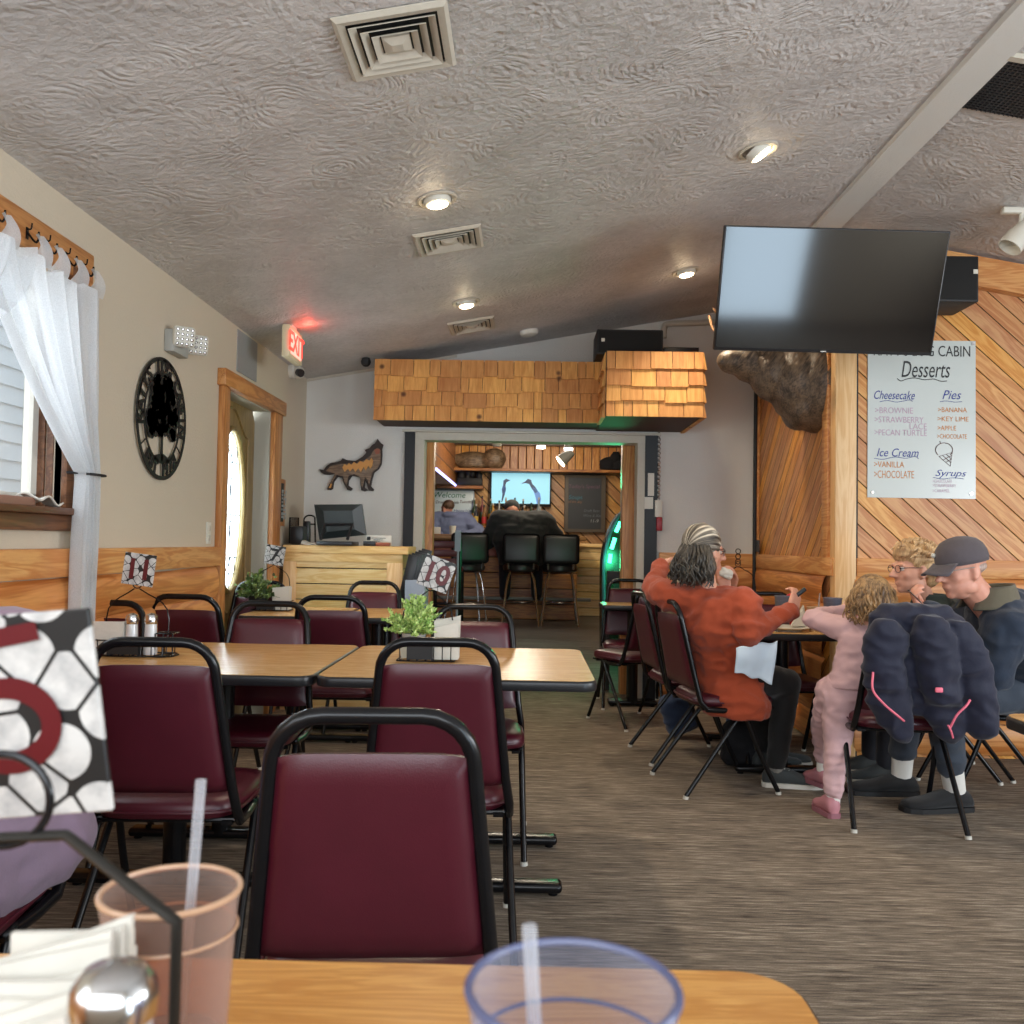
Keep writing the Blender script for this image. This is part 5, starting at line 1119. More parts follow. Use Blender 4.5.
# ================================================================ table sets
def flatcard(g, m, mt_, t):      # the print lies in the card's own plane
    o = g.build('card', mt_, None, smooth=0); o.parent = t; o.rotation_euler = m.to_euler(); return o
def number_card(num, label, c, ux, up, size, ink='maroon_ink', th=.004):
    c = V(c); m = frame(c, ux, up); t = thing('number_card', label, 'table number', c, group='table number cards')
    g = G(); g.obox((0, 0, 0), (size, size, th), None, .001, 1); o = flatcard(g, m, 'cobble', t)
    text(num, size*.86, ink, 'numeral', t, m @ Matrix.Translation((0, -size*.02, th/2+.0008)), .0004, 0, size*.026)
    return t
def shaker(x, y, z, label, group='glass shakers', tall=.1, rr=.021):
    t = thing('salt_shaker', label, 'shaker', (x, y, z), group=group)
    g = G(); g.lathe([(rr, .0), (rr*1.05, .01), (rr*.92, tall*.4), (rr*.85, tall*.72), (rr*.8, tall*.76)], c=(x, y, z), n=20); g.build('glass_body', plain('shaker_glass', col(204, 204, 204), .12), t)
    g = G(); g.lathe([(rr*.9, tall*.74), (rr*.98, tall*.78), (rr*.98, tall*.88), (rr*.8, tall*.96), (rr*.3, tall)], c=(x, y, z), n=20); g.build('cap', 'chrome', t)
def napkins(cx, cy, z, w_, d_, h, label, n=14, tilt=0):
    g = G(); rnd = random.Random(int(cx*100))
    for k in range(n):
        y = cy-d_/2+d_*k/n; hh = h*rnd.uniform(.9, 1.06); q = [(cx-w_/2, y, z), (cx+w_/2, y, z), (cx+w_/2+rnd.uniform(-.003, .003), y+tilt, z+hh), (cx-w_/2+rnd.uniform(-.003, .003), y+tilt, z+hh*rnd.uniform(.8, 1))]
        g.prism([V(p) for p in q], (0, d_/n*.7, 0))
    tag(g.build('napkin_stack', 'paper', smooth=0), label, 'napkins', 'napkin stacks')
def plant(cx, cy, z, R, h, label, c1, c2, leafs=520, sd=1, pot=(.05, .06), potm='grey', spiky=True):
    t = thing('potted_plant', label, 'plant', (cx, cy, z)); rnd = random.Random(sd)
    g = G(); g.lathe([(pot[0]*.8, 0), (pot[0], pot[1]), (pot[0]*.92, pot[1]), (pot[0]*.85, pot[1]*.85)], c=(cx, cy, z), n=24); g.build('pot', plain('pot_'+potm, dict(grey=col(150, 150, 146), black=col(20, 20, 20), white=col(210, 206, 198))[potm], .6, nz=.2, nscale=80), t)
    g = G(); tips = []
    for k in range(90):
        a = rnd.uniform(0, 2*math.pi); e = rnd.uniform(-.05, 1.5); L = rnd.uniform(.6, 1.0)
        d = V((math.cos(a)*math.cos(e)*R, math.sin(a)*math.cos(e)*R, math.sin(e)*h*.8))*L; b0 = V((cx, cy, z+pot[1]*.9)); g.tube(bez([b0, b0+d*.5+V((0, 0, .01)), b0+d], 3), .0014, 4); tips.append((b0, d))
    g.build('stems', plain('stem_green', col(70, 100, 40), .6), t)
    g = G()
    for k in range(leafs):
        b0, d = rnd.choice(tips); p = b0+d*rnd.uniform(.35, 1.05); a = rnd.uniform(0, 6.28); e = rnd.uniform(-.3, 1.2)
        dr = (V((math.cos(a)*math.cos(e), math.sin(a)*math.cos(e), math.sin(e)))*.8+d.normalized()*.6).normalized(); ln = (rnd.uniform(.012, .021) if spiky else rnd.uniform(.018, .03)); wd = ln*(.26 if spiky else .42)
        s = dr.orthogonal().normalized(); nn = dr.cross(s)
        a0 = g.b.verts.new(p); b1 = g.b.verts.new(p+dr*ln*.5+s*wd+nn*.002); b2 = g.b.verts.new(p+dr*ln*.5-s*wd+nn*.002); b3 = g.b.verts.new(p+dr*ln); g.b.faces.new((a0, b1, b3)); g.b.faces.new((a0, b3, b2))
    tm = NT('leaf_'+str(sd)); r_ = tm.node('ShaderNodeNewGeometry').outputs['Random Per Island']; g.build('leaves', tm.set(base=tm.ramp(r_, [(0, c1), (1, c2)]), rough=.5), t, smooth=0, recalc=False)
    return t
def caddy(cx, cy, z, w_, d_, label, poles=None, cardc=None, h=.06):
    t = thing('wire_caddy', label, 'caddy', (cx, cy, z), group='black wire table caddies'); g = G()
    for zz in (.004, h): g.tube([(x, y, z+zz) for x, y in rrect(cx-w_/2, cx+w_/2, cy-d_/2, cy+d_/2, .012, 3)], .0028, 6, True)
    for k in range(7): x = cx-w_/2+.012+(w_-.024)*k/6; g.tube([(x, cy-d_/2, z+h), (x, cy-d_/2, z+.004), (x, cy+d_/2, z+.004), (x, cy+d_/2, z+h)], .0022, 5)
    g.build('wire_basket', 'black_metal', t)
    g = G(); g.box((cx-w_*.32, cy-d_/2-.001, z+.004), (cx-w_*.32+.004, cy+d_/2, z+h*.9)); g.box((cx+w_*.1, cy-d_/2-.001, z+.004), (cx+w_*.1+.004, cy+d_/2, z+h*.9)); g.box((cx-w_*.32, cy-d_/2-.003, z+.01), (cx+w_*.12, cy-d_/2, z+h*.95)); g.build('divider', 'black_matte', t, smooth=0)
    if cardc is not None:
        g = G(); b = V(cardc)
        for s in (-1, 1): g.tube(bez([V((cx+s*w_*.42, cy, z+.01)), V((cx+s*w_*.42, cy, b.z-.085)), b+V((s*.012, 0, -.012))], 4)[:-1]+[b+V((s*.010, 0, -.01))], .0026, 6)
        g.tube([b+V((.016*math.cos(q), .003, .014*math.sin(q)+.006)) for q in [2*math.pi*i/16 for i in range(16)]], .0024, 5, True); g.build('card_holder', 'black_metal', t)
    return t
TZ = .751
# number 11 table: card corners measured in the picture, standing at Y
def cardat(num, label, pts, Y, ink='maroon_ink', dz=None):
    q = [PY(x, y, Y) for x, y in pts]; c = (q[0]+q[1]+q[2]+q[3])/4; sz = ((q[1]-q[0]).length+(q[2]-q[3]).length+(q[3]-q[0]).length+(q[2]-q[1]).length)/4
    number_card(num, label, c, (q[1]-q[0]), (q[0]-q[3]), sz, ink); return (q[2]+q[3])/2
Y11 = 3.32
b11 = cardat('11', 'white cobblestone print card with red 11 on the left table', [(126, 551), (156, 555), (152, 588), (122, 584)], Y11)
cx = PY(137, 640, Y11).x; caddy(cx, Y11, TZ, .26, .12, 'black wire caddy with napkins and shakers under the number 11 card', cardc=b11)
napkins(PY(111, 640, Y11).x, Y11-.0, TZ+.008, .13, .085, PY(111, 621, Y11).z-TZ-.012, 'white napkin stack in the caddy under number 11')
shaker(PY(131, 640, Y11-.03).x, Y11-.025, TZ+.008, 'glass shaker with chrome cap in the number 11 caddy, beside the napkins', tall=PY(131, 612, Y11).z-TZ-.01, rr=.024)
shaker(PY(150, 640, Y11-.03).x, Y11-.025, TZ+.008, 'glass shaker with chrome cap at the right of the number 11 caddy', tall=PY(150, 612, Y11).z-TZ-.01, rr=.024)
t = thing('sweetener_rack', 'small black wire rack right of the number 11 shakers', 'rack', (PY(167, 640, Y11).x, Y11, TZ)); xx = PY(167, 640, Y11).x
g = G()
for z_ in (.003, .05, .085): g.tube([(x, y, TZ+z_) for x, y in rrect(xx-.03, xx+.035, Y11-.035, Y11+.035, .01, 3)], .0028, 5, True)
for s in (-.03, 0, .035): g.tube([(xx+s, Y11-.035, TZ+.003), (xx+s, Y11-.035, TZ+.085)], .0028, 5)
g.build('wires', 'black_metal', t)
# number 10 table
Y10 = 3.34
b10 = cardat('10', 'white cobblestone print card with red 10, tilted above the light green plant', [(428.5, 553.6), (456.8, 564.3), (445.5, 594.3), (415.2, 583)], Y10)
cx = PY(427, 650, Y10).x; caddy(cx, Y10, TZ, .21, .12, 'black wire caddy holding plant and napkins under the number 10 card', cardc=b10)
plant(PY(414, 640, Y10).x, Y10, TZ+.04, .115, .18, 'light green leafy plant in a grey pot on the number 10 table', col(120, 164, 60), col(214, 232, 150), 3600, 4, (.046, .06))
napkins(PY(447, 640, Y10).x, Y10, TZ+.008, .09, .075, PY(447, 620, Y10).z-TZ, 'white napkin stack beside the light green plant', tilt=.01)
for x, m_ in ((404, 'packet_tan'), (424, 'packet_white'), (435, 'packet_white')):
    a, b = PY(x-5, 650, Y10-.065), PY(x+5, 658, Y10-.065)
    for k in range(3):
        g = G(); g.obox((a.x+.018+.012*k, Y10-.03+.012*k, TZ+.035), (.034, .003, .05), Matrix.Rotation(.1*(k-1), 3, 'Y')); tag(g.build('sugar_packet', plain(m_, col(196, 190, 170) if 'tan' in m_ else col(225, 225, 222), .6), smooth=0), ('tan' if 'tan' in m_ else 'white')+' sugar packet, '+('front', 'middle', 'rear')[k]+' of the '+('left', 'middle', 'right')[(404, 424, 435).index(x)]+' bundle below the light green plant', 'packet', 'sugar packets in the number 10 caddy')
# number 7 table
Y7 = 5.5
b7 = cardat('7', 'white cobblestone print card with black 7 in front of the counter', [(265.5, 544.5), (286, 548), (284.5, 565.5), (264, 562.5)], Y7, 'black_ink')
cx = PY(272, 600, Y7).x; caddy(cx, Y7, TZ, .24, .12, 'black wire caddy under the number 7 card', cardc=b7)
plant(PY(258, 600, Y7).x, Y7, TZ+.03, .16, .2, 'dark green leafy plant in a black pot on the number 7 table', col(34, 58, 24), col(120, 140, 70), 700, 9, (.06, .06), 'black', False)
napkins(PY(282, 600, Y7).x, Y7, TZ+.008, .1, .08, .14, 'cream napkin stack beside the dark green plant')
# family table
YT = 5.28
plant(PY(733, 600, YT).x, YT, TZ+.02, .075, .13, 'small dark green plant in a white pot on the family table', col(50, 84, 24), col(130, 160, 60), 500, 21, (.05, .07), 'white')
cx = PY(740, 600, YT).x; bF = PY(738, 565, YT); caddy(cx, YT, TZ, .2, .13, 'black wire caddy with a card holder on the family table', cardc=bF)
g = G()
for k in range(3): g.tube([bF+V((.014*math.cos(q), 0, .014*math.sin(q)+.02+.03*k)) for q in [2*math.pi*i/14 for i in range(14)]], .003, 5, True)
tag(g.build('card_clip', 'black_metal'), 'curled black wire clip above the family table caddy', 'clip')
shaker(PY(742, 600, YT-.03).x+.01, YT-.03, TZ+.008, 'white capped shaker on the family table, left of the pair', tall=.13); shaker(PY(749, 600, YT-.03).x+.015, YT-.03, TZ+.008, 'white capped shaker on the family table, right of the pair', tall=.13)
def cup(x, y, z, r, h, m, label, straw=None, lean=(0, 0), ice=False, liquid=None, rim=None, group='plastic tumblers'):
    t = thing('tumbler', label, 'cup', (x, y, z), group=group); g = G(); n = 40
    o = [(r*.72, 0), (r*.76, .006), (r*.97, h*.93), (r, h*.97), (r, h)]; i_ = [(r-.0035, h), (r*.94, h*.9), (r*.72, .012), (.001, .010)]
    g.lathe(o+i_, c=(x, y, z), n=n); g.build('cup_wall', m, t, smooth=60)
    g = G(); g.tube([(x+r*math.cos(q), y+r*math.sin(q), z+h) for q in [2*math.pi*k/40 for k in range(40)]], .0022, 8, True)
    g.tube([(x+r*.975*math.cos(q), y+r*.975*math.sin(q), z+h*.86) for q in [2*math.pi*k/40 for k in range(40)]], .0012, 6, True); g.build('rim', rim or m, t)
    if liquid: g = G(); g.lathe([(r*.69, .012), (r*.69+(r*.22)*liquid[1], h*liquid[1])], c=(x, y, z), n=32); g.build('drink', liquid[0], t)
    if straw:
        a = V((x+lean[0]*.3, y+lean[1]*.3, z+.02)); b = V((x+lean[0], y+lean[1], z+straw)); t2 = thing('straw', straw_l.pop(0), 'straw', a); g = G(); d = (b-a).normalized(); g.tube([a, b], .0038, 12); g.build('tube', 'clear', t2)
    return t
straw_l = ['clear straw in the amber tumbler on the family table', 'clear straw leaning in the pinkish tumbler at lower left', 'clear straw in the blue rimmed tumbler at the bottom edge']
icew = plain('ice_water', col(150, 140, 140), .2)
def gx(px, Y): return PY(px, 600, Y).x
cup(gx(783, 5.0), 5.0, TZ, .046, .17, 'cup_grey', 'grey blue tumbler on the family table, left behind the red bottle')
cup(gx(816, 4.82), 4.82, TZ, .047, .125, plain('amber_cup_far', col(186, 150, 116), .3), 'amber tumbler with straw in the middle of the family table', .2, (.02, .0))
cup(gx(832.5, 4.98), 4.98, TZ, .05, .165, plain('grey_cup_far', col(96, 98, 112), .35), 'dark grey tumbler at the right of the family table')
t = thing('ketchup_bottle', 'red squeeze bottle on the family table above the raised hand', 'bottle', (gx(792, 5.12), 5.12, TZ)); x = gx(792, 5.12)
g = G(); g.lathe([(.034, 0), (.036, .01), (.036, .14), (.03, .155)], c=(x, 5.12, TZ), n=24); g.build('bottle_body', plain('red_plastic', col(206, 30, 40), .35), t)
g = G(); g.lathe([(.03, .155), (.03, .17), (.012, .18), (.004, .215)], c=(x, 5.12, TZ), n=20); g.build('nozzle', plain('red_plastic', col(206, 30, 40), .35), t)
def plate_(x, y, r, label, m='white_plastic', z=TZ):
    g = G(); g.lathe([(r*.6, 0), (r*.62, .004), (r*.95, .016), (r, .020), (r*.98, .022), (r*.6, .010), (.001, .009)], c=(x, y, z), n=40); return tag(g.build('dinner_plate', m), label, 'plate', 'white plates')
plate_(gx(788, 4.78), 4.80, .12, 'white plate at the near edge of the family table'); plate_(gx(748, 4.95), 4.97, .115, 'white plate with a burger and fries on the family table')
bun = plain('bun', col(206, 142, 74), .5, nz=.15, nscale=40)
t = thing('burger', 'burger in a golden bun on the plate in front of the man in taupe', 'food', (gx(745, 4.9), 4.95, TZ+.012)); x, y = gx(744, 4.95), 4.95
g = G(); g.lathe([(.001, .045), (.055, .046), (.058, .055), (.05, .08), (.03, .093), (.001, .097)], c=(x, y, TZ+.012), n=24); g.build('top_bun', bun, t)
g = G(); g.lathe([(.054, .0), (.056, .015), (.001, .016)], c=(x, y, TZ+.012), n=24); g.build('bottom_bun', bun, t)
g = G(); g.lathe([(.058, .017), (.06, .03), (.055, .044)], c=(x, y, TZ+.012), n=24); g.build('patty', plain('patty', col(74, 40, 24), .7), t)
rnd = random.Random(4)
for k in range(7): g = G(); p = V((gx(760, 4.9)+rnd.uniform(-.04, .04), 4.93+rnd.uniform(-.05, .05), TZ+.03+.012*(k % 3))); a = rnd.uniform(0, 3.1); g.obox(p, (.06, .01, .01), Matrix.Rotation(a, 3, 'Z')); tag(g.build('french_fry', plain('fry', col(214, 160, 70), .6), smooth=0), 'golden french fry on the plate beside the burger', 'food', 'french fries beside the burger')
g = G(); x, y = gx(772, 4.9), 4.88
for k in range(4): g.sph((x+.02*math.cos(k*1.7), y+.02*math.sin(k*1.7), TZ+.03+.018*k), (.024, .02, .02), 2)
tag(g.build('fried_piece', bun), 'golden brown fried piece of food left of the raised hand', 'food')
g = G(); x, y = gx(800, 4.85), 4.86
g.prism([(x-.05, y-.03, TZ+.022), (x+.03, y-.04, TZ+.022), (x+.02, y, TZ+.11)], (.0, .03, 0)); g.prism([(x-.03, y+.03, TZ+.022), (x+.05, y+.02, TZ+.022), (x+.03, y+.02, TZ+.13)], (0, .02, 0)); tag(g.build('paper_wrap', 'paper', smooth=0), 'crumpled white paper on the near plate of the family table', 'paper')
# ---------------------------------------------------------------- foreground table things
amb = plain('amber_rim', col(186, 148, 118), .3)
cup(PY(171, 890, .641).x, .641, TZ, .047, PY(171, 890, .641).z-TZ, 'cup_amber', 'pinkish amber tumbler on the foreground table at lower left', .262, (.012, .02), rim=amb, liquid=(plain('pink_drink', col(170, 144, 134), .3), .45))
cup(PY(573, 988, .454).x, .454, TZ, .052, PY(573, 988, .454).z-TZ, 'cup_blue', 'blue rimmed clear tumbler at the bottom edge of the picture', .245, (-.022, .01), rim=plain('blue_rim', col(84, 88, 118), .25), liquid=(plain('tan_drink', col(176, 122, 84), .3), .8))
# ice in the tumbler
bx_, by_ = PY(573, 988, .454).x, .454; zz = TZ+(PY(573, 988, .454).z-TZ)*.8
for k in range(4): g = G(); g.obox((bx_-.012+.02*(k % 2), by_-.01+.02*(k//2), zz+.003), (.018, .018, .014), Matrix.Rotation(k*.7, 3, 'Z') @ Matrix.Rotation(.4, 3, 'X'), .003); tag(g.build('ice_cube', 'clear'), 'ice cube floating in the blue rimmed tumbler', 'ice', 'ice cubes in the blue rimmed tumbler')
# near number card holder
YC = .62
q = [PY(-60, 612, YC), PY(84, 601, YC), PY(114, 801, YC+.02), PY(-30, 843, YC+.02)]
cc = (q[0]+q[1]+q[2]+q[3])/4; m = frame(cc, (q[1]-q[0]), (q[0]-q[3])); szx = (q[1]-q[0]).length; szy = (q[1]-q[2]).length
t = thing('number_card', 'large blurred cobblestone print number card with red digits at the left edge', 'table number', cc, group='table number cards')
g = G(); g.obox((0, 0, 0), (szx*1.05, szy, .005), None, .001, 1)
M['cobble_near'] = M['cobble'].copy()
for n in M['cobble_near'].node_tree.nodes:
    if n.type == 'TEX_VORONOI': n.inputs['Scale'].default_value = 27.0
flatcard(g, m, 'cobble_near', t)
def onc(px, py, off=.0045): # pixel onto the card plane
    r = ray(px, py); n = m.to_3x3() @ V((0, 0, 1)); o = V((0, 0, HC)); return o+r*((cc-o).dot(n)/r.dot(n))+n*(off if n.y < 0 else -off)
nrm = m.to_3x3() @ V((0, 0, 1))
g = G(); NN = 40; o1 = [onc(12+53*math.cos(a), 724+48*math.sin(a)) for a in [2*math.pi*k/NN for k in range(NN)]]; o2 = [onc(6+39*math.cos(a), 724+27*math.sin(a)) for a in [2*math.pi*k/NN for k in range(NN)]]
A = [g.b.verts.new(p) for p in o1]; B = [g.b.verts.new(p) for p in o2]
for k in range(NN): g.b.faces.new((A[k], A[(k+1) % NN], B[(k+1) % NN], B[k]))
g.build('numeral', 'maroon_ink', t, smooth=0)
g = G(); g.b.faces.new([g.b.verts.new(onc(x, y)) for x, y in ((-45, 636), (38, 620), (43, 638), (-45, 656))]); g.build('numeral', 'maroon_ink', t, smooth=0)
t = thing('wire_caddy', 'blurred black wire caddy with ring and arm at the lower left corner', 'caddy', (PY(100, 1000, .6).x, .6, TZ), group='black wire table caddies')
g = G(); rc = PY(2, 800, .575); rp = [rc+V((.031*math.cos(q_), 0, .029*math.sin(q_))) for q_ in [2*math.pi*i/28 for i in range(28)]]; g.tube(rp, .0028, 8, True); g.build('card_ring', 'black_metal', t)
e0, e1, e2 = PY(0, 838, .575), PY(66, 835, .575), PY(177, 922, .545); g = G(); g.tube([e0, e0+(e1-e0)*.85, e1, e1+(e2-e1)*.06]+[e2+(e1-e2)*.06, e2, V((e2.x, e2.y, e2.z-.01)), V((e2.x, e2.y, TZ+.004))], .0036, 10)
for z_ in (.004, .075): g.tube([(x, y, TZ+z_) for x, y in rrect(e2.x-.26, e2.x+.03, .46, .60, .012, 3)], .003, 6, True)
for k in range(6): x = e2.x-.25+.05*k; g.tube([(x, .46, TZ+.075), (x, .46, TZ+.004), (x, .60, TZ+.004), (x, .60, TZ+.075)], .0024, 5)
g.build('wire_frame', plain('dark_bronze', col(40, 38, 34), .35, .5), t)
a = PY(38, 952, .53); napkins(a.x, .535, TZ+.012, .078, .09, a.z-TZ-.012, 'large blurred white napkin stack at the lower left corner')
a = PY(114, 988, .46); t = thing('salt_shaker', 'blurred chrome topped shaker at the lower left beside the napkins', 'shaker', (a.x, .46, TZ+.006), group='glass shakers')
hh = a.z-TZ; g = G(); g.lathe([(.019, 0), (.021, .01), (.019, hh-.012)], c=(a.x, .46, TZ+.006), n=24); g.build('glass_body', 'clear', t)
g = G(); g.lathe([(.0205, -.014), (.0215, -.006), (.0205, .002), (.014, .010), (.002, .0135)], c=(a.x, .46, a.z), n=32); g.build('cap', 'chrome', t)
# ================================================================ people
def tcap(g, p1, p2, r1, r2, n=14):
    p1, p2 = V(p1), V(p2); g.cone(p1, p2, r1, r2, n); g.sph(p1, r1, 2); g.sph(p2, r2, 2)
def loft(g, secs, n=20):     # secs: (center, side vector*rx, front vector*ry)
    rings = []
    for c, sx, fy in secs:
        c, sx, fy = V(c), V(sx), V(fy); rings.append([g.b.verts.new(c+sx*math.cos(2*math.pi*k/n)+fy*math.sin(2*math.pi*k/n)) for k in range(n)])
    for A, B in zip(rings, rings[1:]):
        for k in range(n): g.b.faces.new((A[k], A[(k+1) % n], B[(k+1) % n], B[k]))
    g.b.faces.new(rings[0][::-1]); g.b.faces.new(rings[-1])
def hand(g, wrist, d, nrm, side, curl=.5, s=1.0, spread=.12, curls=None):
    # d: direction of the fingers, nrm: palm normal (fingers curl towards it), side: +1 thumb on the d x nrm side
    d = V(d).normalized(); nrm = V(nrm); nrm = (nrm-d*nrm.dot(d)).normalized(); sd = d.cross(nrm)*side; w = V(wrist)
    for o in (-.024, -.008, .008, .024): tcap(g, w+sd*o*.7*s, w+d*.075*s+sd*o*1.15*s, .015*s, .0125*s, 10)
    L = (.040, .044, .041, .032)
    for i, o in enumerate((.028, .0095, -.009, -.027)):
        c = curls[i] if curls else curl; p = w+d*(.080-.004*abs(i-1))*s+sd*o*s; ang = 0; dd0 = (d+sd*o*spread*20*.3).normalized()
        for j in range(3):
            ang += c*(.55, .85, .6)[j]; dd = dd0*math.cos(ang)+nrm*math.sin(ang); q = p+dd*L[i]*(1, .72, .55)[j]*s; tcap(g, p, q, (.0095, .0088, .0078)[j]*s, (.0088, .0078, .0066)[j]*s, 8); p = q
    p = w+d*.022*s+sd*.028*s; dd = (d*.55+sd*.75+nrm*.35).normalized(); q = p+dd*.038*s; tcap(g, p, q, .014*s, .011*s, 8); dd2 = (d*.85+sd*.25+nrm*.45).normalized(); r = q+dd2*.034*s; tcap(g, q, r, .011*s, .0095*s, 8); tcap(g, r, r+(dd2+nrm*.3).normalized()*.022*s, .0092*s, .0075*s, 8)
def head(g, c, f, u, s=1.0, male=False, nose=1.0):
    f = V(f).normalized(); u = V(u); u = (u-f*u.dot(f)).normalized(); r = f.cross(u); R = Matrix((r, f, u)).transposed(); c = V(c)
    def P(x, y, z): return c+R @ V((x, y, z))*s
    def E(x, y, z, a, b, d, sub=3): g.sph(P(x, y, z), (a*s, b*s, d*s), sub, R)
    E(0, -.012, .035, .074, .094, .082); E(0, .02, -.01, .066, .074, .085); E(0, .035, -.06, .052 if not male else .058, .052, .048); E(0, .072, -.088, .022, .018, .018)
    for q in (-1, 1):
        E(q*.034, .058, -.018, .026, .026, .026, 2); E(q*.030, .083, .028, .026, .012, .010, 2); E(q*.075, -.006, -.008, .009, .020, .031, 2); E(q*.076, .002, -.03, .008, .012, .014, 2)
        E(q*.05, .01, -.065, .018, .04, .03, 2)
    tcap(g, P(0, .090, .018), P(0, .112*nose, -.020), .0085*s, .0125*s, 8); 
    for q in (-1, 1): E(q*.010, .100, -.026, .009, .010, .008, 2)
    E(0, .088, -.050, .024, .012, .0065, 2); E(0, .087, -.060, .020, .012, .007, 2); E(0, .075, -.072, .022, .012, .008, 2)
    return P, R, E
def eyes(P, s, root, m='eye_white'):
    for q in (-1, 1):
        g = G(); g.sph(P(q*.031, .077, .012), .0125*s, 2); e = g.build('eye', plain('eye_white', col(220, 214, 205), .3), root); g = G(); g.sph(P(q*.031, .086, .012), .0055*s, 1); g.build('iris', plain('iris', col(60, 50, 40), .3), e)
def glasses(P, s, root, c=(30, 24, 24)):
    g = G(); r = .021*s
    for q in (-1, 1):
        g.tube([P(q*.032+.023*math.cos(a), .100, .010+.017*math.sin(a)) for a in [2*math.pi*k/20 for k in range(20)]], .0016*s, 5, True)
        g.tube([P(q*.055, .100, .014), P(q*.076, .07, .016), P(q*.078, .0, .012), P(q*.077, -.012, .0)], .0018*s, 5)
    g.tube([P(-.009, .101, .013), P(0, .103, .016), P(.009, .101, .013)], .0016*s, 5); g.build('glasses', plain('glasses_frame', col(*c), .3), root)
def shoe(root, ankle, toe, m, sole, L=.27, W_=.048, name='shoe', h=.0, laces=None):
    a = V(ankle); d = V((toe[0], toe[1], 0)).normalized(); s = V((-d.y, d.x, 0)); z0 = h; g = G(); secs = []
    for t_, w_, hh in ((-.06, .6, .045), (-.045, .85, .07), (.0, .9, .085), (.06, .92, .07), (.11, 1.0, .048), (.16, .98, .038), (.195, .75, .03), (.208, .4, .022)):
        k = L/.27; secs.append((V((a.x, a.y, z0+.016+hh/2))+d*t_*k, s*W_*w_, V((0, 0, hh/2+.004))))
    loft(g, secs, 16); o = g.build(name, m, root, smooth=70)
    g = G(); pts = []
    for t_, w_ in ((-.065, .5), (-.05, .85), (.0, .93), (.06, .95), (.11, 1.05), (.16, 1.02), (.198, .78), (.215, .4)): pts.append(V((a.x, a.y, z0+.001))+d*t_*L/.27+s*W_*w_)
    for t_, w_ in ((.215, -.4), (.198, -.78), (.16, -1.02), (.11, -1.05), (.06, -.95), (.0, -.93), (-.05, -.85), (-.065, -.5)): pts.append(V((a.x, a.y, z0+.001))+d*t_*L/.27+s*W_*w_)
    g.prism(pts, (0, 0, .022)); g.build('sole', sole, o, smooth=0)
    if laces:
        g = G()
        for k in range(5): c = V((a.x, a.y, z0+.092-.009*k))+d*(.035+.02*k)*L/.27; g.tube([c-s*.022, c+V((0, 0, .006))+s*.004, c+s*.022+d*.008], .0035, 6)
        g.build('laces', laces, o)
def locks(g, roots, r, seedv=0, n=6, wave=.012):       # tapered wavy locks of hair
    rnd = random.Random(seedv)
    for pts in roots:
        P = bez(pts, 5); ph = rnd.uniform(0, 6.28); m_ = len(P); out = []
        for i, p in enumerate(P):
            k = i/(m_-1); sd = V((math.sin(ph+k*9), math.cos(ph*1.7+k*8), .3*math.sin(k*11+ph)))*wave*k; out.append(p+sd)
        g.tube(out, [r*(1-.75*(i/(m_-1))**2) for i in range(m_)], n)
# skin tones
SK = skin('skin_light', col(226, 172, 146), col(204, 142, 118)); SK2 = skin('skin_old', col(222, 164, 140), col(192, 126, 104)); SKH = skin('skin_child', col(236, 192, 170), col(222, 168, 146))
# ---- woman in orange
o = V((.93, 4.5, 0)); f = V((.62, .78, 0)).normalized(); s = V((f.y, -f.x, 0))          # s: her right
t = thing('person', 'woman in a long orange cardigan with grey half-up hair, seated with her back to us', 'person', (.95, 4.5, 0))
pel = V((1.02, 4.5, .54)); chest = V((.95, 4.44, .80)); neck = V((.91, 4.45, .98)); hc = V((.885, 4.48, 1.165))
shR = V((1.06, 4.34, .915)); elR = PY(748, 632, 4.27); wrR = PY(790, 612, 4.42); shL = V((.715, 4.55, .94)); elL = PY(654, 588, 4.72); wrL = PY(660, 566, 4.86)
g = G()
loft(g, [(pel+V((0, 0, -.06)), s*.14, f*.10), (pel+V((0, 0, .08)), s*.15, f*.11), (chest, s*.15, f*.10), (chest+V((0, 0, .1)), s*.14, f*.09), (neck+V((0, 0, -.03)), s*.06, f*.055)])
tcap(g, neck-V((0, 0, .05)), hc-V((0, 0, .06)), .05, .045)
P, R, E = head(g, hc, (.75, .66, -.08), (0, 0, 1), .98)
tcap(g, shR, elR, .045, .038); tcap(g, elR, wrR, .036, .025); tcap(g, shL, elL, .045, .038); tcap(g, elL, wrL, .036, .025)
for q in (shR, shL): tcap(g, q, chest+V((0, 0, .08)), .05, .07)
dR = (PY(801, 584, 4.46)-wrR); hand(g, wrR+dR.normalized()*.012, dR, (-.3, .75, .3), -1, 1.0, .98)
hand(g, wrL, PY(672, 556, 4.95)-wrL, (.6, .3, -.7), 1, .3, .95)
kR = V((1.31, 4.52, .52)); kL = V((1.22, 4.78, .53)); aR = PZ(776, 768, .09); aL = V((1.3, 4.9, .09))
for a, b, c in ((pel+s*.08, kR, aR), (pel-s*.08, kL, aL)): tcap(g, a, b, .07, .05); tcap(g, b, c, .048, .034)
remesh(g, 'body', SK, t, .0065, 3); eyes(P, .98, t); glasses(P, .98, t)
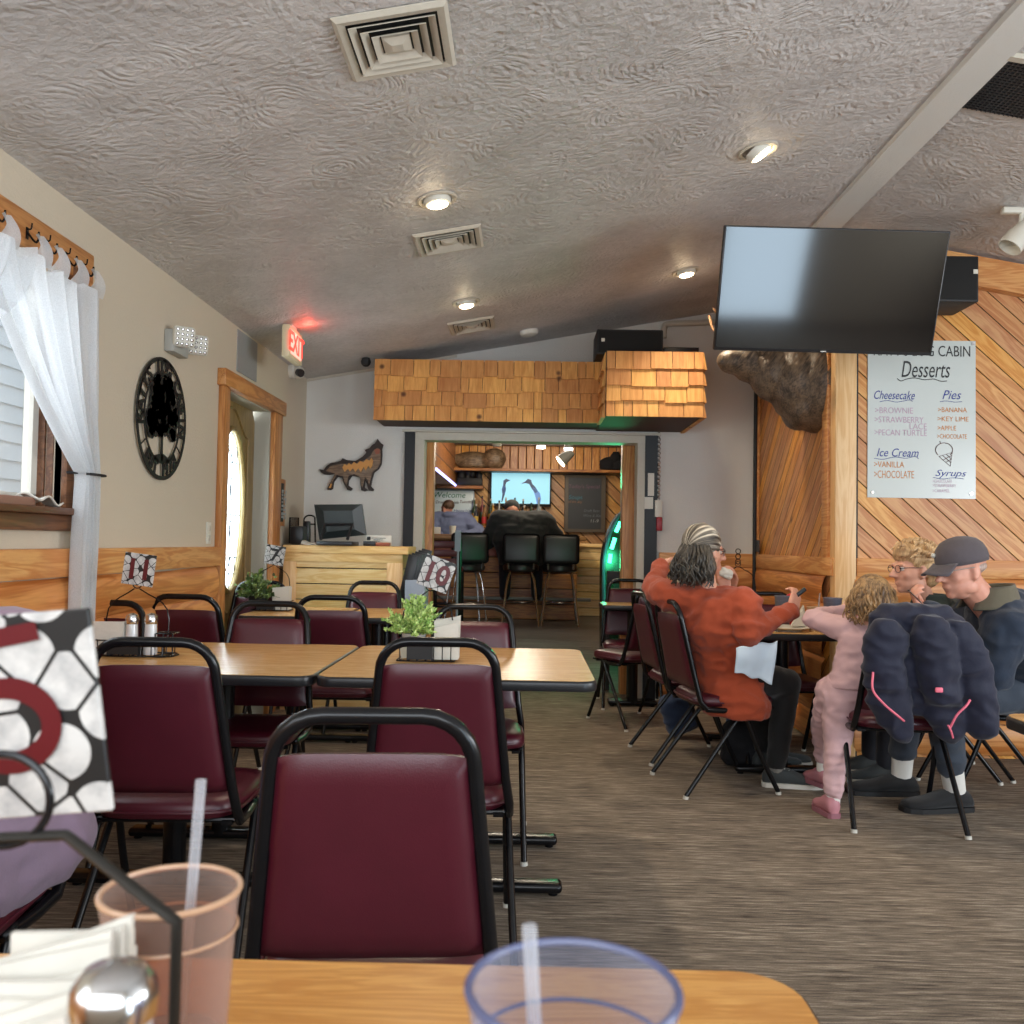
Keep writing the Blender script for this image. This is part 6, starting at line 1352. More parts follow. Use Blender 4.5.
# cardigan
OR = cloth('orange_knit', col(162, 66, 33), .3, 60, b=.7)
g = G()
hem = V((1.04, 4.44, .37))
loft(g, [(hem, s*.165, f*.12), (hem+V((0, 0, .08)), s*.17, f*.125), (pel+V((-.005, 0, 0)), s*.18, f*.13), (pel+V((-.02, -.02, .12)), s*.178, f*.125), (chest+V((0, 0, -.02)), s*.182, f*.13), (chest+V((0, 0, .09)), s*.19, f*.125), (chest+V((0, 0, .135)), s*.165, f*.11), (neck+V((0, 0, -.03)), s*.075, f*.07)])
def sleeve(g, a, b, c, r=(.082, .066, .056, .042)):
    tcap(g, a, b, r[0], r[1]); tcap(g, b, c, r[2]+.005, r[3])
sleeve(g, shR, elR, wrR); sleeve(g, shL, elL, wrL, (.08, .06, .054, .04)); tcap(g, shR, chest+V((0, 0, .09)), .08, .1); tcap(g, shL, chest+V((0, 0, .09)), .08, .1)
remesh(g, 'cardigan', OR, t, .009, 4, fold=.014, fs=9, seedv=1)
BK = cloth('black_leggings', (.003, .003, .0035, 1), .3, b=.3)
g = G(); loft(g, [(pel+V((0, 0, -.085)), s*.17, f*.12), (pel+V((0, 0, .05)), s*.16, f*.12)])
for a, b, c in ((pel+s*.085, kR, aR), (pel-s*.085, kL, aL)): tcap(g, a, b, .095, .072); tcap(g, b, V(b).lerp(V(c), .93), .07, .050)
remesh(g, 'leggings', BK, t, .011, 3, fold=.004)
SN = cloth('sneaker_grey', col(58, 62, 62), .2, b=.5); SOLE = plain('white_sole', col(214, 208, 196), .6); LAC = plain('lace_white', col(206, 206, 198), .8)
shoe(t, aR, (.94, -.1), SN, SOLE, .29, .047, laces=LAC); shoe(t, aL, (.9, .2), SN, SOLE, .28, .046, laces=LAC)
g = G(); tcap(g, aR+V((0, 0, .045)), aR+V((0, 0, -.02)), .042, .04); g.build('sock', plain('sock_grey', col(120, 118, 112), .9), t)
# hair: smooth cap, half ponytail knot, loose wavy fall
HG = hairm('grey_streaked_hair', col(15, 13, 11), col(88, 80, 70), (0, 0, 1)); HW = hairm('silver_hair', col(120, 110, 96), col(226, 216, 198), (0, 0, 1))
g = G(); E2 = lambda x, y, z, a, b, c: g.sph(P(x, y, z), (a*.98, b*.98, c*.98), 3, R)
E2(0, -.022, .042, .086, .098, .088); E2(0, -.07, -.05, .085, .06, .09); E2(0, -.075, -.11, .105, .055, .07); E2(.05, -.04, -.08, .05, .06, .07); E2(-.05, -.05, -.08, .05, .06, .07)
remesh(g, 'hair', HG, t, .008, 3, fold=.004, fs=16, fur=.003)
hair_o = [c for c in kids(t) if c.name.startswith('hair')][0]
knot = P(-.012, -.122, .005); g = G(); bmesh.ops.create_icosphere(g.b, subdivisions=5, radius=1, matrix=Matrix.Translation(P(0, -.022, .043)) @ R.to_4x4() @ Matrix.Diagonal((.0885, .100, .0905, 1)))
uu, rr_ = R @ V((0, 0, 1)), R @ V((1, 0, 0)); dl = []
for v in g.b.verts:
    q = v.co-knot; fr = (R.transposed() @ (v.co-hc)).y
    if q.dot(uu) < -.012 or fr > .045: dl.append(v)
    else: a = math.atan2(q.dot(uu), q.dot(rr_)); v.co += (v.co-hc).normalized()*(.0035*noise.noise(V((a*9, 0, 3)))+.002*math.sin(a*24)+.003)
bmesh.ops.delete(g.b, geom=dl, context='VERTS')
def swept():
    tm = NT('swept_grey_white_hair'); co = tm.coord(); kl = knot-t.location
    q = tm.node('ShaderNodeVectorMath', {0: co, 1: tuple(kl)}, operation='SUBTRACT').outputs[0]; a = tm.math('ARCTAN2', tm.dot(q, uu), tm.dot(q, rr_))
    n = tm.noise(tm.comb(tm.math('MULTIPLY', a, 5.0), tm.math('MULTIPLY', tm.dot(q, R @ V((0, 1, 0))), 4.0), 2.0), 1.0, 3, .6); n2 = tm.noise(tm.comb(tm.math('MULTIPLY', a, 40.0), 0.0, 0.0), 1.0, 2)
    tm.bump(n2, .6, .004); return tm.set(base=tm.ramp(tm.math('ADD', tm.math('MULTIPLY', n, .75), tm.math('MULTIPLY', n2, .25)), [(.40, col(34, 28, 24)), (.5, col(120, 110, 96)), (.58, col(226, 216, 198))]), rough=.45)
g.build('swept_hair', swept(), hair_o, smooth=180); g = G(); g.sph(knot, .014, 2); g.build('hair_knot', HG, hair_o, smooth=60)
g = G(); rnd = random.Random(11); roots = []
for k in range(90):
    a = rnd.uniform(-1.35, 1.35); st = P(.07*math.sin(a), -.035-.075*math.cos(a), rnd.uniform(-.03, .05)); e_ = P(.115*math.sin(a*1.05)+rnd.uniform(-.015, .015), -.05-.075*math.cos(a)+rnd.uniform(-.02, .01), rnd.uniform(-.19, -.12)); mid = (st+e_)/2+(P(.03*math.sin(a), -.03*math.cos(a), 0)-P(0, 0, 0)); roots.append([st, mid, e_])
for k in range(16): roots.append([knot, P(rnd.uniform(-.04, .02), -.15, -.05), P(rnd.uniform(-.06, .04), -.14, -.13)])
locks(g, roots, .0085, 5, 6, .016); g.build('loose_locks', HG, hair_o, smooth=60)
# paper napkin spread on the lap
g = G(); A_, B_, C2, D2 = PY(736, 650, 4.40), PY(772, 643, 4.50), PY(779, 652, 4.46), PY(770, 684, 4.36)
q0, q1_, q2, q3 = PY(736, 648, 4.20), PY(777, 641, 4.30), PY(772, 684, 4.26), PY(735, 672, 4.20)
g.grid(lambda u, v: (q0*(1-u)+q1_*u)*(1-v)+(q3*(1-u)+q2*u)*v+V((0, -.012*math.sin(u*7)-.01*math.sin(v*5), .006*math.sin(u*13+v*5))), 18, 14)
tag(g.build('paper_napkin', plain('blue_white_paper', col(204, 216, 226), .85, nz=.06, nscale=20, bump=.4), solid=.002), 'bluish white paper napkin draped over the lap of the woman in orange', 'napkin')
g = G(); a = wrR+dR.normalized()*.09; g.obox(a+V((.015, .0, .012)), (.02, .02, .075), Matrix.Rotation(.9, 3, 'Y'), .005); tag(g.build('key_fob', 'black_plastic'), 'small black object held in the raised hand of the woman in orange', 'object')
# handbag
g = G(); c = PZ(744, 768, 0); g.obox(c+V((0, .05, .12)), (.22, .13, .23), Matrix.Rotation(.04, 3, 'Y'), .045, 3); g.tube(bez([c+V((-.07, .03, .22)), c+V((-.05, .0, .29)), c+V((.05, 0, .29)), c+V((.07, .03, .22))]), .009, 6); g.sph(c+V((.18, .02, .03)), (.1, .06, .03), 2)
hbg = tag(remesh(g, 'handbag', 'black_fabric', None, .012, 2, fold=.006, fs=12), 'black handbag standing on the carpet under the chair of the woman in orange', 'bag')
# ---- man in taupe beyond her
t = thing('person', 'balding man in taupe shirt, blue jeans and glasses, eating behind the woman in orange', 'person', (.93, 5.05, 0))
f = V((1, .05, 0)).normalized(); s = V((f.y, -f.x, 0)); pel = V((.93, 5.12, .54)); chest = V((.93, 5.08, .84)); neck = V((.96, 5.07, 1.02)); hc = PY(704, 551, 5.0)
g = G(); loft(g, [(pel+V((0, 0, -.06)), s*.15, f*.11), (chest, s*.17, f*.11), (chest+V((0, 0, .1)), s*.15, f*.1), (neck-V((0, 0, .03)), s*.07, f*.06)]); tcap(g, neck-V((0, 0, .06)), hc-V((0, 0, .06)), .058, .055)
P, R, E = head(g, hc, (1, -.05, -.18), (0, 0, 1), 1.05, True)
shR = V((.96, 4.90, .95)); elR = V((1.13, 4.93, .80)); wrR = PY(726, 592, 4.95); shL = V((.95, 5.3, .95)); elL = V((1.1, 5.3, .78)); wrL = V((1.16, 5.08, .95))
for a, b, c in ((shR, elR, wrR), (shL, elL, wrL)): tcap(g, a, b, .05, .042); tcap(g, b, c, .04, .027); tcap(g, a, chest+V((0, 0, .08)), .055, .08)
dd = PY(722, 572, 4.95)-wrR; hand(g, wrR, dd, (.1, .6, .2), 1, .75, 1); hand(g, wrL, V((.1, -.3, .7)), (-.6, -.3, 0), -1, .7, 1)
kR = V((1.33, 4.98, .53)); kL = V((1.33, 5.26, .53)); aR = V((1.36, 5.0, .1)); aL = V((1.05, 5.1, .1))
aL = PZ(702, 745, .09)
for a, b, c in ((pel+s*.09, kR, aR), (pel-s*.09, kL, V((1.2, 5.2, .1)))): tcap(g, a, b, .07, .05); tcap(g, b, c, .048, .036)
remesh(g, 'body', SK2, t, .0075, 3); eyes(P, 1.05, t); glasses(P, 1.05, t)
g = G(); g.sph(P(0, -.04, .03), (.08, .075, .075), 3, R); g.sph(P(0, -.06, -.03), (.078, .05, .05), 3, R); remesh(g, 'hair', hairm('short_dark_grey_hair', col(40, 34, 30), col(96, 88, 80)), t, .01, 2, fur=.002)
g = G(); loft(g, [(pel+V((0, 0, -.02)), s*.2, f*.15), (chest, s*.22, f*.15), (chest+V((0, 0, .11)), s*.2, f*.13), (neck-V((0, 0, .02)), s*.09, f*.085)])
for a, b, c in ((shR, elR, wrR), (shL, elL, wrL)): sleeve(g, a, b, (b+c)/2, (.085, .07, .06, .055)); tcap(g, a, chest+V((0, 0, .09)), .085, .11)
remesh(g, 'shirt', cloth('taupe_shirt', col(150, 134, 112), .12), t, .011, 3, fold=.006)
g = G(); loft(g, [(pel+V((0, 0, -.08)), s*.17, f*.13), (pel+V((0, 0, .03)), s*.18, f*.13)])
for a, b, c in ((pel+s*.09, kR, aR), (pel-s*.09, kL, V((1.2, 5.2, .1)))): tcap(g, a, b, .095, .075); tcap(g, b, c, .072, .058)
remesh(g, 'jeans', cloth('blue_jeans', col(70, 92, 124), .35, 30), t, .011, 3, fold=.006)
shoe(t, aR, (1, 0), SN, SOLE, .29, .048, laces=LAC); shoe(t, V((1.2, 5.2, 0)), (1, .05), SN, SOLE, .29, .048)
g = G(); a = PY(722, 575, 4.93); g.obox(a+V((.02, -.02, .01)), (.07, .03, .05), Matrix.Rotation(.5, 3, 'Y'), .01); tag(remesh(g, 'held_napkin', 'paper', None, .006, 1, fold=.006, fs=30), 'crumpled white napkin held at the mouth of the man in taupe', 'napkin')
# slanted block standing for the jeans leg + dark trainer stretched back beneath the chairs
g = G(); c = PZ(690, 742, .0); g.obox(c+V((-.05, .12, .15)), (.2, .12, .26), Matrix.Rotation(-.35, 3, 'Y'), .05, 3); tag(remesh(g, 'jeans_leg', cloth('blue_black_denim', col(40, 56, 84), .5, 20), None, .012, 2, fold=.012, fs=10), 'dark blue jeans leg near the floor between the two left chairs', 'bag')
# ---- girl in pink
t = thing('person', 'small girl in pink sweat suit standing and leaning on the family table', 'person', (1.38, 4.1, 0))
hc = PY(869, 598, 4.12); neck = PY(866, 626, 4.12); chest = PY(862, 645, 4.12); wst = PY(858, 672, 4.12); pel = PY(846, 694, 4.13)
s = V((.97, .2, 0)).normalized(); f = V((-.2, .97, 0)).normalized()
shL = PY(846, 630, 4.14); elL = PY(812, 619, 4.28); wrL = PY(843, 610, 4.42); shR = PY(880, 634, 4.2); elR = PY(884, 640, 4.36); wrR = PY(862, 618, 4.46)
kL = PY(838, 738, 4.12); aL = PY(833, 800, 4.06); kR = PY(824, 728, 4.34); aR = PY(823, 762, 4.42)
g = G(); loft(g, [(pel-V((0, 0, .04)), s*.075, f*.065), (pel, s*.09, f*.075), (wst, s*.085, f*.065), (chest, s*.09, f*.07), (neck-V((0, 0, .02)), s*.04, f*.038)]); tcap(g, neck-V((0, 0, .03)), hc-V((0, 0, .03)), .032, .034)
P, R, E = head(g, hc, (-.35, .92, .0), (.05, 0, 1), .84)
for a, b, c in ((shL, elL, wrL), (shR, elR, wrR)): tcap(g, a, b, .032, .028); tcap(g, b, c, .026, .02)
hand(g, wrL, V((.25, .1, .02)), (.2, .9, -.2), 1, .5, .66); hand(g, wrR, V((-.3, .1, .02)), (0, .6, -.5), -1, .5, .66)
for a, b, c in ((pel-s*.045, kL, aL), (pel+s*.0+f*.03, kR, aR)): tcap(g, a, b, .05, .036); tcap(g, b, c, .034, .024)
remesh(g, 'body', SKH, t, .006, 3); eyes(P, .84, t)
PK = cloth('pink_velour', col(206, 168, 170), .12, 50, b=.3)
g = G(); loft(g, [(PY(852, 687, 4.12), s*.125, f*.1), (wst, s*.118, f*.095), (chest-V((0, 0, .02)), s*.115, f*.09), (chest+V((0, 0, .05)), s*.105, f*.08), (neck-V((0, 0, .01)), s*.05, f*.05)])
for a, b, c in ((shL, elL, wrL), (shR, elR, wrR)): sleeve(g, a, b, c, (.058, .046, .042, .031)); tcap(g, a, chest+V((0, 0, .03)), .055, .07)
remesh(g, 'sweatshirt', PK, t, .008, 3, fold=.007, fs=12, seedv=3)
g = G(); g.sph(pel+V((.0, 0, .01)), (.115, .095, .09), 3); g.sph(PY(866, 700, 4.16), (.09, .08, .07), 3)
tcap(g, pel-s*.03, kL, .085, .062); tcap(g, kL, aL+V((0, 0, .05)), .06, .043); tcap(g, aL+V((0, 0, .05)), aL+V((0, 0, .025)), .04, .036); tcap(g, pel+f*.04-s*.04, kR, .08, .058); tcap(g, kR, aR+V((0, 0, .03)), .056, .042)
remesh(g, 'sweatpants', PK, t, .008, 3, fold=.008, fs=13, seedv=5)
PS = plain('pink_clog', col(186, 124, 132), .5)
zf = .0; shoe(t, V((aL.x-.01, aL.y, 0)), (-.15, .95), PS, plain('clog_sole', col(150, 96, 106), .6), .17, .036)
shoe(t, V((aR.x-.0, aR.y+.0, 0)), (-.3, .9), PS, plain('clog_sole', col(150, 96, 106), .6), .17, .036, h=.035)
g = G(); tcap(g, aL+V((0, 0, .03)), V((aL.x, aL.y, .055)), .032, .03); g.build('sock', plain('sock_white', col(224, 220, 212), .9), t)
g = G(); tcap(g, aR+V((0, 0, .02)), V((aR.x, aR.y, .09)), .03, .03); g.build('sock', plain('sock_white', col(224, 220, 212), .9), t)
HB = hairm('light_brown_wavy_hair', col(84, 62, 44), col(186, 146, 98), (0, 0, 1))
g = G(); g.sph(P(0, -.02, .04), (.078, .086, .078), 3, R); g.sph(P(0, -.05, -.04), (.082, .06, .08), 3, R); ho = remesh(g, 'hair', HB, t, .009, 2, fur=.003)
g = G(); rnd = random.Random(5); roots = []
for k in range(170):
    a = rnd.uniform(-2.2, 2.2); el = rnd.uniform(0, 1.4)
    st = P(.08*math.sin(a)*math.cos(el), -.02-.088*math.cos(a)*math.cos(el), .035+.085*math.sin(el)); e_ = P(.118*math.sin(a)+rnd.uniform(-.015, .015), -.025-.1*math.cos(a)+rnd.uniform(-.02, .015), rnd.uniform(-.15, -.07))
    mid = P(.108*math.sin(a), -.02-.112*math.cos(a), rnd.uniform(-.04, .03)); roots.append([st, mid, e_])
locks(g, roots, .0078, 8, 6, .016); g.build('wavy_locks', HB, ho, smooth=60)
# ---- man in dark blue jacket and cap
t = thing('person', 'older man in dark blue jacket and grey cap, seated in profile at the right', 'person', (2.1, 4.2, 0))
hc = PY(962, 570, 4.0); f = V((-.95, -.10, 0)).normalized(); s = V((f.y, -f.x, 0))      # s: his right (far side)
pel = V((2.28, 4.24, .55)); chest = V((2.20, 4.12, .82)); neck = PY(989, 597, 4.05)
shL = PY(1006, 628, 3.93); elL = PY(1000, 690, 3.86); wrL = PY(930, 612, 3.97); elL = V((2.03, 3.93, .66)); shR = chest+s*.2+V((-.04, 0, .06)); elR = V((1.93, 4.32, .72)); wrR = V((1.72, 4.38, .79))
g = G(); loft(g, [(pel-V((0, 0, .06)), s*.15, f*.12), (pel+V((0, 0, .1)), s*.17, f*.14), (chest, s*.17, f*.13), (chest+V((-.03, 0, .12)), s*.15, f*.1), (neck-V((0, 0, .04)), s*.07, f*.065)]); tcap(g, neck-V((-.02, 0, .07)), hc+V((.02, 0, -.05)), .066, .062)
P, R, E = head(g, hc, (-.96, -.22, -.20), (-.12, 0, 1), 1.08, True, 1.06)
E(0, .03, -.085, .045, .04, .03)
for a, b, c in ((shL, elL, wrL), (shR, elR, wrR)): tcap(g, a, b, .05, .042); tcap(g, b, c, .04, .028); tcap(g, a, chest+V((-.02, 0, .1)), .06, .09)
hand(g, wrL, PY(914, 600, 3.98)-wrL, (.3, -.2, .9), 1, 1.2, 1.0); hand(g, wrR, (-1, .1, 0), (0, 0, -1), 1, .4, 1)
kL = V((1.86, 4.06, .54)); kR = V((1.86, 4.4, .54)); aL = V((1.99, 4.2, .1)); aR = V((1.85, 4.45, .1))
for a, b, c in ((pel-s*.1, kL, aL), (pel+s*.1, kR, aR)): tcap(g, a, b, .075, .055); tcap(g, b, c, .05, .038)
remesh(g, 'body', SK2, t, .007, 3); eyes(P, 1.08, t); glasses(P, 1.08, t, (150, 140, 130))
DN = cloth('dark_denim', col(26, 38, 56), .4, 40, b=.5)
g = G(); loft(g, [(pel-V((0, 0, .06)), s*.2, f*.17), (pel+V((0, 0, .06)), s*.215, f*.18), (pel*.5+chest*.5+V((.02, 0, 0)), s*.225, f*.19), (chest, s*.225, f*.17), (chest+V((-.02, 0, .1)), s*.2, f*.14), (neck-V((-.01, 0, .05)), s*.1, f*.09)])
for a, b, c in ((shL, elL, wrL), (shR, elR, wrR)): sleeve(g, a, b, c, (.098, .078, .066, .048)); tcap(g, a, chest+V((0, 0, .09)), .1, .12)
remesh(g, 'jacket', DN, t, .010, 3, fold=.013, fs=8, seedv=7)
CO = cloth('brown_corduroy', col(98, 90, 72), .25, 60, b=.7)
g = G()
def colr(a, v):    # collar wrapping the neck, open towards the face
    q = math.radians(-150+300*a); r0 = .088+.036*v; out = -f*math.cos(q)+s*math.sin(q)
    return neck+V((.012, 0, -.005))+out*r0+V((0, 0, .055-.095*v+.012*math.cos(q)))+f*(.02*v*abs(math.sin(q/2)))
g.grid(lambda u, v: colr(u, v), 28, 6); g.build('collar', CO, t, smooth=180, solid=.009)
g = G(); loft(g, [(chest+f*.1+V((0, 0, -.1)), s*.07, f*.06), (chest+f*.1+V((0, 0, .08)), s*.07, f*.06), (neck+f*.03-V((0, 0, .02)), s*.072, f*.07)]); remesh(g, 'shirt', cloth('olive_shirt', col(62, 62, 40), .2), t, .012, 2)
CAPM = cloth('faded_grey_cap', col(80, 72, 76), .18, 60)
g = G(); n = 28; rings = []
for k, (rr, z) in enumerate(((1.0, .028), (1.03, .045), (1.0, .07), (.9, .096), (.7, .118), (.4, .131), (.1, .136))):
    rings.append([g.b.verts.new(P(.087*rr*math.cos(2*math.pi*i/n), -.008+.104*rr*math.sin(2*math.pi*i/n)+.006*(1-rr), z)) for i in range(n)])
for A, B in zip(rings, rings[1:]):
    for i in range(n): g.b.faces.new((A[i], A[(i+1) % n], B[(i+1) % n], B[i]))
g.b.faces.new(rings[-1]); cp_ = g.build('cap', CAPM, t, smooth=70, solid=.004)
g = G(); g.grid(lambda u, v: P(math.sin((u-.5)*2.4)*(.078+.0*v), .055+.035*math.cos((u-.5)*2.4)+v*.085*math.cos((u-.5)*1.9), .040-.022*v-.02*abs(u-.5)*2*v), 16, 6); g.build('brim', CAPM, cp_, smooth=180, solid=.005)
g = G(); g.sph(P(.03, .095, .078), .011, 2); g.build('badge', 'white_plastic', cp_)
g = G(); g.sph(P(0, -.030, .005), (.0765*1.06, .075, .036), 3, R); remesh(g, 'hair', hairm('white_cropped_hair', col(140, 110, 98), col(190, 168, 156)), t, .008, 2, fur=.001)
g = G(); loft(g, [(pel-V((0, 0, .09)), s*.18, f*.14), (pel+V((0, 0, .0)), s*.19, f*.15)])
for a, b, c in ((pel-s*.1, kL, aL), (pel+s*.1, kR, aR)): tcap(g, a, b, .105, .082); tcap(g, b, V(b).lerp(V(c), .74), .078, .066)
remesh(g, 'trousers', cloth('slate_trousers', col(50, 58, 70), .3, 40), t, .011, 3, fold=.008, seedv=2)
for kk, a in ((kL, aL), (kR, aR)): g = G(); tcap(g, kk.lerp(a, .66), a+V((0, 0, -.01)), .053, .047); g.build('sock', plain('sock_white', col(224, 220, 212), .9), t)
BS = cloth('black_boot', (.007, .007, .008, 1), .3)
shoe(t, aL, (-1, -.15), BS, 'black_matte', .33, .06); shoe(t, aR, (-1, 0), BS, 'black_matte', .33, .06)
g = G(); a = PY(915, 597, 3.95); g.tube([a+V((.05, 0, -.05)), a+V((-.0, -.01, .0)), a+V((-.035, -.01, .03))], .0028, 6); tag(g.build('fork', 'chrome'), 'thin metal fork in the raised hand of the man with the cap', 'cutlery')
# ---- woman with glasses in green denim
t = thing('person', 'older woman with short blonde hair, glasses and green denim jacket, behind the capped man', 'person', (2.1, 4.7, 0))
hc = PY(914, 570, 4.42); f = V((-1, 0, 0)); s = V((0, 1, 0)); neck = PY(926, 600, 4.46); chest = neck+V((.11, .03, -.17)); pel = V((2.25, 4.68, .55))
g = G(); loft(g, [(pel-V((0, 0, .05)), s*.15, f*.11), (chest-V((0, 0, .1)), s*.15, f*.12), (chest+V((0, 0, .06)), s*.14, f*.1), (neck-V((-.02, 0, .05)), s*.065, f*.06)]); tcap(g, neck-V((-.02, 0, .08)), hc+V((.01, 0, -.05)), .052, .05)
P, R, E = head(g, hc, (-1, -.14, -.06), (-.03, 0, 1), 1.02, False, 1.05)
shL = chest+V((-.0, -.19, .06)); elL = V((1.93, 4.52, .74)); wrL = V((1.74, 4.6, .80)); shR = chest+V((0, .19, .06)); elR = V((1.95, 4.9, .74)); wrR = V((1.74, 4.85, .80))
for a, b, c in ((shL, elL, wrL), (shR, elR, wrR)): tcap(g, a, b, .045, .038); tcap(g, b, c, .036, .025); tcap(g, a, chest+V((0, 0, .07)), .05, .08)
for w_ in (wrL, wrR): hand(g, w_, (-1, 0, 0), (0, 0, -1), 1, .45, .95)
kL = V((1.88, 4.66, .53)); kR = V((1.88, 4.86, .53)); aL = V((1.86, 4.66, .1)); aR = V((1.86, 4.86, .1))
for a, b, c in ((pel-s*.08, kL, aL), (pel+s*.08, kR, aR)): tcap(g, a, b, .065, .05); tcap(g, b, c, .046, .035)
remesh(g, 'body', SK, t, .007, 3); eyes(P, 1.02, t); glasses(P, 1.02, t, (50, 34, 34))
g = G(); loft(g, [(pel-V((0, 0, .03)), s*.19, f*.15), (chest-V((0, 0, .1)), s*.2, f*.16), (chest+V((0, 0, .05)), s*.19, f*.14), (chest+V((0, 0, .1)), s*.16, f*.11), (neck-V((-.03, 0, .04)), s*.085, f*.085)])
for a, b, c in ((shL, elL, wrL), (shR, elR, wrR)): sleeve(g, a, b, c, (.082, .066, .056, .042)); tcap(g, a, chest+V((0, 0, .08)), .08, .11)
remesh(g, 'jacket', cloth('green_denim', col(54, 66, 60), .35, 40, b=.5), t, .010, 3, fold=.009, seedv=9)
g = G(); loft(g, [(chest+V((-.11, 0, -.05)), s*.06, f*.05), (chest+V((-.10, 0, .08)), s*.06, f*.05), (neck+V((-.02, 0, -.03)), s*.055, f*.05)]); remesh(g, 'blouse', cloth('cream_blouse', col(214, 204, 186), .1), t, .01, 2, fold=.004)
g = G(); g.grid(lambda u, v: neck+V((.02, 0, 0))+(V((1, 0, 0))*math.cos((u-.5)*4.4)+V((0, 1, 0))*math.sin((u-.5)*4.4))*(.078+.04*v)+V((0, 0, .03-.08*v)), 24, 5); g.build('collar', cloth('green_denim_c', col(58, 70, 64), .3), t, smooth=180, solid=.008)
g = G(); loft(g, [(pel-V((0, 0, .08)), s*.17, f*.13), (pel, s*.17, f*.13)])
for a, b, c in ((pel-s*.08, kL, aL), (pel+s*.08, kR, aR)): tcap(g, a, b, .09, .07); tcap(g, b, c, .068, .05)
remesh(g, 'trousers', cloth('dark_trousers', col(36, 38, 46), .3), t, .012, 3)
shoe(t, aL, (-1, 0), SN, SOLE, .26, .045); shoe(t, aR, (-1, 0), SN, SOLE, .26, .045)
HBl = hairm('short_blonde_hair', col(150, 112, 74), col(226, 190, 142), (.3, 0, 1))
g = G(); g.sph(P(0, -.03, .055), (.094, .105, .088), 3, R); g.sph(P(0, .04, .085), (.07, .055, .05), 3, R); g.sph(P(0, -.07, -.01), (.085, .06, .07), 3, R); g.sph(P(0, -.055, -.055), (.06, .045, .04), 3, R)
ho = remesh(g, 'hair', HBl, t, .008, 2, fold=.008, fs=18, fur=.006)
g = G(); rnd = random.Random(2); roots = []
for k in range(120):
    a = rnd.uniform(0, 6.28); el = rnd.uniform(.1, 1.5); d_ = V((math.sin(a)*math.cos(el), math.cos(a)*math.cos(el), math.sin(el))); st = P(d_.x*.088, -.02+d_.y*.1, .05+d_.z*.085)
    if d_.y > .4 and el < .7: continue
    tn = V((rnd.uniform(-.3, .3), rnd.uniform(-.2, 1), -.1)); roots.append([st, P(d_.x*.106+tn.x*.02, -.02+d_.y*.118+tn.y*.02, .05+d_.z*.1), P(d_.x*.10+tn.x*.05, -.02+d_.y*.11+tn.y*.05, .045+d_.z*.085)])
locks(g, roots, .009, 8, 6, .006); g.build('curls', HBl, ho, smooth=60)
# ---- navy coat over the chair
t = thing('child_coat', 'navy puffer coat with pink piping hung over the back of a chair', 'coat', (1.66, 3.9, .4)); NV = cloth('navy_nylon', col(17, 20, 44), .25, 30, .75, .35)
a0 = CH_J.rotation_euler.z; cxy = CH_J.location
def cl(x, y, z): q = Matrix.Rotation(a0, 3, 'Z') @ V((x, y, 0)); return V((cxy.x+q.x, cxy.y+q.y, z))
g = G()
def ybk(z): return -.185-(z-.46)*.215
secs = []
for z, w_, fr, bk_, xo in ((.965, .09, .015, .015, .01), (.955, .14, .035, .045, .01), (.91, .185, .05, .075, .012), (.82, .20, .06, .085, .02), (.72, .205, .062, .09, .03), (.62, .205, .058, .088, .04), (.54, .19, .05, .08, .05), (.50, .17, .03, .06, .06)):
    secs.append((cl(xo, ybk(z)-(bk_-fr)/2, z), (cl(w_, 0, 0)-cl(0, 0, 0)), (cl(0, (fr+bk_)/2, 0)-cl(0, 0, 0))))
loft(g, secs, 28)
sd_ = cl(1, 0, 0)-cl(0, 0, 0); fd_ = cl(0, 1, 0)-cl(0, 0, 0)
def flap(pts, dy=-.045):     # flattened hanging panels: (x, z, half width, half depth)
    loft(g, [(cl(x, ybk(z)-.05+dy, z), sd_*w_, fd_*d_) for x, z, w_, d_ in pts], 20)
flap([(-.13, .90, .04, .03), (-.125, .84, .085, .05), (-.13, .70, .085, .055), (-.10, .56, .09, .05), (-.07, .46, .075, .04), (-.03, .40, .035, .025), (-.02, .385, .015, .012)])
flap([(.04, .92, .05, .03), (.055, .84, .085, .055), (.08, .72, .085, .06), (.10, .62, .08, .06), (.115, .56, .065, .045), (.12, .545, .03, .02)], -.05)
flap([(.15, .90, .04, .03), (.185, .82, .075, .05), (.225, .70, .075, .055), (.26, .56, .07, .05), (.285, .44, .06, .045), (.29, .41, .03, .02)], -.03)
flap([(.12, .62, .08, .05), (.14, .50, .085, .045), (.16, .42, .05, .03), (.17, .38, .015, .015)], -.02)
remesh(g, 'shell', NV, t, .008, 7, fold=.011, fs=9, seedv=4)
PKP = plain('pink_piping', col(232, 110, 130), .6)
g = G(); g.tube(bez([PY(873, 672, 3.70), PY(873, 690, 3.69), PY(884, 704, 3.685), PY(898, 716, 3.69), PY(904, 721, 3.72)]), .0048, 8); g.build('piping', PKP, t)
g = G(); g.tube(bez([PY(950, 728, 3.70), PY(957, 715, 3.685), PY(966, 706, 3.68), PY(970, 700, 3.70)]), .0048, 8); g.tube(bez([PY(948, 725, 3.69), PY(951, 731, 3.69), PY(953, 738, 3.7)], 3), .004, 6); g.build('piping', PKP, t)
g = G(); a = PY(939, 690, 3.66); g.obox(a, (.03, .012, .02), None, .004); g.build('logo_tab', PKP, t)
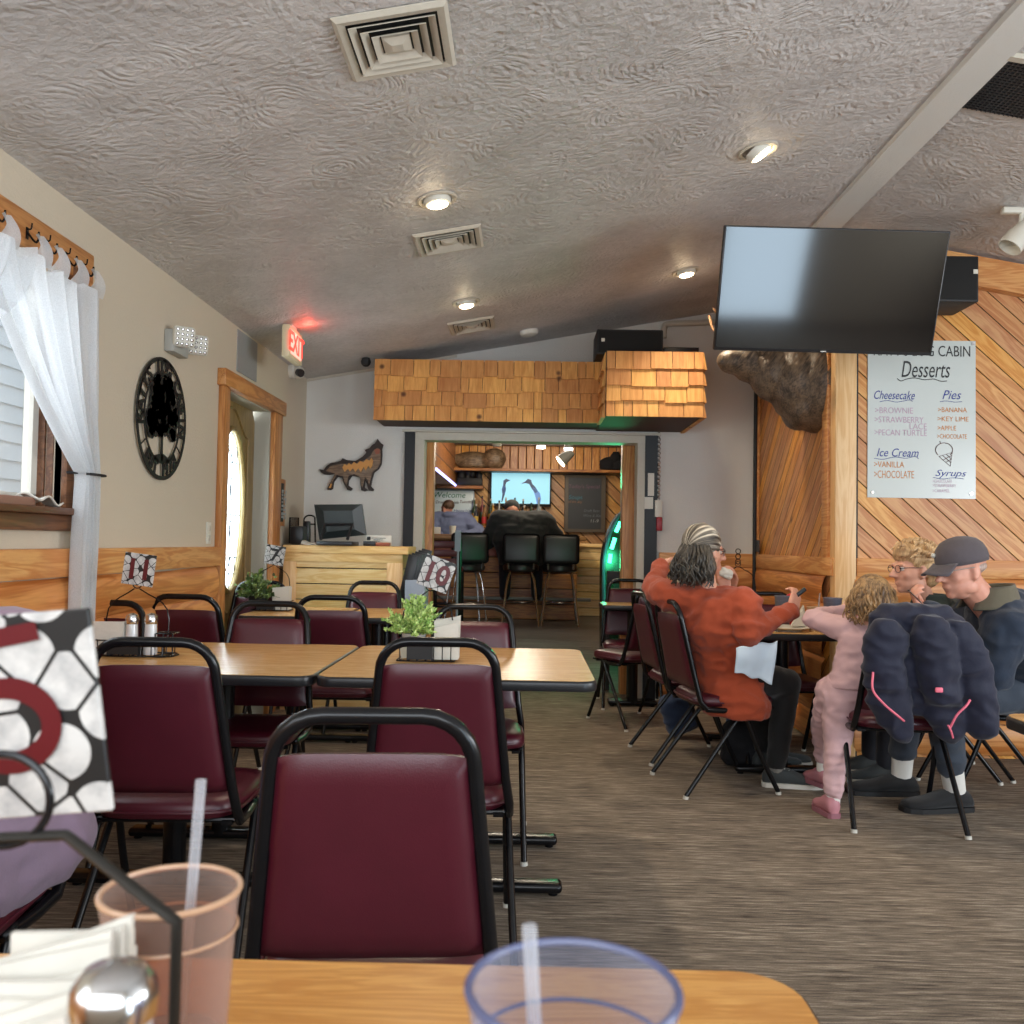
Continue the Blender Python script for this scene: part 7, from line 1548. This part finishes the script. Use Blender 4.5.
# ---- mauve neighbour at the left edge
t = thing('person', 'person in mauve clothes at the left edge, mostly hidden by the near number card', 'person', (-1.27, 1.85, 0)); MV = cloth('mauve_fleece', col(124, 104, 122), .12, 40, b=.3)
f = V((0, -1, 0)); s = V((-1, 0, 0)); pel = V((-1.2, 1.95, .54)); chest = V((-1.27, 1.98, .84)); neck = V((-1.31, 1.96, 1.04)); hc = V((-1.42, 1.94, 1.21))
g = G(); loft(g, [(pel-V((0, 0, .05)), s*.15, f*.12), (chest, s*.16, f*.11), (chest+V((0, 0, .1)), s*.15, f*.1), (neck-V((0, 0, .03)), s*.06, f*.06)]); tcap(g, neck-V((0, 0, .05)), hc-V((0, 0, .06)), .05, .05)
P, R, E = head(g, hc, (-.3, -1, -.1), (0, 0, 1), 1.0)
arms = []
for q in (-1, 1):
    a, b, c = chest+s*q*.19+V((0, 0, .1)), chest+s*q*.23+V((0, -.1, -.15)), chest+s*q*.14+V((0, -.32, -.12)); arms.append((a, b, c)); tcap(g, a, b, .045, .038); tcap(g, b, c, .036, .026); tcap(g, a, chest+V((0, 0, .1)), .05, .08); hand(g, c, (0, -1, 0), (0, 0, -1), q, .4, .95)
    tcap(g, pel+s*q*.09, pel+s*q*.12+V((0, -.42, .0)), .07, .05); tcap(g, pel+s*q*.12+V((0, -.42, 0)), pel+s*q*.12+V((0, -.42, -.42)), .05, .035)
remesh(g, 'body', SK, t, .009, 2); eyes(P, 1, t)
g = G(); loft(g, [(pel-V((0, 0, .0)), s*.2, f*.16), (pel+V((0, 0, .14)), s*.19, f*.15), (chest, s*.2, f*.14), (chest+V((0, 0, .12)), s*.19, f*.12), (neck-V((0, 0, .02)), s*.08, f*.08)])
for a, b, c in arms: sleeve(g, a, b, c, (.08, .065, .056, .044)); tcap(g, a, chest+V((0, 0, .1)), .08, .11)
remesh(g, 'sweatshirt', cloth('mauve_top', col(150, 124, 140), .12), t, .012, 3, fold=.008)
g = G(); g.sph(pel+V((0, 0, .0)), (.27, .2, .16), 3)
for q in (-1, 1): tcap(g, pel+s*q*.12, pel+s*q*.13+V((0, -.42, 0)), .135, .1); tcap(g, pel+s*q*.13+V((0, -.42, 0)), pel+s*q*.13+V((0, -.42, -.38)), .09, .07)
remesh(g, 'sweatpants', MV, t, .012, 3, fold=.008, seedv=3)
g = G(); g.sph(P(0, -.02, .03), (.085, .1, .09), 3, R); g.sph(P(0, -.06, -.08), (.09, .05, .1), 3, R); remesh(g, 'hair', HB, t, .012, 2, fur=.003)
for q in (-1, 1): shoe(t, pel+s*q*.13+V((0, -.42, -.42)), (0, -1), SN, SOLE, .26, .045)
dup(chair0, (-1.2, 1.80, 0), math.pi+.05, 'burgundy chair under the person in mauve at the left edge', 'burgundy dining chairs')
# ---- two people at the bar
t = thing('person', 'large man in black jacket and cap seated at the bar with his back to us', 'person', (bt(450, 700, SY).x, SY, FL))
X_ = bt(448, 700, SY).x; s = V((1, 0, 0)); f = V((0, 1, 0)); SY += .1; pel = V((X_, SY, FL+.82)); 
def bz(y): return bt(450, y, SY).z
chz = bz(430); sw = (bt(530, 430, SY).x-bt(370, 430, SY).x)/2
hc = V((bt(408, 370, SY+.1).x, SY+.12, bt(408, 362, SY).z))
g = G(); loft(g, [(pel, s*.2, f*.16), (V((X_, SY, chz)), s*.22, f*.15), (V((X_, SY+.03, bz(400))), s*.16, f*.12), (V((hc.x+.02, SY+.08, bz(380))), s*.08, f*.08)]); tcap(g, (hc.x, SY+.08, bz(388)), hc, .07, .06)
P, R, E = head(g, hc, (-.2, 1, -.3), (0, 0, 1), 1.1, True)
aL_ = [(V((X_-.27, SY, chz+.08)), V((X_-.42, SY+.12, bz(500))), V((X_-.2, SY+.5, bz(480)))), (V((X_+.27, SY, chz+.08)), V((X_+.43, SY+.1, bz(480))), V((X_+.24, SY+.5, bz(480))))]
for i, (a, b, c) in enumerate(aL_): tcap(g, a, b, .06, .05); tcap(g, b, c, .05, .035); tcap(g, a, (X_, SY, chz), .07, .1); hand(g, c, (0, 1, 0), (0, 0, -1), -1 if i else 1, .4, 1)
for q in (-1, 1): tcap(g, pel+s*q*.1, pel+V((q*.2, .4, -.02)), .08, .06); tcap(g, pel+V((q*.2, .4, -.02)), pel+V((q*.2, .36, -.45)), .055, .04)
remesh(g, 'body', SK2, t, .013, 2)
g = G(); loft(g, [(pel-V((0, 0, .1)), s*.27, f*.2), (pel+V((0, 0, .08)), s*.31, f*.22), (V((X_, SY, (pel.z+chz)/2)), s*.36, f*.23), (V((X_, SY, chz)), s*.36, f*.21), (V((X_, SY+.02, bz(405))), s*.27, f*.17), (V((hc.x+.02, SY+.07, bz(380))), s*.12, f*.11)])
for a, b, c in aL_: sleeve(g, a, b, c, (.13, .105, .09, .06)); tcap(g, a, (X_, SY, chz), .13, .2)
JB = cloth('black_jacket', (.012, .014, .014, 1), .3); remesh(g, 'jacket', JB, t, .015, 3, fold=.012, fs=6)
g = G(); g.sph(pel, (.26, .22, .16), 3)
for q in (-1, 1): tcap(g, pel+s*q*.1, pel+V((q*.2, .4, -.02)), .13, .1); tcap(g, pel+V((q*.2, .4, -.02)), pel+V((q*.2, .34, -.48)), .09, .07)
remesh(g, 'trousers', cloth('dark_jeans', col(26, 30, 40), .3), t, .016, 2)
for q in (-1, 1): shoe(t, pel+V((q*.2, .34, 0)), (0, 1), 'black_fabric', 'black_matte', .29, .05, h=FL+.28)
g = G(); g.sph(P(0, -.01, .06), (.098, .112, .085), 3, R); g.obox(P(0, .12, .03), (.14, .1, .012), R, .005); remesh(g, 'cap', JB, t, .012, 2)
t = thing('person', 'man in blue grey hoodie sitting behind the bar in front of the whiteboard', 'person', (bt(130, 400, 12.7).x, 12.7, FL))
hc = bt(122, 350, 12.7); X_ = bt(138, 400, 12.7).x; s = V((1, 0, 0)); f = V((-.4, .9, 0)).normalized(); z0 = bt(138, 425, 12.7).z
g = G(); loft(g, [(V((X_, 12.7, .8)), s*.15, f*.12), (V((X_, 12.7, z0)), s*.18, f*.13), (V((X_, 12.7, z0+.14)), s*.14, f*.1), (hc-V((-.01, 0, .12)), s*.06, f*.06)]); tcap(g, hc-V((-.01, 0, .14)), hc, .055, .055); P, R, E = head(g, hc, (-.7, .7, -.1), (0, 0, 1), 1.02, True)
aa = [(V((X_-.2, 12.7, z0+.1)), V((X_-.30, 12.6, z0-.16)), V((X_-.12, 12.35, z0-.14))), (V((X_+.2, 12.7, z0+.1)), V((X_+.42, 12.55, z0-.08)), V((X_+.2, 12.35, z0-.14)))]
for i, (a, b, c) in enumerate(aa): tcap(g, a, b, .05, .04); tcap(g, b, c, .04, .03); tcap(g, a, (X_, 12.7, z0+.05), .06, .09); hand(g, c, (0, -1, 0), (0, 0, -1), 1 if i else -1, .4, 1)
for q in (-1, 1): tcap(g, (X_+q*.1, 12.7, .85), (X_+q*.1, 12.75, FL+.08), .07, .045)
remesh(g, 'body', SK2, t, .013, 2)
g = G(); loft(g, [(V((X_, 12.7, .85)), s*.2, f*.16), (V((X_, 12.7, z0)), s*.25, f*.18), (V((X_, 12.7, z0+.15)), s*.2, f*.14), (hc-V((-.01, 0, .11)), s*.09, f*.09)]); g.sph((X_, 12.62, z0+.15), (.13, .09, .05), 2)
for a, b, c in aa: sleeve(g, a, b, c, (.1, .08, .07, .05)); tcap(g, a, (X_, 12.7, z0+.05), .1, .15)
remesh(g, 'hoodie', cloth('blue_grey_hoodie', col(110, 120, 150), .2), t, .014, 3, fold=.01, fs=7)
g = G(); g.sph(P(0, -.03, .045), (.084, .09, .08), 3, R); remesh(g, 'hair', hairm('brown_short', col(56, 40, 30), col(110, 84, 62)), t, .014, 2, fur=.003)
g = G()
for q in (-1, 1): tcap(g, (X_+q*.1, 12.7, .9), (X_+q*.1, 12.75, FL+.1), .11, .07)
remesh(g, 'trousers', cloth('dark_jeans2', col(30, 34, 44), .3), t, .016, 2)
for q in (-1, 1): shoe(t, (X_+q*.1, 12.75, 0), (-.4, .9), 'black_fabric', 'black_matte', .29, .05, h=FL)
for o in bpy.data.objects:
    if '_w' in o: del o['_w']
